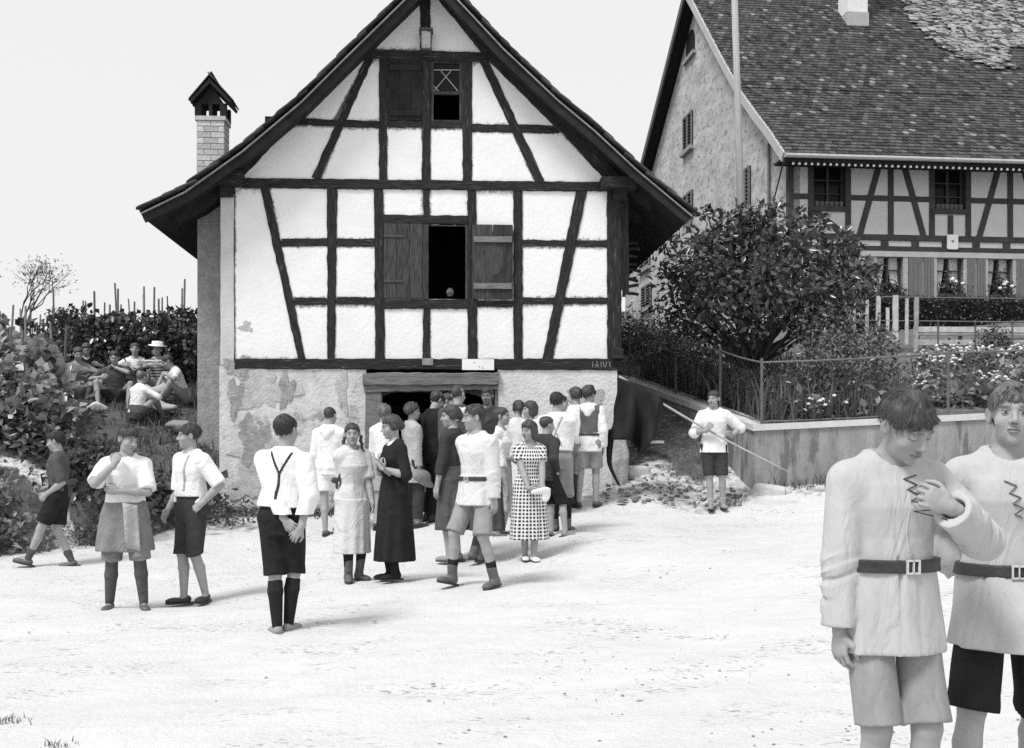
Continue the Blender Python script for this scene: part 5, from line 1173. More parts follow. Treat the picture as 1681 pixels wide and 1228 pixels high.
# ---- anatomy (metres for a figure 1.70 m tall; +x image-right when facing the camera, forward -y)
TM = np.array([(.82,.125,.09,0),(.90,.165,.110,-.008),(.97,.158,.106,-.004),(1.06,.138,.095,0),(1.16,.146,.102,.004),(1.27,.166,.114,.008),(1.35,.165,.104,.0),(1.41,.125,.085,-.006),(1.45,.065,.062,-.008)])
TF = np.array([(.82,.135,.10,0),(.90,.172,.118,-.01),(.97,.160,.108,-.006),(1.06,.120,.088,0),(1.16,.130,.100,.008),(1.25,.146,.120,.020),(1.34,.140,.095,.004),(1.40,.105,.075,-.006),(1.44,.055,.055,-.008)])
class Fig: pass
def ik(a, c, l1, l2, pole):
    a = np.asarray(a, float); c = np.asarray(c, float); v = c-a; L_ = np.linalg.norm(v); mx = (l1+l2)*.9995
    if L_ > mx: c = a+v/L_*mx; v = c-a; L_ = mx
    d = v/L_; x = (l1*l1-l2*l2+L_*L_)/(2*L_); h = math.sqrt(max(l1*l1-x*x, 0)); p = np.asarray(pole, float); p = nrm(p-d*(p@d)); return a+d*x+p*h, c
def headsdf(f, c, Rh, s, k0, female=False, fine=True):
    """face on -y of the head frame"""
    P = lambda x, y, z: c+Rh@(np.array((x, y, z))*s)
    f.ell(P(0, .012, .035), np.array((.074, .095, .080))*s, Rh, 0)
    f.ell(P(0, -.025, -.018), np.array((.060, .068, .083))*s, Rh, .02)
    f.ell(P(0, -.032, -.068), np.array((.046 if not female else .042, .050, .042))*s, Rh, .025)
    f.cone(P(0, -.070, -.096), P(0, -.070, -.094), .016*s, .016*s, .02)
    for sx in (-1, 1): f.cone(P(sx*.040, -.056, -.026), P(sx*.036, -.05, -.034), .024*s, .022*s, .02)
    f.ell(P(0, -.080, .030), np.array((.048, .018, .011))*s, Rh, .014)
    for sx in (-1, 1): f.cone(P(sx*.031, -.1, .010), P(sx*.034, -.098, .009), .0145*s, .013*s, .014*s, 'd')
    f.cone(P(0, -.090, .014), P(0, -.110, -.022), .0075*s, .0115*s, .012)
    for sx in (-1, 1): f.cone(P(sx*.011, -.097, -.027), P(sx*.011, -.095, -.027), .0085*s, .0085*s, .006)
    if fine:
        for sx in (-1, 1): f.ell(P(sx*.031, -.0795, .009), np.array((.0155, .012, .0105))*s, Rh, .003)
    f.ell(P(0, -.0925, -.0525), np.array((.021, .0105, .0062))*s, Rh, .006); f.ell(P(0, -.0905, -.064), np.array((.018, .0105, .0072))*s, Rh, .006)
    if fine: f.ell(P(0, -.104, -.0582), np.array((.023, .0085, .0020))*s, Rh, .002, 'd')
    for sx in (-1, 1):
        Re = Rh@rotz(sx*R(-20))@roty(sx*R(8)); f.ell(P(sx*.080, .014, -.002), np.array((.010, .020, .033))*s, Re, .008)
        if fine: f.ell(P(sx*.092, .008, .002), np.array((.008, .011, .020))*s, Re, .005, 'd')
def headtone(V, c, Rh, s, brow=.35, fine=True, closed=False, lip=.68):
    q = (V-c)@Rh/s; t = np.ones(len(V)); ax = np.abs(q[:, 0]); fr = q[:, 1] < -.04
    def el(cx, cz, rx, rz, tilt=0): return ((ax-cx)/rx)**2+((q[:, 2]-cz-tilt*(ax-cx))/rz)**2
    t = np.where(fr & (el(0, -.0585, .024, .0125) < 1), lip, t)
    t = np.where(fr & (el(.032, .0315, .0215, .0056, -.12) < 1), brow, t)
    if fine:
        e = el(.031, .0085, .0140, .0046); t = np.where(fr & (e < 1) & (not closed), 1.0, t); t = np.where(fr & (el(.031, .0085, .0062, .0062) < 1) & (e < 1) & (not closed), .12, t)
        t = np.where(fr & (el(.031, .0150 if not closed else .004, .0165, .0028, -.1) < 1), .22, t)
        t = np.where(fr & (np.abs(q[:, 2]+.0580) < .0019) & (ax < .022), .3, t)
        t = np.where(fr & (el(.0065, -.0335, .0042, .003) < 1) & (q[:, 1] < -.09), .35, t)
    else: t = np.where(fr & (el(.031, .009, .0155, .0062) < 1), .25, t)
    return t
def handsdf(f, w, fd, pn, s, curl=.5, side=1, k=.006, spread=.12, thumb=.5, idx=None, mitt=False):
    """wrist w, finger direction fd, palm normal pn (palm faces pn), side +1: thumb towards cross(pn,fd)*side"""
    fd = nrm(fd); pn = nrm(np.asarray(pn)-fd*(np.asarray(pn)@fd)); tv = np.cross(fd, pn)*side
    Rm = np.stack([tv, pn, fd], 1); f.ell(w+fd*.045*s, np.array((.040, .0155, .052))*s, Rm, .012)
    f.cone(w-fd*.03*s, w+fd*.02*s, .024*s, .022*s, .015)
    Ls = (.074, .083, .077, .060); cr = curl if isinstance(curl, (list, tuple)) else [curl]*4
    for i in range(4):
        off_ = (.030-.0205*i)*s; b0 = w+fd*(.082-.004*abs(i-1))*s+tv*off_; a = spread*(1.5-i)*.5; c_ = cr[i]; d0 = nrm(fd+tv*a); rr = (.0086 if i < 3 else .0072)*s
        d1 = nrm(d0*math.cos(c_*.9)+pn*math.sin(c_*.9)); d2 = nrm(d0*math.cos(c_*1.9)+pn*math.sin(c_*1.9)); d3 = nrm(d0*math.cos(c_*2.6)+pn*math.sin(c_*2.6)); L_ = Ls[i]*s
        p1 = b0+d1*L_*.45; p2 = p1+d2*L_*.32; p3 = p2+d3*L_*.23
        f.cone(b0-fd*.02*s, b0, rr*1.05, rr*1.1, .006*s); f.cone(b0, p1, rr*1.08, rr, .003*s); f.cone(p1, p2, rr, rr*.92, .002*s); f.cone(p2, p3, rr*.92, rr*.78, .002*s)
    t0 = w+fd*.022*s+tv*.026*s; t1 = t0+nrm(fd*.7+tv*.75+pn*.35)*.042*s; t2 = t1+nrm(fd*.9+tv*(.3-.4*thumb)+pn*(.2+.5*thumb))*.030*s; t3 = t2+nrm(fd*.95+tv*(.1-.5*thumb)+pn*(.2+.7*thumb))*.024*s
    f.cone(t0, t1, .0145*s, .0115*s, .012*s); f.cone(t1, t2, .0112*s, .0098*s, .003*s); f.cone(t2, t3, .0098*s, .0078*s, .002*s)
def person(name_lab, base, Ht, yaw, sex='m', res=.012, pose=None, head=(0, 0, 0), top=None, bottom=None, shoes=None, socks=None, hair=('short', 'dark'), belt=None, susp=None, collar=None, extra=None, skin=None, group=None, lean=0., sidelean=0., stoop=0., fat=1.0, hand=None, hres=None, brow=.35, closed=False, seed=0, handres=None, twist=0.):
    """pose: dict of hl/hr (wrist), el/er (elbow pole), fl/fr (ankle x,y,z), tl/tr toe yaw, pl/pr toe pitch, hips (x,y,dz), kl/kr knee pole"""
    g = Fig(); s = Ht/1.70; g.base = base; g.yaw = yaw; po = dict(hl=(.24, -.06, .80), hr=(-.24, -.06, .80), el=(.3, .6, 0), er=(-.3, .6, 0), fl=(.10, .02, .08), fr=(-.10, .02, .08), tl=12, tr=-12, pl=0, pr=0, hips=(0, 0, 0), kl=(.05, -1, 0), kr=(-.05, -1, 0)); po.update(pose or {})
    root = tag(empty('person', base, R(yaw)), name_lab, 'person', group); sk_m = skin or M_skin
    T = TF if sex == 'f' else TM; T = T.copy(); T[:, 1:3] *= fat
    hips = np.array(po['hips'], float)*s; Rt = rotz(R(twist))@roty(R(sidelean))@rotx(R(lean))       # lean forward: rotate about x
    hipc = np.array((0, 0, .92))*s+hips; o0 = hipc-Rt@np.array((0, 0, .92))*s                     # torso frame origin
    tp = lambda x, y, z: o0+Rt@(np.array((x, y, z))*s)
    sw_ = .166 if sex == 'm' else .148; sw_ *= (1+(fat-1)*.7)
    sh = {1: tp(sw_, .004, 1.358), -1: tp(-sw_, .004, 1.358)}; hp = {1: hipc+np.array((.09, 0, -.02))*s, -1: hipc+np.array((-.09, 0, -.02))*s}
    LA, LF, LT, LS = .285*s, .25*s, .425*s, .40*s
    J = {}
    for sd, hk, ek, fk, kk in ((1, 'hl', 'el', 'fl', 'kl'), (-1, 'hr', 'er', 'fr', 'kr')):
        e, w = ik(sh[sd], np.array(po[hk])*s, LA, LF, po[ek]); k_, an = ik(hp[sd], np.array(po[fk])*s, LT, LS, po[kk]); J[sd] = (e, w, k_, an)
    hy, hpz, hr_ = head; Rn = Rt@rotx(R(stoop)); Rh = rotz(R(hy))@rotx(R(hpz))@roty(R(hr_))
    nb = tp(0, .012, 1.42); nk = nb+Rn@np.array((0, -.012, .065))*s; hc = nk+Rn@np.array((0, -.012, .03))*s+Rh@np.array((0, -.008, .078))*s
    hs = s*(1.0 if Ht > 1.5 else 1.03)
    # torso/legs/arms
    allp = np.array([hc]+[nb]+[x for sd in (1, -1) for x in (sh[sd],)+J[sd]]+[hipc]); lo, hi = allp.min(0)-.16*s, allp.max(0)+.16*s
    def limbs(f, gr=0.0):
        f.loft(o0, Rt, T*s, .03, gr)
        for sd in (1, -1):
            e, w, k_, an = J[sd]
            f.cone(tp(sd*.035, .012, 1.425), sh[sd], .045*s, .053*s, .04, grow=gr); f.cone(sh[sd], e, .050*s, .040*s, .03, grow=gr); f.cone(e, e+(w-e)*.35, .040*s, .040*s, .012, grow=gr); f.cone(e+(w-e)*.35, w, .040*s, .0265*s, .012, grow=gr)
            f.cone(hp[sd], k_, .082*s, .052*s, .03, grow=gr); f.cone(k_, k_+(an-k_)*.35+np.array((0, .012, 0))*s, .050*s, .052*s, .02, grow=gr); f.cone(k_+(an-k_)*.35+np.array((0, .012, 0))*s, an, .052*s, .034*s, .015, grow=gr)
    toe = {}
    for sd, tk, pk in ((1, 'tl', 'pl'), (-1, 'tr', 'pr')):
        Rf = rotz(R(po[tk]))@rotx(R(po[pk])); toe[sd] = Rf
    bf = Field(lo, hi, res); limbs(bf)
    bf.cone(nb-Rn@np.array((0, 0, .04))*s, nk+(hc-nk)*.4, .058*s if sex == 'm' else .050*s, .052*s if sex == 'm' else .046*s, .03)
    for sd in (1, -1):
        an = J[sd][3]; Rf = toe[sd]; bf.cone(an+Rf@np.array((0, .02, -.045))*s, an+Rf@np.array((0, -.13, -.052))*s, .032*s, .022*s, .03)
    hres = hres or res*.55; Rr = .155*s
    hf = Field(hc-Rr-np.array((0, 0, .03*s)), hc+Rr, hres); headsdf(hf, hc, Rh, hs, .02, sex == 'f', hres < .0062)
    hf.cone(nb+(nk-nb)*.3, nk+(hc-nk)*.35, .055*s if sex == 'm' else .047*s, .052*s if sex == 'm' else .046*s, .025)
    fields = [bf, hf]
    hd = hand or {}
    for sd, key in ((1, 'l'), (-1, 'r')):
        e, w = J[sd][0], J[sd][1]; h_ = hd.get(key, {}); fd = np.array(h_.get('fd', nrm(w-e)), float); pn = np.array(h_.get('pn', (-sd*1.0, .25, 0)), float)
        hr2 = handres or max(res*.45, .004); f = Field(w-.13*s, w+.20*s if False else w+.13*s+np.maximum(nrm(fd)*.09*s, 0), hr2) if True else None
        f = Field(np.minimum(w-.05*s, w+nrm(fd)*.17*s-.07*s), np.maximum(w+.05*s, w+nrm(fd)*.17*s+.07*s), hr2)
        handsdf(f, w, fd, pn, s*(1.0 if sex == 'm' else .92), h_.get('curl', .35), -sd if h_.get('flip') is None else sd, thumb=h_.get('thumb', .5), spread=h_.get('spread', .12)); f.cone(w-nrm(w-e)*.045*s, w, .029*s, .0265*s, .01); fields.append(f)
    g.hc, g.Rh, g.s, g.J, g.sh, g.hp, g.tp, g.Rt, g.o0, g.nb, g.nk, g.hipc, g.root, g.hs, g.T, g.toe = hc, Rh, s, J, sh, hp, tp, Rt, o0, nb, nk, hipc, root, hs, T, toe
    meshobj('body', fields, sk_m, root, tonefn=lambda V: headtone(V, hc, Rh, hs, brow, hres < .0062, closed))
    # ---- hair
    if hair:
        st, colr = hair[0], hair[1]; f = Field(hc-np.array((.17, .17, .30 if st in ('bob', 'long', 'tail') else .17))*hs, hc+.17*hs, max(hres, .0045 if res < .009 else .006))
        P = lambda x, y, z: hc+Rh@(np.array((x, y, z))*hs); th_ = {'short': .012, 'crop': .005, 'curly': .024, 'quiff': .013, 'bob': .020, 'bun': .014, 'braids': .008, 'long': .016, 'tail': .012, 'floppy': .014}[st]
        f.ell(P(0, .013, .036), np.array((.0745, .0955, .0805))*hs, Rh, 0)
        X, Y, Z = np.meshgrid(*f.ax, indexing='ij', sparse=True); x, y, z = X-hc[0], Y-hc[1], Z-hc[2]; q = [(Rh[0, i]*x+Rh[1, i]*y+Rh[2, i]*z)/hs for i in range(3)]
        r_ = np.random.default_rng(seed+5); nz = 0
        for i in range(4):
            v = r_.normal(size=3)*(55 if st in ('curly',) else 38); nz = nz+np.sin(v[0]*q[0]+v[1]*q[1]+v[2]*q[2]*.6+i)
        if st in ('bob', 'long', 'bun', 'tail', 'braids', 'floppy'): nz = nz*.6+1.0*np.sin(90*(q[0]+.3*q[2])+4*np.sin(20*q[2]))
        fl_ = {'short': .062, 'crop': .066, 'curly': .066, 'quiff': .064, 'bob': .060, 'bun': .064, 'braids': .070, 'long': .062, 'tail': .064, 'floppy': .056}[st]; sl_ = -(fl_+.074)/.19
        lim = fl_+sl_*(q[1]+.09)+.006*np.sin(75*q[0]+2+seed)+.005*np.sin(170*q[0]+90*q[1])+.012*np.sin(22*q[0]+seed*2)
        if st in ('bob', 'long'): lim = np.where(q[1] > -.035, -.085 if st == 'bob' else -.2, lim)
        if st in ('bun', 'tail', 'braids'): lim = np.where(q[1] > -.02, np.maximum(np.minimum(lim, .0-.5*q[1]), -.065), lim)
        tap = np.clip((q[2]-lim)/.07, 0, 1)**.7*(np.clip((q[2]+.02)/.10, .22, 1) if st in ('short', 'quiff', 'floppy', 'crop') else 1); f.d = f.d-((th_*tap+.0015)*hs).astype(np.float32)+((.0030 if st not in ('curly', 'floppy') else .005)*nz*hs*tap).astype(np.float32)
        f.d = np.maximum(f.d, ((lim-q[2])*.85*hs).astype(np.float32))
        if st not in ('crop', 'curly'):
            for i in range(420 if res < .008 else 60):
                v = nrm(r_.normal(size=3)+np.array((0, .15, .5))); pp = np.array((0, .013, .036))+v*np.array((.076, .097, .082)); lm = fl_+sl_*(pp[1]+.09)
                if pp[2] < max(lm, .03 if st in ('short', 'quiff', 'floppy') else -.02)+.02: continue
                cr_ = nrm(np.array((.25, .35, 1.0))); tv = v-cr_; tv = nrm(tv-v*(tv@v)+r_.normal(size=3)*.12); v2 = nrm(v+tv*.42); fz = 1+(.10 if st == 'quiff' and v[1] < -.2 else .02)*r_.random()
                e_ = th_*.75; big = 1.0 if res > .008 else .62; f.cone(P(*(np.array((0, .013, .036))+v*(np.array((.074, .095, .080))+e_))), P(*(np.array((0, .013, .036))+v2*(np.array((.074, .095, .080))+e_*.9)*fz)), .0105*hs*big, .0040*hs*big, .003)
        if st not in ('bob', 'long', 'bun', 'braids'):
            for sx in (-1, 1): f.ell(P(sx*.086, .012, -.004), np.array((.024, .022, .032))*hs, Rh, .006, 'd')
        if st in ('quiff', 'floppy'):
            for i in range(26): xx = -.050+.004*i+r_.normal()*.006; f.cone(P(xx*.8, -.055+.02*abs(xx)/.06+r_.normal()*.006, .104-.30*xx*xx/.06), P(xx*1.1+(.016 if xx > -.02 else -.008)+r_.normal()*.010, -.090+.03*abs(xx)/.06+r_.normal()*.006, (.074 if st == 'floppy' else .104)+r_.normal()*.010-.02*abs(xx)/.06), .0085*hs, .0030*hs, .004)
        if st == 'curly':
            for i in range(26):
                v = nrm(r_.normal(size=3)+np.array((0, .1, .55))); f.cone(P(*(np.array((0, .014, .04))+v*np.array((.085, .105, .09)))), P(*(np.array((0, .014, .042))+v*np.array((.092, .112, .098)))), .017*hs, .013*hs, .008)
        if st == 'bob':
            for sx in (-1, 1): f.ell(P(sx*.062, .03, -.045), np.array((.034, .062, .065))*hs, Rh, .025)
            f.ell(P(0, .075, -.03), np.array((.07, .05, .07))*hs, Rh, .025)
        if st == 'bun':
            f.ell(P(0, .105, -.005), np.array((.050, .042, .046))*hs, Rh, .012)
            for sx in (-1, 1): f.ell(P(sx*.070, .015, .0), np.array((.022, .045, .040))*hs, Rh, .015)
        if st in ('long', 'tail'):
            f.cone(P(0, .095, -.01), P(0, .105, -.13), .045*hs, .038*hs, .03); f.cone(P(0, .105, -.13), P(0.01, .10, -.23), .038*hs, .018*hs, .02)
        ho = meshobj('hair', [f], HAIR[colr], root)
        if res < .0125 and st != 'crop':
            ns = 3400 if res < .008 else 900; wd_ = .00085 if res < .008 else .0021; rr = np.random.default_rng(seed+77); v = rr.normal(size=(ns*3, 3))+np.array((0, .15, .45)); v /= np.linalg.norm(v, axis=1)[:, None]
            rad = np.array((.0745, .0955, .0805)); ctr = np.array((0, .013, .036)); pp = ctr+v*rad; lm = fl_+sl_*(pp[:, 1]+.09); ear = (np.abs(pp[:, 0]) > .06) & (np.abs(pp[:, 1]-.012) < .03)
            if st in ('bun', 'tail', 'braids', 'bob', 'long'): lm = np.where(pp[:, 1] > -.02, -.05, lm)
            v = v[(pp[:, 2] > lm+.004+.03*ear)][:ns]; n_ = len(v); cr_ = nrm((.25, .35, 1.0)); tv = v-cr_; tv -= v*(tv*v).sum(1)[:, None]; tv += rr.normal(size=(n_, 3))*(.22 if st in ('floppy', 'quiff', 'curly', 'short') else .06); tv -= v*(tv*v).sum(1)[:, None]; tv /= np.linalg.norm(tv, axis=1)[:, None]
            Ls_ = rr.uniform(.12, .42, n_)[:, None]; lift = rr.uniform(.2, 1.0, n_)[:, None]*(.018 if st in ('quiff', 'curly', 'floppy') else .011 if st == 'short' else .007); rows = []
            e0 = th_*np.clip((pp[(pp[:, 2] > lm+.004+.03*ear)][:ns, 2]-lm[(pp[:, 2] > lm+.004+.03*ear)][:ns])/.07, 0, 1)[:, None]**.7
            wv = np.cross(v, tv)
            for k in range(4):
                u = k/3; d_ = v*np.cos(Ls_*u)+tv*np.sin(Ls_*u); pos = ctr+d_*(rad+e0*(1-.15*u)+.001+lift*u*u); ww = wd_*(1-.75*u); rows += [pos-wv*ww, pos+wv*ww]
            V = np.stack(rows, 1).reshape(-1, 3); b0 = np.arange(n_)*8; Q_ = np.concatenate([np.stack([b0+2*k, b0+2*k+1, b0+2*k+3, b0+2*k+2], 1) for k in range(3)])
            link('hair_strands', npmesh('hair_strands', hc+(V*hs)@Rh.T, Q_, True), HAIR[colr], ho)
    # ---- clothes
    def ringmod(g2, a, b, amp, s):
        X, Y, Z = np.meshgrid(*g2.ax, indexing='ij', sparse=True); ab = nrm(b-a); t_ = (X-a[0])*ab[0]+(Y-a[1])*ab[1]+(Z-a[2])*ab[2]; u = nrm(np.cross(ab, (0.3, 1, .2))); v = np.cross(ab, u)
        p = (X-a[0])*u[0]+(Y-a[1])*u[1]+(Z-a[2])*u[2]; q_ = (X-a[0])*v[0]+(Y-a[1])*v[1]+(Z-a[2])*v[2]
        ph = t_*(120/s)+45*p/s+2.6*np.sin(24*q_/s+t_*19/s); g2.d = g2.d+(amp*(np.sin(ph)+.5*np.sin(2.3*ph+q_*40/s))*np.clip(.45+.75*np.sin(17*t_/s+30*q_/s+9*p/s), 0, 1)).astype(np.float32)
    def tshirt(t):
        gr = t.get('grow', .016)*s; T2 = T*s; T2 = T2.copy(); hem = t.get('hem', .93)*s; sl = t.get('sleeve', 2.0); r_ = t.get('res', res)
        lo2 = np.minimum(lo, 9); f = Field(lo+np.array((0, 0, max(hem-.03*s-lo[2], 0) if abs(lean) < 25 and hips[2] > -.2 else 0)), hi, r_)
        st = T2[T2[:, 0] >= (.85*s)]; bl = t.get('blouse', 0)
        def fold(a, z): return t.get('fold', .012)*np.sin(7*a+seed)*np.clip((1.25*s-z)/(.4*s), 0, 1)
        if bl: st = st.copy(); w_ = np.exp(-((st[:, 0]-t.get('blz', 1.02)*s)/(.09*s))**2)*bl*s; st[:, 1] += w_; st[:, 2] += w_
        f.loft(o0, Rt, st, .02, gr, fold)
        if 'skirt' in t:        # tunic below the belt: (ztop, zhem, w0,d0,w1,d1)
            a, b, w0, d0, w1, d1 = [v*s for v in t['skirt']]; f.loft(o0, Rt, [(b, w1, d1, t.get('soff', 0)*s), (a, w0, d0, 0)], .02, 0, lambda an, z: t.get('sfold', .035)*np.sin(t.get('nf', 9)*an+1.5*np.sin(2*an)+seed)*np.clip((a-z)/(a-b), 0, 1))
        rr = t.get('sr', (.066, .058, .050, .042))
        for sd in (1, -1):
            e, w = J[sd][0], J[sd][1]; f.cone(tp(sd*.03, .012, 1.42), sh[sd], .046*s+gr, .053*s+gr*.8, .04)
            if sl <= 1:
                q_ = sh[sd]+(e-sh[sd])*sl; g2 = Field(np.minimum(sh[sd], q_)-.11*s, np.maximum(sh[sd], q_)+.11*s, r_); g2.cone(sh[sd], e, rr[0]*s, rr[0]*s+(rr[1]-rr[0])*s, 0); g2.cut(q_, e-sh[sd]); mergef(f, g2, .02)
            else:
                f.cone(sh[sd], e, rr[0]*s, rr[1]*s, .02)
                q_ = e+(w-e)*(sl-1); g2 = Field(np.minimum(e, q_)-.10*s, np.maximum(e, q_)+.10*s, r_); g2.cone(e, w+(w-e)*.15, rr[1]*s, rr[2]*s, 0)
                if t.get('ring'): ringmod(g2, e, w, t['ring']*s, s)
                if t.get('hollow'): g2.cone(q_-(w-e)*.25, q_+(w-e)*.2, .038*s, rr[2]*s*.76, 0, 'd')
                g2.cut(q_, w-e); mergef(f, g2, .012)
                if t.get('cuffroll'): f.cone(q_-(w-e)*.06, q_, rr[2]*s*1.08, rr[2]*s*1.12, .004)
        if t.get('crease'):
            X, Y, Z = np.meshgrid(*f.ax, indexing='ij', sparse=True); x, y, z = X-o0[0], Y-o0[1], Z-o0[2]; q = [(Rt[0, i]*x+Rt[1, i]*y+Rt[2, i]*z)/s for i in range(3)]
            an = np.arctan2(q[0], -q[1]); zb = t.get('zb', 1.03); ph = seed*1.3; dz = q[2]-zb
            pat = np.clip(.25+.6*np.sin(3.3*an+ph)+.6*np.sin(7.7*an-2*ph), 0, 1)*(1-np.abs(np.sin(an*5.5+1.7*np.sin(2.3*an+ph)+1.2*np.where(dz > 0, dz*5, 0))))**3; fade = np.exp(-np.abs(dz)/np.where(dz > 0, .12, .20)); inside = (np.abs(q[0]) < .23)
            f.d = f.d+(t['crease']*s*pat*fade*inside).astype(np.float32)
        if t.get('wr', .003): f.wrinkle(t.get('wr', .003)*s, seed+1, t.get('wf', 30)/s)
        X, Y, Z = np.meshgrid(*f.ax, indexing='ij', sparse=True)
        # neck opening and hem
        nz = t.get('neck', 1.425); f.cone(tp(0, -.012, nz), tp(0, -.035, nz+.16), t.get('nr', .064)*s, (t.get('nr', .064)+.03)*s, .012*s, 'd')
        if t.get('vneck'):
            a = tp(0, -.17, 1.43); b = tp(0, -.15, t['vneck']); f.cone(a, b, .055*s, .012*s, .005, 'd')
        c = tp(0, 0, t.get('hem', .93)); n = Rt@np.array((0, 0, -1.)); 
        if hips[2] > -.2 or t.get('cuthem'):
            hd_ = ((X-c[0])*n[0]+(Y-c[1])*n[1]+(Z-c[2])*n[2])
            arm = 9.0
            for sd in (1, -1):
                e, w = J[sd][0], J[sd][1]
                for a, b in ((sh[sd], e), (e, w)):
                    ab = b-a; x, y, z = X-a[0], Y-a[1], Z-a[2]; tt = np.clip((x*ab[0]+y*ab[1]+z*ab[2])/(ab@ab), 0, 1); arm = np.minimum(arm, np.sqrt((x-tt*ab[0])**2+(y-tt*ab[1])**2+(z-tt*ab[2])**2)-.068*s)
            f.d = np.maximum(f.d, np.minimum(hd_, arm).astype(np.float32))
        ob = meshobj(t.get('name', 'shirt'), [f], TW[t['m']], root)
        if t['m'] in ('check', 'stripe'): clothuv(ob, g)
        g.topf = f; return ob
    def mergef(f, g2, k):
        i0 = np.round((g2.lo-f.lo)/f.h).astype(int); X, Y, Z = np.meshgrid(*g2.ax, indexing='ij', sparse=True)
        # resample by nearest aligned index: fields share the step, so align g2 to f's lattice
        n = g2.n; a0 = np.maximum(i0, 0); a1 = np.minimum(i0+n, f.n)
        if (a1 <= a0).any(): return
        sl = tuple(slice(p, q) for p, q in zip(a0, a1)); s2 = tuple(slice(p-o_, q-o_) for p, q, o_ in zip(a0, a1, i0)); a, b = f.d[sl], g2.d[s2]; h = np.maximum(k-np.abs(a-b), 0)/k; f.d[sl] = np.minimum(a, b)-h*h*k*.25
    g.mergef = mergef
    def clothuv(ob, g):
        me = ob.data; n = len(me.vertices); co = np.zeros(n*3, np.float32); me.vertices.foreach_get('co', co); co = co.reshape(-1, 3); q = (co-o0)@Rt
        u = np.arctan2(q[:, 0], -q[:, 1])*.19*s; at_ = me.attributes.new('cloth', 'FLOAT_VECTOR', 'POINT'); at_.data.foreach_set('vector', np.stack([u, q[:, 2], 0*u], 1).astype(np.float32).ravel())
    def shorts(t):
        r_ = t.get('res', res); gr = t.get('grow', .018)*s; kk = t.get('len', .92); w0, w1 = t.get('r', (.100, .092)); zt = t.get('waist', 1.06)*s
        pts = [hipc]+[J[sd][2] for sd in (1, -1)]+[J[sd][3] for sd in (1, -1)]; pts = np.array(pts); f = Field(np.array((pts[:, 0].min(), pts[:, 1].min(), pts[:, 2].min()))-.15*s, np.array((pts[:, 0].max(), pts[:, 1].max(), max(pts[:, 2].max(), zt if hips[2] > -.2 else hipc[2]+.1*s)))+.15*s, r_)
        for sd in (1, -1):
            k_, an = J[sd][2], J[sd][3]; g2 = Field(np.minimum(np.minimum(hp[sd], k_), an)-.14*s, np.maximum(np.maximum(hp[sd], k_), an)+.14*s, r_);
            if kk <= 1: q_ = hp[sd]+(k_-hp[sd])*kk; d_ = k_-hp[sd]; g2.cone(hp[sd], k_+nrm(d_)*.12*s, w0*s, w1*s+(w1-w0)*s*.2, 0)
            else: q_ = k_+(an-k_)*(kk-1); d_ = an-k_; g2.cone(hp[sd], k_, w0*s, w1*s, 0); g2.cone(k_, an+d_*.1, w1*s, t.get('rb', .06)*s, .02)
            if t.get('wr', .004): g2.wrinkle(t.get('wr', .004)*s, seed+3+sd, 26/s, (1, 1, .45))
            g2.cut(q_, d_); mergef(f, g2, .025)
        st = T[(T[:, 0] <= 1.17)].copy(); st = np.concatenate([[(.79, .115, .092, 0)], st])*s; f.loft(o0, Rt, st, .04, gr)
        c = tp(0, 0, t.get('waist', 1.06)); f.cut(c, Rt@np.array((0, 0, 1.)))
        return meshobj(t.get('name', 'shorts'), [f], TW[t['m']], root)
    def skirt(t):
        r_ = t.get('res', res); a, b = t['top']*s, t['hem']*s; w0, d0 = [v*s for v in t.get('w0', (.15, .11))]; w1, d1 = [v*s for v in t.get('w1', (.26, .22))]; nf = t.get('nf', 11); am = t.get('fold', .05)
        f = Field(np.array((hipc[0]-w1-.1*s, hipc[1]-d1-.14*s, b-.05*s)), np.array((hipc[0]+w1+.1*s, hipc[1]+d1+.14*s, a+.08*s)), r_); mid = a+(b-a)*.3
        o1 = np.array((hipc[0], hipc[1], 0)); f.loft(o1, np.eye(3), [(b, w1, d1, t.get('off', 0)*s), (mid, w0+(w1-w0)*.55, d0+(d1-d0)*.55, t.get('off', 0)*.4*s), (a, w0, d0, 0)], 0, 0, lambda an, z: am*np.sin(nf*an+1.8*np.sin(2*an+seed)+2.2*(a-z))*np.clip((a-z)/(a-b)*1.3, 0, 1))
        f.loft(o0, Rt, T[T[:, 0] <= 1.1]*s, .04, .022*s); f.cut(tp(0, 0, t['top']), Rt@np.array((0, 0, 1.)))
        f.ell(np.array((hipc[0], hipc[1], b-.01)), (w1*.9, d1*.9, .06*s), None, .01, 'd')
        ob = meshobj(t.get('name', 'skirt'), [f], TW[t['m']], root)
        if t['m'] in ('check', 'stripe'): clothuv(ob, g)
    if bottom:
        for t in (bottom if isinstance(bottom, list) else [bottom]): (skirt if t.get('kind') == 'skirt' else shorts)(t)
    if top:
        for t in (top if isinstance(top, list) else [top]): tshirt(t)
    # ---- shoes and socks
    for sd in (1, -1):
        k_, an = J[sd][2], J[sd][3]; Rf = toe[sd]
        if socks:
            f = Field(np.minimum(k_, an)-.12*s, np.maximum(k_, an)+.12*s, min(res, .009)); fr_ = socks.get('to', .3); q_ = an+(k_-an)*fr_; m_ = k_+(an-k_)*.35+np.array((0, .012, 0))*s
            f.cone(k_, m_, .050*s, .052*s, 0, grow=.007*s); f.cone(m_, an, .052*s, .034*s, .015, grow=.007*s); f.cut(q_, k_-an)
            if socks.get('roll'): f.cone(q_-(k_-an)*.03, q_, .052*s, .052*s, .006)
            meshobj('sock', [f], TW[socks['m']], root)
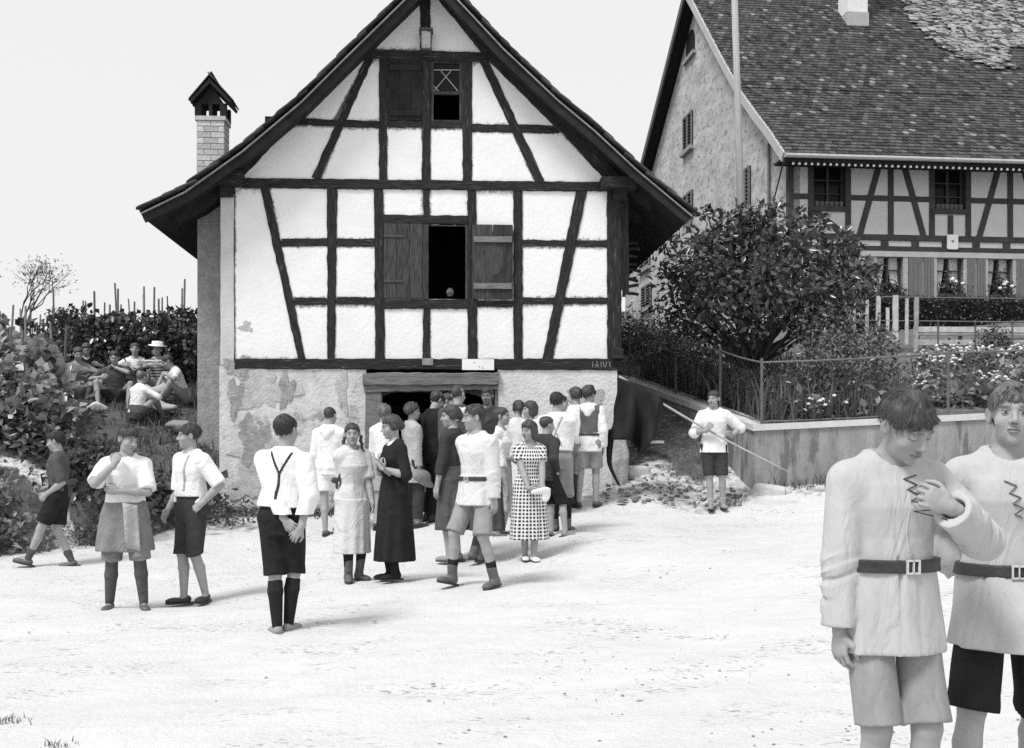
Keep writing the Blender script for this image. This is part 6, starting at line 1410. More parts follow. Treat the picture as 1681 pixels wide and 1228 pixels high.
        if shoes:
            f = Field(an-.24*s, an+.20*s, min(res, .009) if res > .007 else .006); Pp = lambda x, y, z: an+Rf@(np.array((x, y, z))*s)
            f.ell(Pp(0, .022, -.040), np.array((.037, .048, .040))*s, Rf, 0); f.ell(Pp(0, -.055, -.050), np.array((.042, .085, .030))*s, Rf, .03); f.ell(Pp(0, -.115, -.055), np.array((.043, .060, .026))*s, Rf, .02)
            if shoes.get('boot'): f.cone(Pp(0, .012, -.03), an+(k_-an)*shoes['boot'], .046*s, .049*s, .03)
            c = Pp(0, 0, -.078); f.cut(c, Rf@np.array((0, 0, -1.)))
            if shoes.get('low'): f.ell(Pp(0, -.02, .0), np.array((.034, .06, .045))*s, Rf, .005, 'd')
            so_ = meshobj('shoe', [f], TW[shoes['m']], root)
            f2 = Field(an-.24*s, an+.20*s, min(res, .008)); f2.ell(Pp(0, -.035, -.072), np.array((.049, .142, .05))*s, Rf, 0); f2.cut(Pp(0, 0, -.068), Rf@np.array((0, 0, 1.))); f2.cut(Pp(0, 0, -.086), Rf@np.array((0, 0, -1.)))
            meshobj('sole', [f2], TW['leatherd'], so_)
    # ---- belt, braces, collar
    def band(name, z0_, z1_, m_, gr, buckle=True):
        src = g.topf; f = Field(src.lo+2*src.h, src.lo+src.h*(src.n-3), src.h*.8)
        st = T[(T[:, 0] >= .85)]*s; bl = belt.get('w', 0)*s
        f.loft(o0, Rt, st, 0, gr*s+bl); f.cut(tp(0, 0, z1_), Rt@np.array((0, 0, 1.))); f.cut(tp(0, 0, z0_), Rt@np.array((0, 0, -1.)))
        ob = meshobj(name, [f], m_, root)
        if buckle:
            zc = (z0_+z1_)/2; w_ = np.interp(zc, T[:, 0], T[:, 2])+gr+belt.get('w', 0); bx_ = belt.get('bx', 0); yb = -w_*math.sqrt(max(1-(bx_/(np.interp(zc, T[:, 0], T[:, 1])+gr))**2, .2))-.004; hb2 = (z1_-z0_)/2*1.15; mb = MB()
            for x0, x1, za, zb in ((-.026, -.019, -hb2, hb2), (.019, .026, -hb2, hb2), (-.019, .019, -hb2, -hb2+.007), (-.019, .019, hb2-.007, hb2), (-.002, .003, -hb2, hb2)):
                mb.bar(Vector(tp(bx_+x0, yb, zc+(za+zb)/2)), Vector(tp(bx_+x1, yb, zc+(za+zb)/2)), abs(zb-za)*s, .008*s, Vector(Rt@np.array((0, 0, 1.))))
            mb.build('buckle', mat('steel_buckle', .5, .2, 30, .35, 0, 10, .6), ob)
    if belt: band('belt', belt['z'], belt['z']+belt.get('h', .04), TW[belt.get('m', 'leatherd')], belt.get('g', .030), belt.get('buckle', True))
    if susp:
        f0 = g.topf; 
        for kind in susp['paths']:
            f = Field(f0.lo+2*f0.h, f0.lo+f0.h*(f0.n-3), f0.h); f.d = f0.d[2:2+f.n[0], 2:2+f.n[1], 2:2+f.n[2]] if False else f.d
            f = Field(f0.lo, f0.lo+f0.h, f0.h); f.lo, f.n, f.ax = f0.lo, f0.n, f0.ax; f.d = f0.d-.007*s
            X, Y, Z = np.meshgrid(*f.ax, indexing='ij', sparse=True); x, y, z = X-o0[0], Y-o0[1], Z-o0[2]; q = [(Rt[0, i]*x+Rt[1, i]*y+Rt[2, i]*z)/s for i in range(3)]
            x0, x1, z0_, z1_, front = kind; tt = np.clip((q[2]-z0_)/(z1_-z0_), 0, 1); dd = np.abs(q[0]-(x0+(x1-x0)*tt))-susp.get('w', .014)
            lim = np.maximum(np.maximum(dd, np.maximum(q[2]-z1_, z0_-q[2])), (q[1] if front else -q[1])-.01); f.d = np.maximum(f.d, (lim*s).astype(np.float32)); f.d = np.maximum(f.d, -(f0.d+.012*s)); meshobj('brace_strap', [f], TW[susp.get('m', 'dark')], root)
    if collar:
        f = Field(nb-.15*s, nb+.15*s, min(res, .008)); a = tp(0, .012, 1.425); st = [(1.395, .086, .082, .0), (1.43, .068, .066, .0), (1.455, .066, .066, .002)] if collar.get('kind') != 'wide' else [(1.38, .13, .10, 0), (1.415, .085, .078, 0), (1.45, .064, .064, 0)]
        f.loft(o0, Rt, np.array(st)*s, 0, .004*s); f.cone(tp(0, -.11, 1.43), tp(0, -.13, 1.36), .035*s, .02*s, .005, 'd'); f.cone(tp(0, .0, 1.40), tp(0, -.02, 1.50), .057*s, .060*s, .002, 'd'); meshobj('collar', [f], TW[collar['m']], root)
    if extra: extra(g)
    return g
# ------------------------------------------------------------------ the people of the photograph
def folk(lab, px, pyf, pyt, yaw, hl=None, hr=None, fl=None, fr=None, Y=None, **k):
    """stand a person at a photo point: hl/hr wrists (px, py, metres nearer), fl/fr feet (px, nearer, lift, toe yaw, toe pitch)"""
    if Y is None: base = foot(px, pyf); Y = base.y
    else: base = Vector(((px-CX)/F*Y, Y, gz((px-CX)/F*Y, Y)))
    Ht = k.pop('H', None) or (CAMZ-(pyt-HY)/F*Y)-base.z; s = Ht/1.70; iR = Matrix.Rotation(-R(yaw), 3, 'Z')
    po = k.pop('pose', {})
    def lc(q): p = iR @ (at(q[0], q[1], Y-(q[2] if len(q) > 2 else 0))-base); return tuple(v/s for v in p)
    if hl: po['hl'] = lc(hl)
    if hr: po['hr'] = lc(hr)
    for key, f_, tk, pk in (('fl', fl, 'tl', 'pl'), ('fr', fr, 'tr', 'pr')):
        if f_:
            y = Y-f_[1]; x = (f_[0]-CX)/F*y; lift = f_[2] if len(f_) > 2 else 0
            p = iR @ Vector((x-base.x, y-base.y, gz(x, y)-base.z)); po[key] = (p.x/s, p.y/s, p.z/s+.086+lift)
            if len(f_) > 3: po[tk] = f_[3]
            if len(f_) > 4: po[pk] = f_[4]
        else:
            sd = 1 if key == 'fl' else -1; q = Vector((sd*.09, .02, 0)); w_ = Matrix.Rotation(R(yaw), 3, 'Z') @ (q*s); po.setdefault(key, (sd*.09, .02, .086+(gz(base.x+w_.x, base.y+w_.y)-base.z)/s))
    g = person(lab, base, Ht, yaw, pose=po, **k); g.loc = lc; g.base = base; g.yaw = yaw; return g
def front(g, x, z, out=.002):
    """point on the front of the figure's shirt"""
    f = g.topf; s = g.s; i = int(round((x*s-f.lo[0])/f.h)); k = int(round((z*s-f.lo[2])/f.h)); col = f.d[i, :, k]; j = np.argmax(col < 0); a, b = col[j-1], col[j]; y = f.lo[1]+f.h*(j-1+a/(a-b)); return Vector((x*s, y-out, z*s))
def lacing(g, pts, name='lacing', r_=.0022):
    mb = MB(); q = [front(g, x, z, .003) for x, z in pts]; fine_ = []
    for a, c in zip(q[:-1], q[1:]):
        for k in range(4): fine_.append(a.lerp(c, k/4)+Vector((0, -.003*math.sin(math.pi*k/4), 0)))
    mb.tube(fine_+[q[-1]], r_, 5); mb.build(name, TW['leatherd'], g.root)
def hood(g, m):
    """a hood lying folded on the shoulders at the back"""
    s = g.s; f = Field(g.nb-.22*s, g.nb+.2*s, .011); P = lambda x, y, z: g.tp(x, y, z)
    f.ell(P(0, .105, 1.385), np.array((.105, .045, .06))*s, g.Rt, 0); f.ell(P(0, .115, 1.33), np.array((.055, .04, .06))*s, g.Rt, .03)
    for sx in (-1, 1): f.cone(P(sx*.085, .06, 1.41), P(sx*.055, -.06, 1.415), .035*s, .020*s, .02)
    f.cone(P(0, .0, 1.41), P(0, -.02, 1.55), .062*s, .066*s, .004, 'd'); meshobj('hood', [f], TW[m], g.root)
WT = lambda **k: dict(dict(m='white', sleeve=.9), **k)
# --- the two in the foreground
def exA(g):
    lacing(g, [(.050, 1.385), (-.005, 1.372), (.045, 1.350), (.002, 1.335), (.052, 1.312), (.012, 1.295), (.055, 1.272), (.020, 1.258), (.052, 1.238)])
    mb = MB(); q = [front(g, .004+.006*math.sin(k), 1.36-.035*k, -.001) for k in range(8)]; mb.tube(q, .004, 5); mb.build('placket_edge', TW['linen'], g.root)
tun = dict(m='linen', hem=.75, cuthem=1, sleeve=1.93, neck=1.43, skirt=(1.05, .745, .170, .128, .200, .150), sr=(.077, .073, .064), grow=.018, wr=.0040, wf=30, fold=.03, blouse=.012, hollow=1, ring=.0062, sfold=.05, nf=8, crease=.020, zb=1.05, name='tunic', vneck=1.33)
folk('boy in laced pale tunic and dark belt looking down, one hand at his collar', 1461, 1432, 628, 10, Y=4.15, H=1.68, fat=.95, hl=(1560, 832, .27), hr=(1378, 1052, .05), fl=(1513, .05), fr=(1430, .0), res=.0068, hres=.0032, handres=.0034, head=(17, 34, -6), stoop=26,
     top=tun, bottom=dict(m='tan', len=.965, r=(.080, .083), wr=.005), belt=dict(z=1.04, h=.045, g=.030, w=.020, bx=.012), hair=('floppy', 'mid'), shoes=dict(m='leather'), socks=dict(m='dark', to=.3), pose=dict(el=(.75, .2, -.6), er=(-.6, .6, 0)), hand=dict(l=dict(fd=(-.86, .12, .42), pn=(.25, .95, -.1), curl=(.75, .9, 1.0, 1.05), thumb=.7), r=dict(curl=.5)), extra=exA, brow=.5, closed=True, seed=1)
def exB(g):
    lacing(g, [(-.045, 1.335), (.0, 1.315), (-.030, 1.29), (.012, 1.272), (-.018, 1.25), (.022, 1.232), (-.01, 1.21), (.02, 1.195)])
tun2 = dict(tun); tun2.update(skirt=(1.01, .715, .174, .135, .225, .225), soff=.045, hem=.72, zb=1.0, vneck=1.27)
folk('boy in a laced tunic striding at the right edge and squinting at the camera', 1656, 1432, 627, -10, Y=4.45, H=1.70, hr=(1583, 940, -.16), hl=(1750, 1000, -.05), fr=(1575, .10, .0), fl=(1685, -.2, .03, 12, 20), res=.0068, hres=.0032, handres=.0045, head=(-6, -2, 3), stoop=4,
     top=tun2, bottom=dict(m='black', len=1.02, r=(.086, .090), wr=.005), belt=dict(z=.985, h=.045, g=.030, w=.020, bx=.0), hair=('quiff', 'fair'), shoes=dict(m='leather'), socks=dict(m='dark', to=.35), pose=dict(hips=(0, 0, -.012), er=(-.9, .5, -.2), el=(.6, .6, 0)), extra=exB, brow=.45, seed=2)
# --- road, left to right
folk('boy in a dark jersey with white collar striding to the left past the bank', 96, 933, 707, -84, hl=(76, 812, .16), hr=(72, 802, -.06), fl=(44, .08, .015, 0, -14), fr=(117, -.06, .0, 0, 8), res=.0105, top=dict(m='dkgrey', sleeve=.98, hem=.90, cuthem=1, grow=.018, sr=(.068, .066, .06)), bottom=dict(m='black', len=.80, r=(.102, .100)), collar=dict(m='white', kind='wide'), hair=('quiff', 'black'), shoes=dict(m='leather'), socks=dict(m='dkgrey', to=.26, roll=1), head=(-5, 12, 0), pose=dict(hips=(0, 0, -.025), el=(.2, .9, -.3)), hand=dict(l=dict(curl=.7), r=dict(curl=.7)), seed=3)
def exC(g):
    s = g.s; mb = MB()
g = folk('young man with crossed arms and hand at his chin wearing a long grey apron', 206, 1004, 703, 14, hl=(196, 806, .20), hr=(188, 762, .24), fl=(236, .02), fr=(180, -.02), res=.0105, top=WT(sleeve=.92, hem=1.01, sr=(.078, .080, .07), blouse=.03, vneck=1.33), bottom=[dict(m='grey', len=1.0, r=(.10, .098)), dict(kind='skirt', m='grey', top=1.04, hem=.56, w0=(.165, .125), w1=(.265, .19), nf=5, fold=.07, name='apron')], collar=dict(m='white', kind='wide'), hair=('floppy', 'mid'), shoes=dict(m='leather'), socks=dict(m='dkgrey', to=1.0), head=(38, 14, 8), sex='m', pose=dict(el=(.8, -.1, -.6), er=(-.5, -.5, -.7)), hand=dict(l=dict(fd=(-.95, -.1, .05), pn=(0, .9, .3), curl=.5), r=dict(fd=(.28, .25, .93), pn=(.1, .95, -.1), curl=.75)), seed=4)
# coat slung over his arm
mb = MB(); s = g.s; V = []
for j in range(9):
    for i in range(7):
        u = i/6; v = j/8; V.append((( -.01+.13*u+.03*v)*s, (-.205-.02*math.sin(5*u+2*v)-.02*(1-v))*s, (1.02-.42*v-.03*u)*s))
n_ = len(V); V += [(x, y+.02, z) for x, y, z in V]; fs = []
for j in range(8):
    for i in range(6): a = j*7+i; fs += [(a, a+1, a+8, a+7), (n_+a, n_+a+7, n_+a+8, n_+a+1)]
for j in range(8): fs += [(j*7, j*7+7, n_+j*7+7, n_+j*7), (j*7+6, n_+j*7+6, n_+j*7+13, j*7+13)]
for i in range(6): fs += [(i, n_+i, n_+i+1, i+1), (56+i, 57+i, n_+57+i, n_+56+i)]
cl_ = tag(mb.add(V, fs).build('folded_coat', TW['ltgrey'], None, True), 'folded grey coat hanging from the crossed arms of the man in the apron', 'coat'); cl_.location = g.base; cl_.rotation_euler = (0, 0, R(14))
folk('man in white open shirt with one brace and dark knee shorts smiling leftwards', 314, 990, 698, -38, hl=(330, 828, .17), hr=(275, 838, .05), fl=(337, .0, 0, 25), fr=(302, .04, 0, -30), res=.0105, top=WT(sleeve=1.0, hem=1.02, sr=(.080, .076, .07), blouse=.03, vneck=1.28), bottom=dict(m='dark', len=1.02, r=(.098, .080), waist=1.09), collar=dict(m='white'), hair=('short', 'dark'), shoes=dict(m='leatherd', low=1), belt=dict(z=1.035, h=.035, g=.024, w=.004, m='leatherd', bx=-.02), susp=dict(paths=[(.055, .07, 1.07, 1.42, True)], m='ltgrey'), head=(-34, 2, 0), pose=dict(el=(.7, .6, 0), er=(-.3, .9, 0)), hand=dict(l=dict(curl=.9, fd=(-.7, -.4, -.55), pn=(-.3, .9, -.2)), r=dict(curl=.4)), seed=5)
folk('young man from behind in white shirt and braces, hands clasped behind him', 463, 1041, 685, 172, hl=(474, 872, .20), hr=(494, 866, .17), fl=(455, .06, 0, 35), fr=(474, -.04, 0, -12), res=.0095, top=WT(sleeve=1.95, hem=1.0, sr=(.080, .074, .062), blouse=.04, wr=.004, fold=.02), bottom=dict(m='black', len=1.04, r=(.104, .084), waist=1.08, wr=.005), collar=dict(m='white'), susp=dict(paths=[(0, 0.0, 1.06, 1.27, False), (0, .085, 1.26, 1.43, False), (0, -.085, 1.26, 1.43, False)], m='dark', w=.011), hair=('short', 'black'), shoes=dict(m='canvas', low=1), socks=dict(m='black', to=.86), head=(-14, 0, 4), sidelean=-3, twist=0, pose=dict(el=(.9, .35, .1), er=(-.9, .35, .1)), hand=dict(l=dict(fd=(-.75, .1, -.6), pn=(0, -1, .2), curl=.5), r=dict(fd=(.6, .1, -.75), pn=(0, -1, .1), curl=.55)), seed=6)
folk('youth from behind in a white hooded anorak and white shorts at the base wall', 541, 879, 670, 168, fl=(534, .06, 0, 8), fr=(553, -.12, 0, -30), hl=(514, 792, -.06), hr=(563, 790, -.16), res=.013, top=WT(sleeve=1.9, hem=.80, cuthem=1, sr=(.078, .074, .062), grow=.024, skirt=(1.02, .79, .165, .125, .175, .135)), bottom=dict(m='white', len=.74, r=(.104, .102)), hair=('crop', 'dark'), shoes=dict(m='leather', low=1), head=(-8, 4, 0), pose=dict(el=(.8, .5, 0), er=(-.8, .5, 0)), seed=7, extra=lambda g: hood(g, 'white'))

def braid(g, p0, p1, r_=.016, bow=False, name='braid'):
    mb = MB(); a, c = Vector(p0), Vector(p1); n = max(6, int((c-a).length/.035)); mb_ = Field(np.minimum(p0, p1)-.05, np.maximum(p0, p1)+.05, .007)
    for k in range(n):
        t = k/n; q = a.lerp(c, t)+Vector((.006*(-1)**k, -.01*math.sin(3.1*t), 0)); q2 = a.lerp(c, t+.7/n); mb_.cone(tuple(q), tuple(q2), r_*(1.15-.4*t), r_*(.8-.3*t), .004)
    ob = meshobj(name, [mb_], HAIR['dark'], g.root)
    if bow:
        f = Field(np.array(p1)-.12, np.array(p1)+.12, .008)
        for sx in (-1, 1): f.ell(np.array(p1)+np.array((sx*.045, 0, .008)), (.045, .016, .032), None, .01); f.ell(np.array(p1)+np.array((sx*.022, 0, -.045)), (.018, .012, .04), None, .01)
        meshobj('hair_bow', [f], TW['dkgrey'], g.root)
def exGirl(g):
    s = g.s; q = g.hc
    braid(g, q+g.Rh@np.array((.088, .03, -.03))*s, q+np.array((.125, -.075, -.53))*s, .017)
    braid(g, q+g.Rh@np.array((-.088, .03, -.03))*s, q+np.array((-.165, .0, -.50))*s, .017, True)
folk('girl with long dark braids in a pale dress and brown boots looking at the camera', 578, 955, 697, 38, sex='f', hl=(612, 828, .10), hr=(572, 836, -.14), fl=(590, -.06, 0, 10), fr=(572, .05, 0, -25), res=.010, top=WT(m='cream', sleeve=.95, hem=.86, cuthem=1, sr=(.078, .080, .06), grow=.03, fold=.03, neck=1.41, nr=.062), bottom=dict(kind='skirt', m='cream', top=.90, hem=.31, w0=(.185, .155), w1=(.205, .185), nf=12, fold=.035), hair=('braids', 'dark'), shoes=dict(m='leather', boot=.36), socks=dict(m='black', to=.8), head=(-30, 2, -3), pose=dict(el=(.5, .8, 0), er=(-.1, 1, 0)), extra=exGirl, brow=.5, seed=8)
def exBook(g):
    s = g.s; c = np.array(g.J[1][1])+np.array((.02, -.05, .035))*s; mb = MB(); mb.bar(Vector(c+np.array((-.075, -.02, .06))*s), Vector(c+np.array((.10, .03, -.07))*s), .15*s, .028*s, (.1, -.75, .65), .1)
    o = mb.build('book', TW['canvas'], None); o.location = g.base; o.rotation_euler = (0, 0, R(g.yaw)); tag(o, 'pale closed book held to the chest of the woman in the long dark dress', 'book')
folk('woman in a long dark dress with hair bun reading from a pale book', 648, 952, 684, -62, sex='f', hl=(631, 770, .14), hr=(622, 775, .02), fl=(648, .05, 0, 5), fr=(640, -.05, 0, -8), res=.010, top=dict(m='black', sleeve=1.15, hem=.95, grow=.018, sr=(.064, .060, .052), neck=1.40, nr=.066, vneck=1.36), bottom=dict(kind='skirt', m='black', top=1.06, hem=.20, w0=(.150, .125), w1=(.225, .215), nf=10, fold=.05), collar=dict(m='white'), belt=dict(z=1.04, h=.04, g=.022, w=.004, m='black', buckle=False), hair=('bun', 'mid'), shoes=dict(m='black', boot=.3), socks=dict(m='black', to=.8), head=(-10, 12, 0), pose=dict(el=(.5, .3, -.8), er=(-.5, .3, -.8)), hand=dict(l=dict(fd=(-.2, -.5, .8), pn=(-.3, .8, .3), curl=.7), r=dict(fd=(.3, -.6, .7), pn=(.2, .8, .2), curl=.7)), extra=exBook, fat=1.05, seed=9)
folk('fair haired boy in white shirt half hidden behind the woman in the dark dress', 630, 868, 667, 150, fl=(618, .05), fr=(640, -.05), res=.015, top=WT(sleeve=1.9, hem=.95), bottom=dict(m='ltgrey', len=.9), hair=('curly', 'fair'), shoes=dict(m='leatherd'), socks=dict(m='ltgrey', to=.3), head=(20, 0, 0), seed=10)
def exHat(g):
    s = g.s; c = np.array(g.J[-1][1])+np.array((-.02, -.05, -.12))*s; f = Field(c-.2, c+.2, .012); f.ell(c, np.array((.06, .13, .10))*s, rotx(.3), 0); f.ell(c+np.array((0, -.02, -.06))*s, np.array((.03, .17, .06))*s, rotx(.5), .03); o = meshobj('felt_hat', [f], TW['grey'], None); o.location = g.base; o.rotation_euler = (0, 0, R(g.yaw)); tag(o, 'grey felt hat held down by the curly haired boy in the long coat', 'hat')
folk('curly haired boy in a long light grey coat holding a hat by the door', 676, 866, 664, 118, hr=(688, 782, .14), hl=(690, 790, -.15), fl=(666, -.08, 0, 15), fr=(684, .06, 0, -10), res=.013, top=dict(m='ltgrey', sleeve=1.92, hem=.62, cuthem=1, sr=(.074, .068, .058), grow=.024, skirt=(1.08, .61, .165, .125, .205, .165), name='coat'), bottom=dict(m='dark', len=1.9, r=(.098, .085), rb=.075), collar=dict(m='ltgrey', kind='wide'), hair=('curly', 'dark'), shoes=dict(m='leatherd'), head=(8, -2, 0), pose=dict(er=(-.4, .9, 0)), extra=exHat, seed=11)
folk('man in a dark suit with white collar looking down beside the doorway', 711, 858, 643, 128, hr=(726, 764, .12), hl=(730, 775, -.15), fl=(702, -.05, 0, 10), fr=(712, .07, 0, -10), res=.013, top=dict(m='black', sleeve=1.95, hem=.80, cuthem=1, sr=(.072, .066, .056), grow=.022, skirt=(1.05, .79, .168, .125, .185, .15), name='jacket'), bottom=dict(m='black', len=1.92, r=(.098, .085), rb=.078), collar=dict(m='white'), hair=('floppy', 'dark'), shoes=dict(m='leatherd', boot=.2), head=(6, 24, 0), stoop=8, pose=dict(er=(-.3, .9, 0)), seed=12)
folk('youth in a white shirt and dark trousers standing inside the doorway', 733, 852, 655, 95, Y=16.75, H=1.72, hr=(742, 770, .1), res=.016, top=WT(sleeve=1.9, hem=.95), bottom=dict(m='dark', len=1.9, r=(.095, .08), rb=.07), hair=('short', 'mid'), shoes=dict(m='leatherd'), head=(-10, 5, 0), seed=13)
folk('tall crop haired man from behind in a dark grey jacket with white hood', 751, 862, 634, 176, hl=(728, 778, .08), hr=(772, 770, .1), res=.013, top=dict(m='dkgrey', sleeve=1.95, hem=.84, cuthem=1, sr=(.072, .066, .056), grow=.022, skirt=(1.06, .83, .17, .125, .18, .14), name='jacket'), bottom=dict(m='black', len=1.05, r=(.104, .098)), hair=('crop', 'mid'), shoes=dict(m='leatherd'), socks=dict(m='black', to=.9), head=(-28, 4, 0), extra=lambda g: hood(g, 'white'), seed=14)
folk('person in dark clothes looking out of the shadow at the right door post', 801, 852, 650, -25, Y=16.7, H=1.74, res=.016, top=dict(m='dark', sleeve=1.9, hem=.9, cuthem=1), bottom=dict(m='dark', len=1.9, r=(.095, .08), rb=.07), hair=('quiff', 'dark'), shoes=dict(m='leatherd'), head=(10, 5, 0), skin=M_skind, seed=15)
folk('young man in a belted pale pullover and light shorts walking to the left', 782, 961, 664, -40, hl=(812, 838, .14), hr=(766, 800, -.3), fl=(811, .12, .0, 5, 6), fr=(742, .02, .012, -5, -12), res=.0095, top=dict(m='cream', sleeve=1.93, hem=.775, cuthem=1, sr=(.078, .072, .060), grow=.020, skirt=(1.05, .77, .175, .135, .215, .175), blouse=.012, wr=.0035, ring=.004, sfold=.04, crease=.01, name='pullover', nr=.070), bottom=dict(m='tan', len=.97, r=(.090, .090), wr=.006), belt=dict(z=1.005, h=.040, g=.030, w=.022, bx=.01), collar=dict(m='cream', kind='wide'), hair=('short', 'dark'), shoes=dict(m='leather', boot=.22), socks=dict(m='black', to=.40), head=(-38, 4, 0), pose=dict(hips=(0, 0, -.02), el=(.6, .8, 0)), hand=dict(l=dict(curl=.45)), seed=16)
folk('woman in a dark jacket and long dark skirt half hidden behind the walking man', 744, 922, 668, -120, sex='f', hr=(742, 800, .1), fl=(737, .05, 0, 0), fr=(752, -.05), res=.014, top=dict(m='dark', sleeve=1.5, hem=.93, sr=(.066, .062, .054)), bottom=[dict(kind='skirt', m='dkgrey', top=1.05, hem=.35, w0=(.145, .115), w1=(.215, .19), nf=9), ], hair=('bun', 'dark'), shoes=dict(m='canvas', low=1), head=(40, 5, 0), seed=17)
folk('small dark haired girl in a dark skirt mostly hidden behind the walking man', 800, 922, 683, 150, sex='f', fl=(786, .0), fr=(775, .05), res=.014, top=dict(m='white', sleeve=.9, hem=.93), bottom=dict(kind='skirt', m='dkgrey', top=1.04, hem=.36, w0=(.14, .11), w1=(.21, .19), nf=9), hair=('bob', 'black'), shoes=dict(m='leather', boot=.25), socks=dict(m='dark', to=.8), seed=18)
folk('girl in a white blouse with hair tied back facing right behind the checked dress', 822, 882, 671, 68, sex='f', hr=(836, 752, .1), hl=(842, 755, -.05), res=.013, top=WT(sleeve=.95, hem=.95, sr=(.07, .07, .06)), bottom=dict(kind='skirt', m='ltgrey', top=1.04, hem=.34, w0=(.145, .115), w1=(.19, .17), nf=12), hair=('tail', 'dark'), shoes=dict(m='leather'), socks=dict(m='ltgrey', to=.9), belt=dict(z=1.02, h=.035, g=.024, w=.003, m='black', buckle=False), head=(12, -3, 0), pose=dict(er=(-.3, .5, -.8), el=(.3, .5, -.8)), seed=19)
folk('dark haired girl in a pale dress turned away near the wall', 851, 852, 659, 160, sex='f', res=.015, top=WT(m='cream', sleeve=.95, hem=.9, cuthem=1), bottom=dict(kind='skirt', m='cream', top=1.04, hem=.34, w0=(.145, .115), w1=(.20, .18)), hair=('bun', 'dark'), shoes=dict(m='leather'), head=(30, 4, 0), seed=20)
folk('girl with parted dark hair in a light blouse facing left in the crowd', 872, 852, 661, -40, sex='f', res=.015, top=WT(sleeve=.95, hem=.93), bottom=dict(kind='skirt', m='ltgrey', top=1.04, hem=.34, w0=(.145, .115), w1=(.20, .18)), hair=('bob', 'dark'), shoes=dict(m='leather'), head=(-35, 4, 0), seed=21)
def exCloth(g):
    s = g.s; c = (np.array(g.J[1][1])+np.array(g.J[-1][1]))/2+np.array((.05, -.06, -.03))*s; f = Field(c-.22, c+.22, .010); f.ell(c, np.array((.13, .020, .035))*s, roty(-.15), 0); f.ell(c+np.array((.07, .005, -.06))*s, np.array((.05, .015, .08))*s, roty(.3), .03); f.wrinkle(.004, 3, 40); o = meshobj('white_handkerchief', [f], TW['white'], None); o.location = g.base; o.rotation_euler = (0, 0, R(g.yaw)); tag(o, 'crumpled white cloth in the hands of the girl in the checked dress', 'cloth')
folk('girl in a black and white checked dress with a white cloth in her hands', 869, 922, 693, 14, sex='f', hl=(890, 806, .24), hr=(868, 804, .25), fl=(876, .06, 0, 5), fr=(862, -.04, 0, -10), res=.0095, top=dict(m='check', sleeve=.52, hem=.95, sr=(.070, .075, .06), grow=.020, neck=1.39, nr=.072, wr=.002, blouse=.01), bottom=dict(kind='skirt', m='check', top=1.0, hem=.27, w0=(.165, .135), w1=(.245, .20), nf=9, fold=.045), hair=('bob', 'mid'), shoes=dict(m='white', low=1), head=(-52, 6, 0), pose=dict(el=(.8, .4, -.3), er=(-.8, .4, -.3)), hand=dict(l=dict(fd=(-.9, -.2, -.3), pn=(0, .9, .2), curl=.5), r=dict(fd=(.9, -.2, -.3), pn=(0, .9, .2), curl=.5)), extra=exCloth, brow=.5, seed=22)
folk('boy in a dark jacket and dark breeches stepping away behind the checked dress', 896, 884, 684, 140, hl=(880, 790, .0), hr=(914, 775, .1), fl=(905, -.06, .0, 10, 20), fr=(928, .08, 0, -20), res=.013, top=dict(m='dark', sleeve=1.9, hem=.82, cuthem=1, sr=(.072, .066, .056), grow=.024, skirt=(1.05, .81, .168, .13, .18, .145), name='jacket'), bottom=dict(m='black', len=1.08, r=(.100, .088)), hair=('short', 'mid'), shoes=dict(m='canvas', low=1), head=(-20, 4, 0), pose=dict(hips=(0, 0, -.02)), seed=23)
folk('youth from behind in white shirt, crossed braces, light breeches and dark socks', 914, 874, 646, 172, hl=(886, 760, -.15), hr=(925, 770, -.15), fl=(912, -.03, 0, 10), fr=(932, .05, 0, -20), res=.011, top=WT(sleeve=1.3, hem=1.0, sr=(.080, .076, .066), blouse=.035, wr=.004), bottom=dict(m='tan', len=1.12, r=(.104, .092), waist=1.07), susp=dict(paths=[(.075, -.02, 1.05, 1.28, False), (-.075, .02, 1.05, 1.28, False), (.015, .08, 1.27, 1.42, False), (-.015, -.08, 1.27, 1.42, False)], m='ltgrey', w=.012), belt=dict(z=1.02, h=.035, g=.026, w=.004, m='leather', buckle=False), hair=('short', 'black'), shoes=dict(m='leather', boot=.2), socks=dict(m='black', to=.82), head=(-12, 3, 0), pose=dict(el=(.8, .5, 0), er=(-.8, .5, 0)), seed=24)
folk('dark haired youth in profile just beyond the boy with crossed braces', 918, 846, 650, 80, res=.015, top=dict(m='cream', sleeve=1.9, hem=.9, cuthem=1), bottom=dict(m='tan', len=1.0), hair=('short', 'black'), shoes=dict(m='leather'), socks=dict(m='dark', to=.8), head=(5, 4, 0), seed=25)
def exVest(g):
    hood(g, 'white')
folk('boy from behind in a hooded white anorak with a brown leather waistcoat band', 966, 832, 636, 170, hl=(944, 742, -.05), hr=(990, 735, .0), fl=(950, .02, 0, 8), fr=(978, .02, 0, -20), res=.0115, top=[WT(sleeve=1.92, hem=.78, cuthem=1, sr=(.078, .072, .060), grow=.022, skirt=(1.05, .77, .166, .126, .19, .15)), dict(m='leather', sleeve=.05, hem=1.02, cuthem=1, grow=.030, sr=(.06, .06, .05), nr=.115, neck=1.31, name='waistcoat', wr=.004)], bottom=dict(m='tan', len=.84, r=(.106, .104)), belt=dict(z=1.005, h=.04, g=.034, w=.006, buckle=False), hair=('curly', 'dark'), shoes=dict(m='leather', low=1), head=(-30, 3, 0), pose=dict(er=(-.5, .9, 0)), extra=exVest, seed=26)
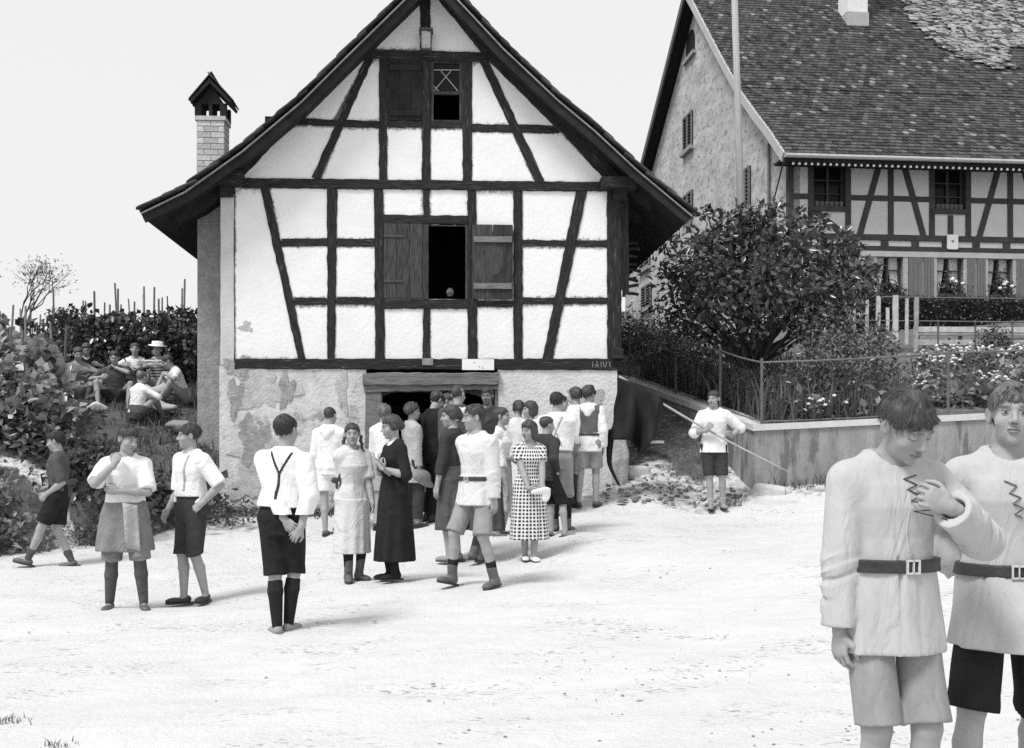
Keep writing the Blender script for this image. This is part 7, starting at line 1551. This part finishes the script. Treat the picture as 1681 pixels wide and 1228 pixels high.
folk('bushy haired youth close beside the boy in the leather waistcoat', 946, 832, 639, 172, fl=(942, .0), fr=(935, .05), res=.015, top=WT(sleeve=1.9, hem=.9, cuthem=1), bottom=dict(m='tan', len=.9), hair=('curly', 'mid'), shoes=dict(m='leatherd', boot=.15), socks=dict(m='dark', to=.95), head=(20, 5, 0), seed=27)
# --- the boy with the flag
gF = folk('boy in a white short sleeved smock carrying a long flag pole over dark shorts', 1172, 836, 643, -8, hl=(1200, 716, .14), hr=(1161, 706, .20), fl=(1187, .0, 0, 12), fr=(1167, .03, 0, -5), res=.0105, top=WT(sleeve=1.02, hem=.82, cuthem=1, sr=(.078, .080, .07), grow=.022, skirt=(1.06, .81, .165, .125, .20, .16), sfold=.05, neck=1.42, nr=.066), bottom=dict(m='dark', len=.98, r=(.100, .086)), belt=dict(z=1.03, h=.02, g=.028, w=.004, m='leather', buckle=False), hair=('short', 'dark'), shoes=dict(m='canvas', low=1), socks=dict(m='ltgrey', to=.22), head=(-26, 4, 0), pose=dict(el=(.8, .5, -.2), er=(-.7, .4, -.5)), hand=dict(l=dict(fd=(-.5, -.75, .2), pn=(.0, .3, 1), curl=1.0), r=dict(fd=(.5, -.5, .75), pn=(.3, .6, -.2), curl=1.0)), brow=.5, seed=28)
Yb = gF.base.y-.24
p0, p1 = at(1293, 774, Yb-.15), at(1016, 618, Yb+.35)
flag = tag(empty('flag', p0), 'large dark flag hanging from the long bare pole of the boy in the white smock', 'flag')
mb = MB(); n = 14; mb.tube([Vector((0, 0, 0)).lerp(p1-p0, k/n)+Vector((0, 0, -.05*math.sin(math.pi*k/n))) for k in range(n+1)], [.013+.006*k/n for k in range(n+1)], 8); mb.build('flag_pole', mat('flag_pole_wood', .36, .3, 7, .7), flag, True)
def pole(t): return (p1-p0)*t+Vector((0, 0, -.05*math.sin(math.pi*t)))
V = []; nu, nv = 26, 26
s_ = Yb/F
edge_t = [(1016, 620), (1028, 624), (1042, 630), (1056, 637), (1072, 646), (1086, 655)]
bot_px = [(1004, 700), (1001, 722), (1036, 722), (1052, 748), (1072, 718), (1086, 662)]
for j in range(nv+1):
    v = j/nv
    for i in range(nu+1):
        u = i/nu; a = np.interp(u*5, range(6), [e[0] for e in edge_t]); b = np.interp(u*5, range(6), [e[1] for e in edge_t]); c = np.interp(u*5, range(6), [e[0] for e in bot_px]); d = np.interp(u*5, range(6), [e[1] for e in bot_px])
        x = a+(c-a)*v+2.0*math.sin(9*v+7*u)*v; y = b+(d-b)*v**.9; dep = Yb+.34-.22*u-.16*v*math.sin(2.5+13*u+1.5*v)-.07*math.sin(23*u-2*v)*v
        V.append(at(x, y, dep)-p0)
fs = [(j*(nu+1)+i, j*(nu+1)+i+1, (j+1)*(nu+1)+i+1, (j+1)*(nu+1)+i) for j in range(nv) for i in range(nu)]
fm = MB().add(V, fs); FS = mat('flag_wool', .014, .4, 5, .75, .3, 60, .2); o = fm.build('flag_cloth', FS, flag, True); o.modifiers.new('thick', 'SOLIDIFY').thickness = .012
V = []
for j in range(15):
    v = j/14; x = 1003+(-3)*math.sin(3*v)+22*max(v-.6, 0)**1.2*2; y = 705+92*v; w = 5.5*(1-v)+1.6; V += [at(x-w, y, Yb+.30-.03*v)-p0, at(x+w, y, Yb+.28+.03*math.sin(5*v))-p0]
fm = MB().add(V, [(2*j, 2*j+1, 2*j+3, 2*j+2) for j in range(14)]); o = fm.build('streamer', FS, flag, True); o.modifiers.new('thick', 'SOLIDIFY').thickness = .012
# --- the group resting on the bank
def sit(lab, px, py, top_px, yaw, Y, hl=None, hr=None, fl=None, fr=None, H=1.56, lean=8, **k):
    """seated: hips on the bank at photo point px,py"""
    x = (px-CX)/F*Y; base = Vector((x, Y, gz(x, Y))); s = H/1.7; iR = Matrix.Rotation(-R(yaw), 3, 'Z'); po = dict(k.pop('pose', {})); po['hips'] = (0, 0, -.78)
    def lc(q): p = iR @ (at(q[0], q[1], Y-q[2])-base); return tuple(v/s for v in p)
    po.setdefault('fl', (.15, -.52, .08)); po.setdefault('fr', (-.15, -.50, .08)); po.setdefault('kl', (.5, -.5, 1)); po.setdefault('kr', (-.5, -.5, 1)); po.setdefault('hl', (.18, -.36, .50)); po.setdefault('hr', (-.18, -.34, .48)); po.setdefault('el', (.8, .2, -.3)); po.setdefault('er', (-.8, .2, -.3))
    for key in ('fl', 'fr'):
        q = Vector(po[key])*s; w_ = Matrix.Rotation(R(yaw), 3, 'Z') @ q; po[key] = (po[key][0], po[key][1], po[key][2]+(gz(base.x+w_.x, base.y+w_.y)-base.z)/s)
    g = person(lab, base, H, yaw, pose=po, res=.016, hres=.011, lean=lean, group=None, **k); g.base = base; g.yaw = yaw; return g
sit('boy in grey shirt sitting with arms on knees, leftmost of the resting group', 128, 660, 615, 20, 18.9, top=dict(m='grey', sleeve=.95, hem=.9), bottom=dict(m='tan', len=.8), hair=('short', 'dark'), socks=dict(m='dkgrey', to=.7), shoes=dict(m='leather'), head=(10, 15, 0), seed=31)
sit('boy in a dark jacket with white collar sitting behind the boy in grey', 140, 645, 592, 30, 19.9, top=dict(m='black', sleeve=1.6, hem=.9), bottom=dict(m='dark', len=.8), collar=dict(m='white', kind='wide'), hair=('short', 'dark'), shoes=dict(m='leather'), head=(-10, 25, 0), seed=32)
sit('boy in a dark jersey eating with bare knees apart in the middle of the group', 190, 672, 632, 10, 18.7, pose=dict(hl=(.04, -.22, .62), hr=(-.2, -.30, .45), fl=(.26, -.42, .08), fr=(-.22, -.44, .08)), top=dict(m='dkgrey', sleeve=.95, hem=.9), bottom=dict(m='dark', len=.7), hair=('short', 'black'), head=(0, 15, 0), seed=33)
sit('person in a white shirt and dark dungarees sitting at the back of the group', 222, 632, 574, 15, 20.2, top=[WT(sleeve=.95, hem=.9), dict(m='dkgrey', sleeve=.05, hem=.9, grow=.028, sr=(.04, .04, .04), nr=.13, neck=1.25, name='bib')], bottom=dict(m='dkgrey', len=.8), hair=('short', 'dark'), shoes=dict(m='leather'), seed=34)
def exBoater(g):
    s = g.s; c = g.hc+g.Rh@np.array((0, .01, .105))*s; mb = MB(); mb.lathe([(.155, -.02), (.158, -.012), (.098, -.008), (.094, .055), (.05, .06)], (0, 0, 0), 18); o = mb.build('straw_hat', TW['white'], g.root, True); o.location = Vector(c); o.rotation_euler = (.15, .12, 0)
sit('man in a striped jersey and pale straw hat at the top of the group', 262, 632, 572, -8, 20.2, top=dict(m='stripe', sleeve=1.3, hem=.9), bottom=dict(m='ltgrey', len=.9), hair=('short', 'dark'), shoes=dict(m='leather'), extra=exBoater, seed=35)
sit('person in white leaning forward with bare legs beside the house wall', 303, 662, 610, -60, 19.2, lean=24, top=WT(sleeve=.95, hem=.9), bottom=dict(m='tan', len=.6), hair=('short', 'mid'), head=(-10, 30, 0), seed=36)
sit('boy in a white shirt seen from behind with striped stockings in front of the group', 222, 700, 646, 148, 17.9, lean=14, H=1.42, top=WT(sleeve=1.5, hem=.9), bottom=dict(m='dkgrey', len=.9), hair=('short', 'fair'), socks=dict(m='grey', to=.85, roll=1), shoes=dict(m='leather'), seed=37)
def bundle(name, px, Y, r3, m, lab, cat, seed, rz=0):
    x = (px-CX)/F*Y; p = Vector((x, Y, gz(x, Y))); f = Field((-.6, -.5, -.2), (.6, .5, .5), .018); r = np.random.default_rng(seed)
    for k in range(4): f.ell((r.normal(0, .10), r.normal(0, .06), r3[2]*(.6+.25*k*.5)), (r3[0]*r.uniform(.5, .9), r3[1]*r.uniform(.6, 1), r3[2]*.7), rotz(r.uniform(-.5, .5)), .06)
    f.wrinkle(.022, seed, 17, (1, 1, 1)); f.cut((0, 0, -.04), (0, 0, -1)); o = meshobj(name, [f], TW[m], None); o.location = p; o.rotation_euler = (0, 0, rz); tag(o, lab, cat)
bundle('rucksack', 248, 19.0, (.2, .15, .2), 'ltgrey', 'pale rucksack lying in the middle of the resting group', 'rucksack', 41)
bundle('coat_heap', 268, 18.5, (.20, .13, .10), 'linen', 'heap of pale coats lying in front of the man in the straw hat', 'coats', 42, .2)
bundle('coat_heap', 290, 17.9, (.19, .14, .07), 'tan', 'crumpled light coat on the grass near the house wall', 'coats', 43, -.2)
bundle('paper_bag', 152, 18.1, (.12, .09, .05), 'white', 'crumpled white paper on the grass at the feet of the boy in grey', 'paper', 44)

# --- stones at the corners (lumpy, one mesh each)
def stone(name, px, py, r3, m, lab, cat, seed, rz=0, tilt=0, wr=.014):
    p = foot(px, py); f = Field((-r3[0]-.06, -r3[1]-.06, -.2), (r3[0]+.06, r3[1]+.06, r3[2]+.08), .012 if max(r3) < .5 else .016); r = np.random.default_rng(seed); Rm = rotz(rz)@roty(tilt)
    f.loft((0, 0, 0), Rm, [(-.15, r3[0], r3[1], 0), (r3[2]*.45, r3[0]*.97, r3[1]*.95, 0), (r3[2]*.85, r3[0]*.88, r3[1]*.85, 0), (r3[2], r3[0]*.7, r3[1]*.7, 0)], 0, 0, None, 'u', 3.2)
    f.wrinkle(wr, seed, 11, (1, 1, 1)); f.wrinkle(wr*.35, seed+1, 34, (1, 1, 1)); o = meshobj(name, [f], m, None); o.location = p; tag(o, lab, cat)
M_ws = mat('white_stone', .50, .2, 6, .9, .6, 30)
stone('guard_stone', 1016, 786, (.145, .15, .72), mat('guard_stone_rock', .40, .3, 7, .95, .8, 24), 'upright pale guard stone at the right corner of the timber house', 'guard stone', 1)
stone('stone_slab', 1270, 806, (.30, .17, .085), M_ws, 'pale flat stone slab lying at the wall corner', 'stone', 2, -.55, .16, .008)
stone('loose_stone', 1238, 782, (.16, .13, .17), M_ws, 'pale lump of stone leaning on the alley side of the wall corner', 'stone', 3)
stone('loose_stone', 1345, 805, (.07, .06, .06), M_ws, 'small pale stone at the wall foot among the grass', 'stone', 4, 0, 0, .006)
stone('loose_stone', 1046, 772, (.2, .12, .07), M_ws, 'flat pale stone lying behind the guard stone', 'stone', 5, .3, .1, .008)
